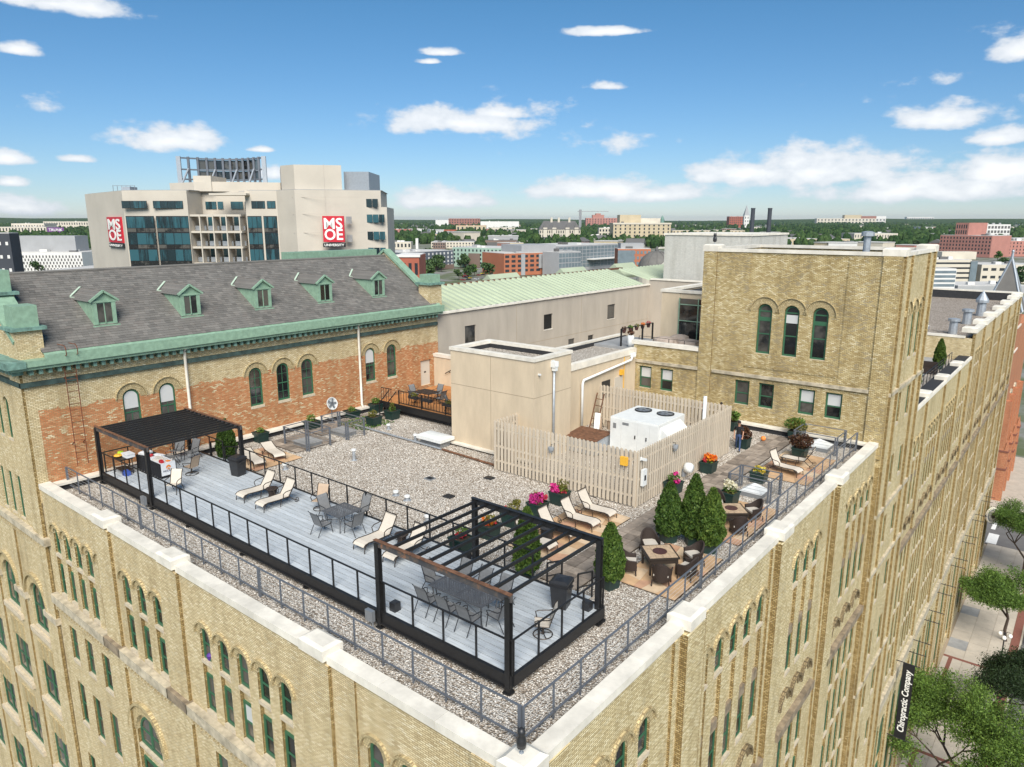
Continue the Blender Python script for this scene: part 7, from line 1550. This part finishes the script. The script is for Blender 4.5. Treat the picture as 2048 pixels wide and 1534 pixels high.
def city(name, label, x0, x1, yt, yb=None, col='c_cream', D=None, dep=None, rows=0, cols=0, roof='c_roof', slant=0, wf=.5, hf=.55, band=False, win='pane_far', cat='building', group=None, z0=.12):
    if D is None: D = gdist(yb)
    a = far(x0, yt, D); b_ = far(x1, yt, D + slant); h = (a.z + b_.z) / 2 - GZ; d = Vector((b_.x - a.x, b_.y - a.y, 0)); w = d.length; rz = math.atan2(d.y, d.x); dep = dep or min(w * .7, 60)
    t = thing(name, label, cat, (a.x, a.y, GZ), rz, group)
    cube('wall', col, t, 0, w, 0, dep, 0, h); cube('roof', roof, t, .2, w - .2, .2, dep - .2, h, h + .35)
    if rows:
        fl = h * (1 - z0 - .03) / rows
        for r_ in range(rows):
            z = h * z0 + r_ * fl
            if band: cube('window', win, t, w * .02, w * .98, -.12, 0, z + fl * (1 - hf) / 2, z + fl * (1 + hf) / 2)
            else:
                for c in range(cols):
                    cw = w / cols; cube('window', win, t, c * cw + cw * (1 - wf) / 2, c * cw + cw * (1 + wf) / 2, -.12, 0, z + fl * (1 - hf) / 2, z + fl * (1 + hf) / 2)
    if w > 18 and dep > 14:
        q = random.Random(name)
        for _ in range(3):
            a_ = q.uniform(.1, .8) * w; s2 = q.uniform(2, 4.5); y_ = q.uniform(3, dep * .5); cube('roof_plant', q.choice(('c_grey', 'c_white', 'c_roofdark')), t, a_, a_ + s2 * 1.6, y_, y_ + s2, h + .35, h + .35 + q.uniform(1.2, 3))
    return t, w, h, dep
# middle distance
t, w, h, dp = city('slate_blue_flats', 'dark slate blue apartment block with white window grid left of the mint flats', 812, 907, 503, 545, 'c_slateblue', rows=4, cols=12, slant=60, win='c_white', wf=.35); cube('wall', 'c_brown', t, -.3, w + .3, -.3, dp, 0, h * .24)
t, w, h, dp = city('mint_flats', 'mint green apartment row with grey bays behind trees', 905, 1028, 496, 533, 'c_mint', rows=4, cols=16, slant=-40, wf=.35); 
for k in (.28, .6, .85): cube('bay', 'c_brown', t, w * k, w * k + 14, -1.5, 1, 0, h * .72)
t, w, h, dp = city('brick_office', 'orange brick office block with grey rounded bay in the middle distance', 1008, 1118, 506, 552, 'c_orange', rows=4, cols=9, slant=30, win='pane_far', wf=.62); cube('bay', 'c_grey', t, w * .30, w * .37, -.6, 1, 0, h * .97); cube('bay', 'c_grey', t, w * .62, w * .80, -1.2, 1, h * .3, h * .95); cube('penthouse', 'c_grey', t, w * .35, w * .98, 4, dp, h + .35, h + 7)
t, w, h, dp = city('glass_office', 'long glass fronted office block right of the orange brick office', 1118, 1236, 490, 545, 'c_grey', rows=6, cols=16, slant=80, win='c_glass', wf=.85, hf=.8); cube('terrace_slab', 'c_white', t, w * .45, w, -8, 0, h * .42, h * .46)
city('glass_annex', 'lower glazed annex in front of the long glass office', 1118, 1162, 504, 552, 'c_grey', rows=4, cols=7, slant=20, win='c_glass', wf=.85, hf=.8)
t, w, h, dp = city('brick_glass_wing', 'glass and red brick wing beside the dark dome', 1236, 1302, 498, 549, 'c_orange', rows=4, cols=9, win='c_glass', wf=.6); cube('curtain_wall', 'c_glass', t, 0, w * .5, -1, 0, h * .05, h * .95); cube('penthouse', 'c_grey', t, w * .1, w * .8, 4, dp, h + .35, h + 5)
t = thing('dome_building', 'dark ribbed dome beside the pale stair tower', 'building', far(1312, 545, 330).to_tuple()); t.location.z = GZ; zc = far(1312, 541, 330).z - GZ; rd = 8.2
obj('drum', MB().lathe([(rd * 1.05, 0), (rd * 1.05, zc)], 24).mesh('drum', 'c_cream'), t); obj('dome', MB().lathe([(rd * math.cos(a), zc + rd * 1.05 * math.sin(a)) for a in [R(9 * k) for k in range(10)]] + [(0, zc + rd * 1.06)], 24).mesh('dome', 'slate', True), t)
m = MB()
for k in range(12): a = k * math.tau / 12; m.tube([((rd + .08) * math.cos(b) * math.cos(a), (rd + .08) * math.cos(b) * math.sin(a), zc + (rd + .08) * 1.05 * math.sin(b)) for b in [R(11 * j) for j in range(8)]], .12, 4)
obj('ribs', m.mesh('ribs', 'c_roofdark'), t); obj('lantern', MB().lathe([(.9, zc + rd), (.9, zc + rd + 1.2), (.1, zc + rd + 2.6)], 10).mesh('lantern', 'c_roofdark'), t)
t, w, h, dp = city('red_brick_house', 'small red brick building with arched windows and white roof behind the slate gable', 789, 838, 512, col='c_red', D=330, rows=3, cols=4, roof='c_white', dep=25); cube('parapet', 'c_white', t, -.5, w + .5, -.5, 1, h - .5, h + .6)
city('tan_loft', 'small tan loft building above the brick office', 1020, 1047, 486, 503, 'c_tan', rows=2, cols=5); city('dark_hall', 'dark low hall left of the tan loft', 970, 1034, 481, 497, 'c_brown', rows=1, cols=1, wf=.9, win='c_roofdark', roof='c_roofdark')
t, w, h, dp = city('white_stack', 'white factory chimney behind the slate blue flats', 831, 836, 477, 507, 'c_white', dep=6)
city('long_store', 'long pale warehouse with tan windows beside the white chimney', 862, 948, 484, 497, 'c_cream', rows=2, cols=14, wf=.4); city('brown_shed', 'brown brick shed left of the long warehouse', 866, 890, 485, 498, 'c_brown', rows=2, cols=5)
city('beige_block', 'beige concrete block at the edge of the university tower', 778, 822, 484, 499, 'c_cream', rows=1, cols=6)
t, w, h, dp = city('orange_gable_house', 'orange roofed block just right of the university tower', 782, 820, 459, 472, 'c_rose', rows=2, cols=5, roof='c_roofred')
city('red_roof_hall', 'long red roofed hall on the far left slope', 855, 915, 460, 470, 'c_red', rows=1, cols=8, roof='c_roofred'); city('red_roof_store', 'bright red roofed store left of the white shed', 912, 972, 451, 464, 'c_tan', rows=1, cols=7, roof='c_roofred', wf=.4)
city('blue_roof_store', 'store with a bright blue roof in the trees', 866, 918, 467, 479, 'c_tan', rows=1, cols=8, roof='c_roofblue')
city('brown_factory', 'dark brown factory block on the far skyline', 897, 960, 437, 454, 'c_redbrown', rows=3, cols=12, wf=.4); city('white_annex', 'white end block of the brown factory on the skyline', 871, 898, 440, 453, 'c_white')
city('white_shed', 'big white windowless shed below the skyline', 961, 1038, 443, 462, 'c_white'); city('white_low_store', 'low white store in front of the big white shed', 980, 1030, 455, 470, 'c_cream', rows=1, cols=6)
# chateau-like school
t, w, h, dp = city('gothic_school', 'cream stone school with steep grey roofs, gables and tall chimneys', 1079, 1161, 459, 487, 'c_cream', rows=3, cols=18, wf=.45, hf=.7)
def hip(par, x0, x1, y0, y1, z0, z1, mt, fx=.25): 
    cx0, cx1 = x0 + (x1 - x0) * fx, x1 - (x1 - x0) * fx; cy = (y0 + y1) / 2
    return obj('hip_roof', MB().add([(x0, y0, z0), (x1, y0, z0), (x1, y1, z0), (x0, y1, z0), (cx0, cy, z1), (cx1, cy, z1)], [(0, 1, 5, 4), (1, 2, 5), (2, 3, 4, 5), (3, 0, 4)]).mesh('hip_roof', mt), par)
hip(t, -1, w + 1, -1, dp, h + .4, h + 18, 'c_roofdark', .12)
for k in (.08, .3, .62, .84): hip(t, w * k, w * k + w * .12, -3, 10, h, h + 14, 'c_roofdark', .45); cube('gable', 'c_cream', t, w * k + 1, w * k + w * .12 - 1, -2.5, 4, 0, h + 4)
for k in (.28, .46, .72): cube('chimney', 'c_cream', t, w * k, w * k + 4.5, dp * .4, dp * .4 + 4.5, h, h + 25)
# brewhouse
t, w, h, dp = city('tan_brewhouse', 'large tan brewhouse block with stepped roof and green cupola', 1227, 1342, 446, 487, 'c_tan', rows=5, cols=12, wf=.3, hf=.6)
cube('attic', 'c_tan', t, w * .13, w * .5, dp * .3, dp, h, h + 17); cube('attic', 'c_cream', t, w * .5, w * .86, dp * .4, dp, h, h + 10)
obj('cupola', MB().lathe([(4, 0), (4, 8), (3, 11), (.3, 16)], 10, (w * .86, 8, h)).mesh('cupola', 'patina'), t); cube('cornice', 'c_cream', t, -1, w + 1, -1, 1, h - 3, h + .5)
city('low_white_shop', 'low white shop right of the gothic school', 1162, 1208, 471, 486, 'c_white', rows=1, cols=8); city('tan_store', 'tan three storey store between school and brewhouse', 1198, 1228, 456, 484, 'c_cream', rows=3, cols=5)
t, w, h, dp = city('brick_hospital', 'rose brick hospital block with stepped top on the skyline', 1172, 1238, 436, 454, 'c_rose', rows=4, cols=12, wf=.4); cube('attic', 'c_rose', t, w * .2, w * .55, 3, dp, h, h + 22); cube('attic', 'c_rose', t, w * .3, w * .45, 3, dp, h + 22, h + 32)
t = thing('tower_crane', 'thin pale construction crane above the rose brick hospital', 'crane', far(1160, 455, 3200).to_tuple()); t.location.z = GZ; zc = far(1160, 419, 3200).z - GZ; obj('mast', MB().box(-4, 4, -4, 4, 0, zc).mesh('mast', 'c_grey'), t); obj('jib', MB().bar((-15, 0, zc - 8), (105, 60, zc - 8), 3).mesh('jib', 'c_grey'), t)
# right side
t, w, h, dp = city('steeple_church', 'white steepled church with red brick nave on the skyline', 1489, 1499, 431, 456, 'c_white', rows=3, cols=2, wf=.3); obj('spire', MB().add([(0, 0, h), (w, 0, h), (w, w, h), (0, w, h), (w / 2, w / 2, far(1494, 410, gdist(456)).z - GZ)], [(0, 1, 4), (1, 2, 4), (2, 3, 4), (3, 0, 4)]).mesh('spire', 'c_grey'), t)
city('red_school', 'red brick building left of the white steeple', 1459, 1488, 433, 455, 'c_red', rows=4, cols=7, wf=.45)
for i, (x, y0) in enumerate(((1502, 416), (1535.5, 416))):
    t = thing('smokestack', ['left of the two tall black smokestacks', 'right of the two tall black smokestacks'][i], 'smokestack', far(x, 480, 1350).to_tuple()); t.location.z = GZ; hh = far(x, y0, 1350).z - GZ; obj('shaft', MB().lathe([(4, 0), (3.6, hh)], 14).mesh('shaft', 'c_dark'), t); obj('rim', MB().lathe([(4.0, hh - 2), (4.0, hh)], 14).mesh('rim', 'c_dark'), t)
t, w, h, dp = city('hill_hospital', 'large tan hospital complex on the far hill', 1634, 1772, 437, 449, 'c_cream', rows=2, cols=20, wf=.4); cube('block', 'c_tan', t, w * .40, w * .65, 5, dp, h, h + 38); cube('block', 'c_redbrown', t, w * .64, w * .86, 2, dp, h * .3, h + 26); cube('block', 'c_white', t, w * .86, w, 0, dp, h * .3, h + 26)
city('white_terrace_block', 'white block on the skyline right of the hospital', 1814, 1868, 434, 447, 'c_white', rows=2, cols=12, wf=.5)
t, w, h, dp = city('red_factory_lofts', 'big red brick loft factory with rows of arched windows on the right', 1881, 1985, 471, 511, 'c_rose', rows=5, cols=16, slant=-60, wf=.4); cube('attic', 'c_rose', t, w * .27, w * .52, 2, dp, h, h + 17)
for r_ in range(2):
    for c in range(5): cube('window', 'pane_far', t, w * .29 + c * w * .045, w * .29 + c * w * .045 + w * .02, 1.85, 2, h + 2 + r_ * 7.5, h + 7 + r_ * 7.5)
city('brick_loft_annex', 'receding red brick loft annex at the right of the loft factory', 1985, 2013, 472, 506, 'c_redbrown', rows=5, cols=6, slant=120, wf=.4)
city('white_mill', 'white framed mill building behind the red lofts', 1950, 2022, 449, 490, 'c_white', rows=4, cols=11, win='c_roofdark', wf=.7, hf=.6)
city('pink_house', 'pale pink building at the right picture edge', 2018, 2075, 482, 513, 'c_rose', rows=4, cols=8, wf=.3); city('cream_terrace', 'cream three storey terrace behind the tower roof', 1709, 1796, 467, 489, 'c_cream', rows=2, cols=16, win='c_roofdark', wf=.4)
t, w, h, dp = city('medical_block', 'beige medical building with dark window bands left of the glass slot', 1866, 1944, 520, 566, 'c_cream', rows=4, band=True, hf=.35); cube('stair_slot', 'c_glass', t, w * .97, w * 1.14, -1, 3, 0, h * .95); cube('attic', 'c_cream', t, w * .4, w * 1.3, 10, dp, h, h + 6)
city('medical_wing', 'beige medical wing with few dark windows at the right edge', 1964, 2080, 530, 566, 'c_cream', rows=2, cols=7, wf=.6, hf=.35)
t, w, h, dp = city('glass_clinic', 'white banded glass clinic beside the tower edge', 1864, 1914, 538, 590, 'c_white', rows=5, band=True, hf=.6, win='c_glass')
city('far_car_park', 'low grey car park deck beyond the far gravel roof', 1916, 2060, 572, 586, 'c_grey', z0=.1)
t, w, h, dp = city('sign_shed', 'white gabled shed with faded LITZ lettering peeking over the tower roof', 1484, 1560, 489, col='c_cream', D=120, dep=12); obj('gable', MB().uprism([(0, h), (w, h), (w * .45, h + 1.6)], 0, .5).mesh('gable', 'c_white'), t); obj('lettering', text_mesh('LITZ B', 1.9, 'ink', .02, .02), t, (w * .22, -.06, h - .35), rot=Matrix.Rotation(math.pi / 2, 3, 'X').to_quaternion()); cube('sign_panel', 'c_roofred', t, w * .5, w * .62, 2, 2.4, h, h + 1.0)
city('tan_roofs', 'row of tan flat roofed blocks just above the tower coping', 1552, 1700, 478, 492, 'c_tan', rows=1, cols=18, wf=.4); city('tan_long_block', 'long tan block left of the smokestacks', 1345, 1490, 461, 474, 'c_tan', rows=2, cols=20, wf=.35)
city('white_terrace_house', 'white terrace house block right of the smokestacks', 1544, 1592, 471, 480, 'c_white', rows=1, cols=6)
# left edge
t, w, h, dp = city('hexagon_garage', 'white panelled parking garage with staggered dark openings on the left', 17, 163, 505, 546, 'c_white', wf=.3)
for r_ in range(5):
    for c in range(22): cw = w / 22; cube('opening', 'c_roofdark', t, c * cw + (cw * .5 if r_ % 2 else 0), c * cw + (cw * .5 if r_ % 2 else 0) + cw * .42, -.15, 0, h * (.12 + r_ * .155), h * (.12 + r_ * .155) + h * .12)
cube('roof_screen', 'c_grey', t, -8, w * .78, 18, 40, h, h + 15)
t, w, h, dp = city('dark_flats', 'dark apartment tower cut by the left picture edge', -40, 18, 467, col='c_dark', D=300, rows=7, cols=4, win='c_white', wf=.35, hf=.25, dep=6)
city('cream_courthouse', 'cream block with tall windows at the far left', -10, 92, 454, 475, 'c_cream', rows=2, cols=16, wf=.4, hf=.7); city('cream_courthouse_wing', 'set back upper wing of the cream block at the far left', 22, 88, 447, 474, 'c_cream', rows=2, cols=12, wf=.4, hf=.6, win='c_roofdark')
city('long_institution', 'long tan institution on the left skyline beside the high rise', 86, 176, 443, 461, 'c_cream', rows=2, cols=18, wf=.4); 
bl = thing('billboard', 'purple billboard with white lettering among the trees at left', 'billboard', far(113, 472, gdist(478)).to_tuple(), MRZ); bl.location.z = GZ; hb = far(113, 465, gdist(478)).z - GZ; wb = 22
obj('board', MB().box(-wb, wb, -.4, .4, hb, hb + 13).mesh('board', 'c_purple'), bl); obj('lettering', text_mesh('TRUNK', 9.5, 'letter_white', .1, .1), bl, (0, -.6, hb + 6.5), rot=Matrix.Rotation(math.pi / 2, 3, 'X').to_quaternion(), sc=(1.15, 1, 1))
for x in (-8, 8): obj('leg', MB().box(x - .7, x + .7, -.4, .4, 0, hb).mesh('leg', 'c_dark'), bl)
city('white_low_roof', 'long white flat roof directly behind the slate ridge at left', 55, 182, 547, col='c_white', D=200, dep=30)
# ---------------------------------------------------------------- houses and trees of the town
hr = random.Random(12); cols_ = ['c_cream', 'c_white', 'c_tan', 'c_rose', 'c_grey', 'c_redbrown', 'c_cream', 'c_white']
hm_ = {}
for mt in set(cols_): hm_[mt] = MB().box(-6, 6, -8, 8, 0, 7).mesh('wall', mt)
rm_ = MB().add([(-6.6, -8.5, 6.8), (6.6, -8.5, 6.8), (6.6, 8.5, 6.8), (-6.6, 8.5, 6.8), (0, -8.5, 11), (0, 8.5, 11)], [(0, 4, 5, 3), (1, 2, 5, 4), (0, 1, 4), (2, 3, 5)]).mesh('roof', 'c_roofdark'); rf_ = MB().box(-6.2, 6.2, -8.2, 8.2, 7, 7.5).mesh('roof', 'c_roof')
GH = 'small town houses'
def hwhere(x): return ' in the distant trees left of the university high rise' if x < 400 else ' among the distant trees between high rise and gothic school' if x < 1080 else ' among the distant trees between gothic school and smokestacks' if x < 1480 else ' on the wooded slope between smokestacks and hill hospital' if x < 1780 else ' among the distant trees near the red brick lofts'
for i in range(240):
    px_ = hr.uniform(780, 2060) if i > 20 else hr.uniform(0, 180); py_ = 448 + 58 * hr.random() ** 1.4; D = gdist(py_); p = far(px_, py_, D)
    g_ = hr.random() < .55; s_ = hr.uniform(.9, 1.9)
    o = thing('town_house', ('small gable roofed house' if g_ else 'small flat roofed block') + hwhere(px_), 'house', (p.x, p.y, GZ), hr.uniform(0, 3.1), GH + (' with gable roofs' if g_ else ' with flat roofs') + hwhere(px_)); o.scale = (s_ * (1 if g_ else hr.uniform(1.5, 4)), s_ * (1 if g_ else 1.6), s_ * hr.uniform(.8, 1.2) * (1 if g_ else 1.35))
    obj('wall', hm_[hr.choice(cols_)], o); obj('roof', rm_ if g_ else rf_, o)
def blob_tree(seed, n, size):
    r = np.random.default_rng(seed); cs2 = [(r.uniform(-2.2, 2.2), r.uniform(-2.2, 2.2), r.uniform(4, 8.2), r.uniform(1.6, 2.8)) for _ in range(7)]
    return leaves(n, ball_sampler(cs2), size, .3, seed, .8)
TM = []
for k in range(4):
    V, F = blob_tree(k + 31, 420, 1.25); me = npmesh('tree', V, F, 'far_leaf' if k != 2 else 'leaf_green'); TM.append(me)
tk = MB().tube([(0, 0, 0), (0, 0, 5)], .3, 5).mesh('trunk', 'bark')
def in_frame_far(px_, py_): D = gdist(py_); return far(px_, py_, D)
for i in range(290):
    if i < 34: px_, py_ = hr.uniform(835, 1010), hr.uniform(520, 560)
    elif i < 40: px_, py_ = hr.uniform(1880, 2060), hr.uniform(512, 585)
    elif i < 60: px_, py_ = hr.uniform(0, 175), hr.uniform(452, 556)
    elif i < 110: px_, py_ = hr.uniform(1490, 2050), 446 + 55 * hr.random()
    else: px_, py_ = hr.uniform(775, 1330), 446 + 50 * hr.random()
    p = in_frame_far(px_, py_); s_ = hr.uniform(.95, 1.7)
    wh = ' in front of the slate blue and mint flats' if i < 34 else ' by the car park before the medical building' if i < 40 else ' near the parking garage at the far left' if i < 60 else ' on the right between smokestacks and red lofts' if i < 110 else ' between the high rise and the tan brewhouse'; o = thing('town_tree', 'single leafy green tree' + wh, 'tree', (p.x, p.y, GZ), hr.uniform(0, 6), 'single town trees' + wh); o.scale = (s_, s_, s_); obj('crown', TM[hr.randrange(4)], o); obj('trunk', tk, o)
r = np.random.default_rng(9); cl = []
n = 14000; py_ = 446 + 52 * r.random(n) ** 2.1; px2 = r.uniform(-60, 2110, n); patch = np.sin(px2 * .011 + 1) * .5 + np.sin(px2 * .037 + py_ * .3) * .5 + r.normal(size=n) * .5
V_ = []; 
base = np.array([(np.cos(a) * q, np.sin(a) * q, z) for z, q in ((0, .75), (.5, 1.0), (.85, .6)) for a in np.arange(7) * math.tau / 7] + [(0, 0, 1.0)])
fq = [(i * 7 + k, i * 7 + (k + 1) % 7, (i + 1) * 7 + (k + 1) % 7, (i + 1) * 7 + k) for i in range(2) for k in range(7)] + [(14 + k, 14 + (k + 1) % 7, 21, 21) for k in range(7)]
fq = np.array(fq); VV = []; FF = []; c = 0
for i in range(n):
    if patch[i] < -.62 + (py_[i] - 446) * .02 and py_[i] > 450: continue
    D = gdist(py_[i]); p = far(px2[i], py_[i], D); s = r.uniform(5, 10) * (1 + D / 9000); hgt = r.uniform(11, 20) * (1 + D / 14000)
    VV.append(base * np.array([s, s, hgt]) * r.uniform(.75, 1.25, (22, 1)) + np.array([p.x, p.y, GZ])); FF.append(fq + c); c += 22
VV = np.concatenate(VV); FF = np.concatenate(FF)
tri = FF[FF[:, 2] == FF[:, 3]][:, :3]; quad = FF[FF[:, 2] != FF[:, 3]]; quad = np.concatenate([quad[:, [0, 1, 2]], quad[:, [0, 2, 3]]]); allt = np.concatenate([tri, quad])
m_, t_, b_2 = newmat('wood_leaf'); gg = t_.nodes.new('ShaderNodeNewGeometry'); cA = ramp(t_, gg.outputs['Random Per Island'], [(.022, .045, .020), (.036, .068, .026), (.055, .09, .032), (.045, .075, .035)])
cA = mixc(t_, 1, cA, ramp(t_, noise(t_, .25, 4, .7, gg.outputs['Position']), [(.35, .4, .4, .35), (1.5, 1.5, 1.3, .68)]), 'MULTIPLY'); t_.links.new(cA, b_2.inputs['Base Color']); b_2.inputs['Roughness'].default_value = 1; b_2.inputs['Specular IOR Level'].default_value = 0
o = obj('distant_wood', npmesh('distant_wood', VV, allt, 'wood_leaf')); o['kind'] = 'stuff'; o['label'] = 'mass of dark green trees covering the town to the horizon'; o['category'] = 'woodland'
# low wooded hills along the horizon
hv = []; hf_ = []; K = 160
for k in range(K + 1):
    a_ = -math.pi + math.tau * k / K; z_ = 30 + 22 * math.sin(a_ * 5 + 1) + 12 * math.sin(a_ * 17) + hr.uniform(-5, 5)
    for D_, zz in ((9800, GZ - 1), (11500, z_ * .75), (13500, z_), (15500, z_ * .8)): hv.append((CAM.x + D_ * math.sin(a_), CAM.y + D_ * math.cos(a_), zz))
for k in range(K):
    for j in range(3): hf_.append((k * 4 + j, k * 4 + 4 + j, k * 4 + 5 + j, k * 4 + 1 + j))
struct('hills', MB().add(hv, hf_).mesh('hills', 'wood_leaf'))
# parked cars
cm = {}
for mt, c in (('car_red', (.35, .03, .02)), ('car_white', (.7, .7, .7)), ('car_dark', (.03, .03, .035)), ('car_silver', (.35, .37, .39)), ('car_yellow', (.7, .55, .02))):
    pm(mt, c, .3, .2, var=0); cm[mt] = (MB().box(-2.2, 2.2, -.9, .9, .3, .85).mesh('body', mt), )
cab = MB().add([(-1.3, -.8, .85), (1.2, -.8, .85), (1.2, .8, .85), (-1.3, .8, .85), (-.9, -.68, 1.42), (.6, -.68, 1.42), (.6, .68, 1.42), (-.9, .68, 1.42)], [(0, 1, 5, 4), (1, 2, 6, 5), (2, 3, 7, 6), (3, 0, 4, 7), (4, 5, 6, 7)]).mesh('cabin', 'pane_far')
whl = MB().lathe([(.32, -.1), (.32, .1), (0, .11)], 10, M=Matrix.Rotation(math.pi / 2, 4, 'X')).mesh('wheel', 'black_plastic')
for i in range(46):
    if i < 26: px_, py_ = hr.uniform(925, 1006), hr.uniform(545, 560)
    else: px_, py_ = hr.uniform(1915, 2045), hr.uniform(567, 584)
    p = far(px_, py_, gdist(py_)); mt = hr.choice(list(cm)); nm_ = mt.split('_')[1]
    o = thing('parked_car', nm_ + (' car in the distant car park beside the orange brick office' if i < 26 else ' car in the distant car park before the medical building'), 'car', (p.x, p.y, GZ - .35), hr.choice((.3, 1.87)), nm_ + ' cars in the ' + ('left' if i < 26 else 'right') + ' distant car park'); obj('body', cm[mt][0], o); obj('cabin', cab, o)
    for x in (-1.35, 1.35):
        for y in (-.85, .85): obj('wheel', whl, o, (x, y, .32))
for i, (x, y, z, mt) in enumerate([(12, 66, 1, 'car_dark'), (10.2, 88, 1, 'car_dark')]):
    o = thing('parked_car', ['dark car at the kerb behind the dark street tree', 'dark car at the kerb beside the globe lamp'][i], 'car', (x - .5, y, GZ - .12), math.pi / 2); obj('body', cm[mt][0], o); obj('cabin', cab, o)
    for x_ in (-1.35, 1.35):
        for y_ in (-.85, .85): obj('wheel', whl, o, (x_, y_, .32))

# ---------------------------------------------------------------- air between here and the horizon
m_, t_, b_2 = newmat('haze_air'); t_.nodes.remove(b_2); pv = t_.nodes.new('ShaderNodeVolumePrincipled'); pv.inputs['Color'].default_value = (.80, .88, .96, 1); pv.inputs['Density'].default_value = .00002; pv.inputs['Anisotropy'].default_value = .2
t_.links.new(pv.outputs[0], t_.nodes['Material Output'].inputs['Volume'])
hz = obj('haze', MB().box(-31000, 31000, -31000, 31000, GZ - 1.4, 150).mesh('haze', 'haze_air')); hz['kind'] = 'stuff'; hz['label'] = 'thin pale blue summer haze over the town'; hz['category'] = 'haze'
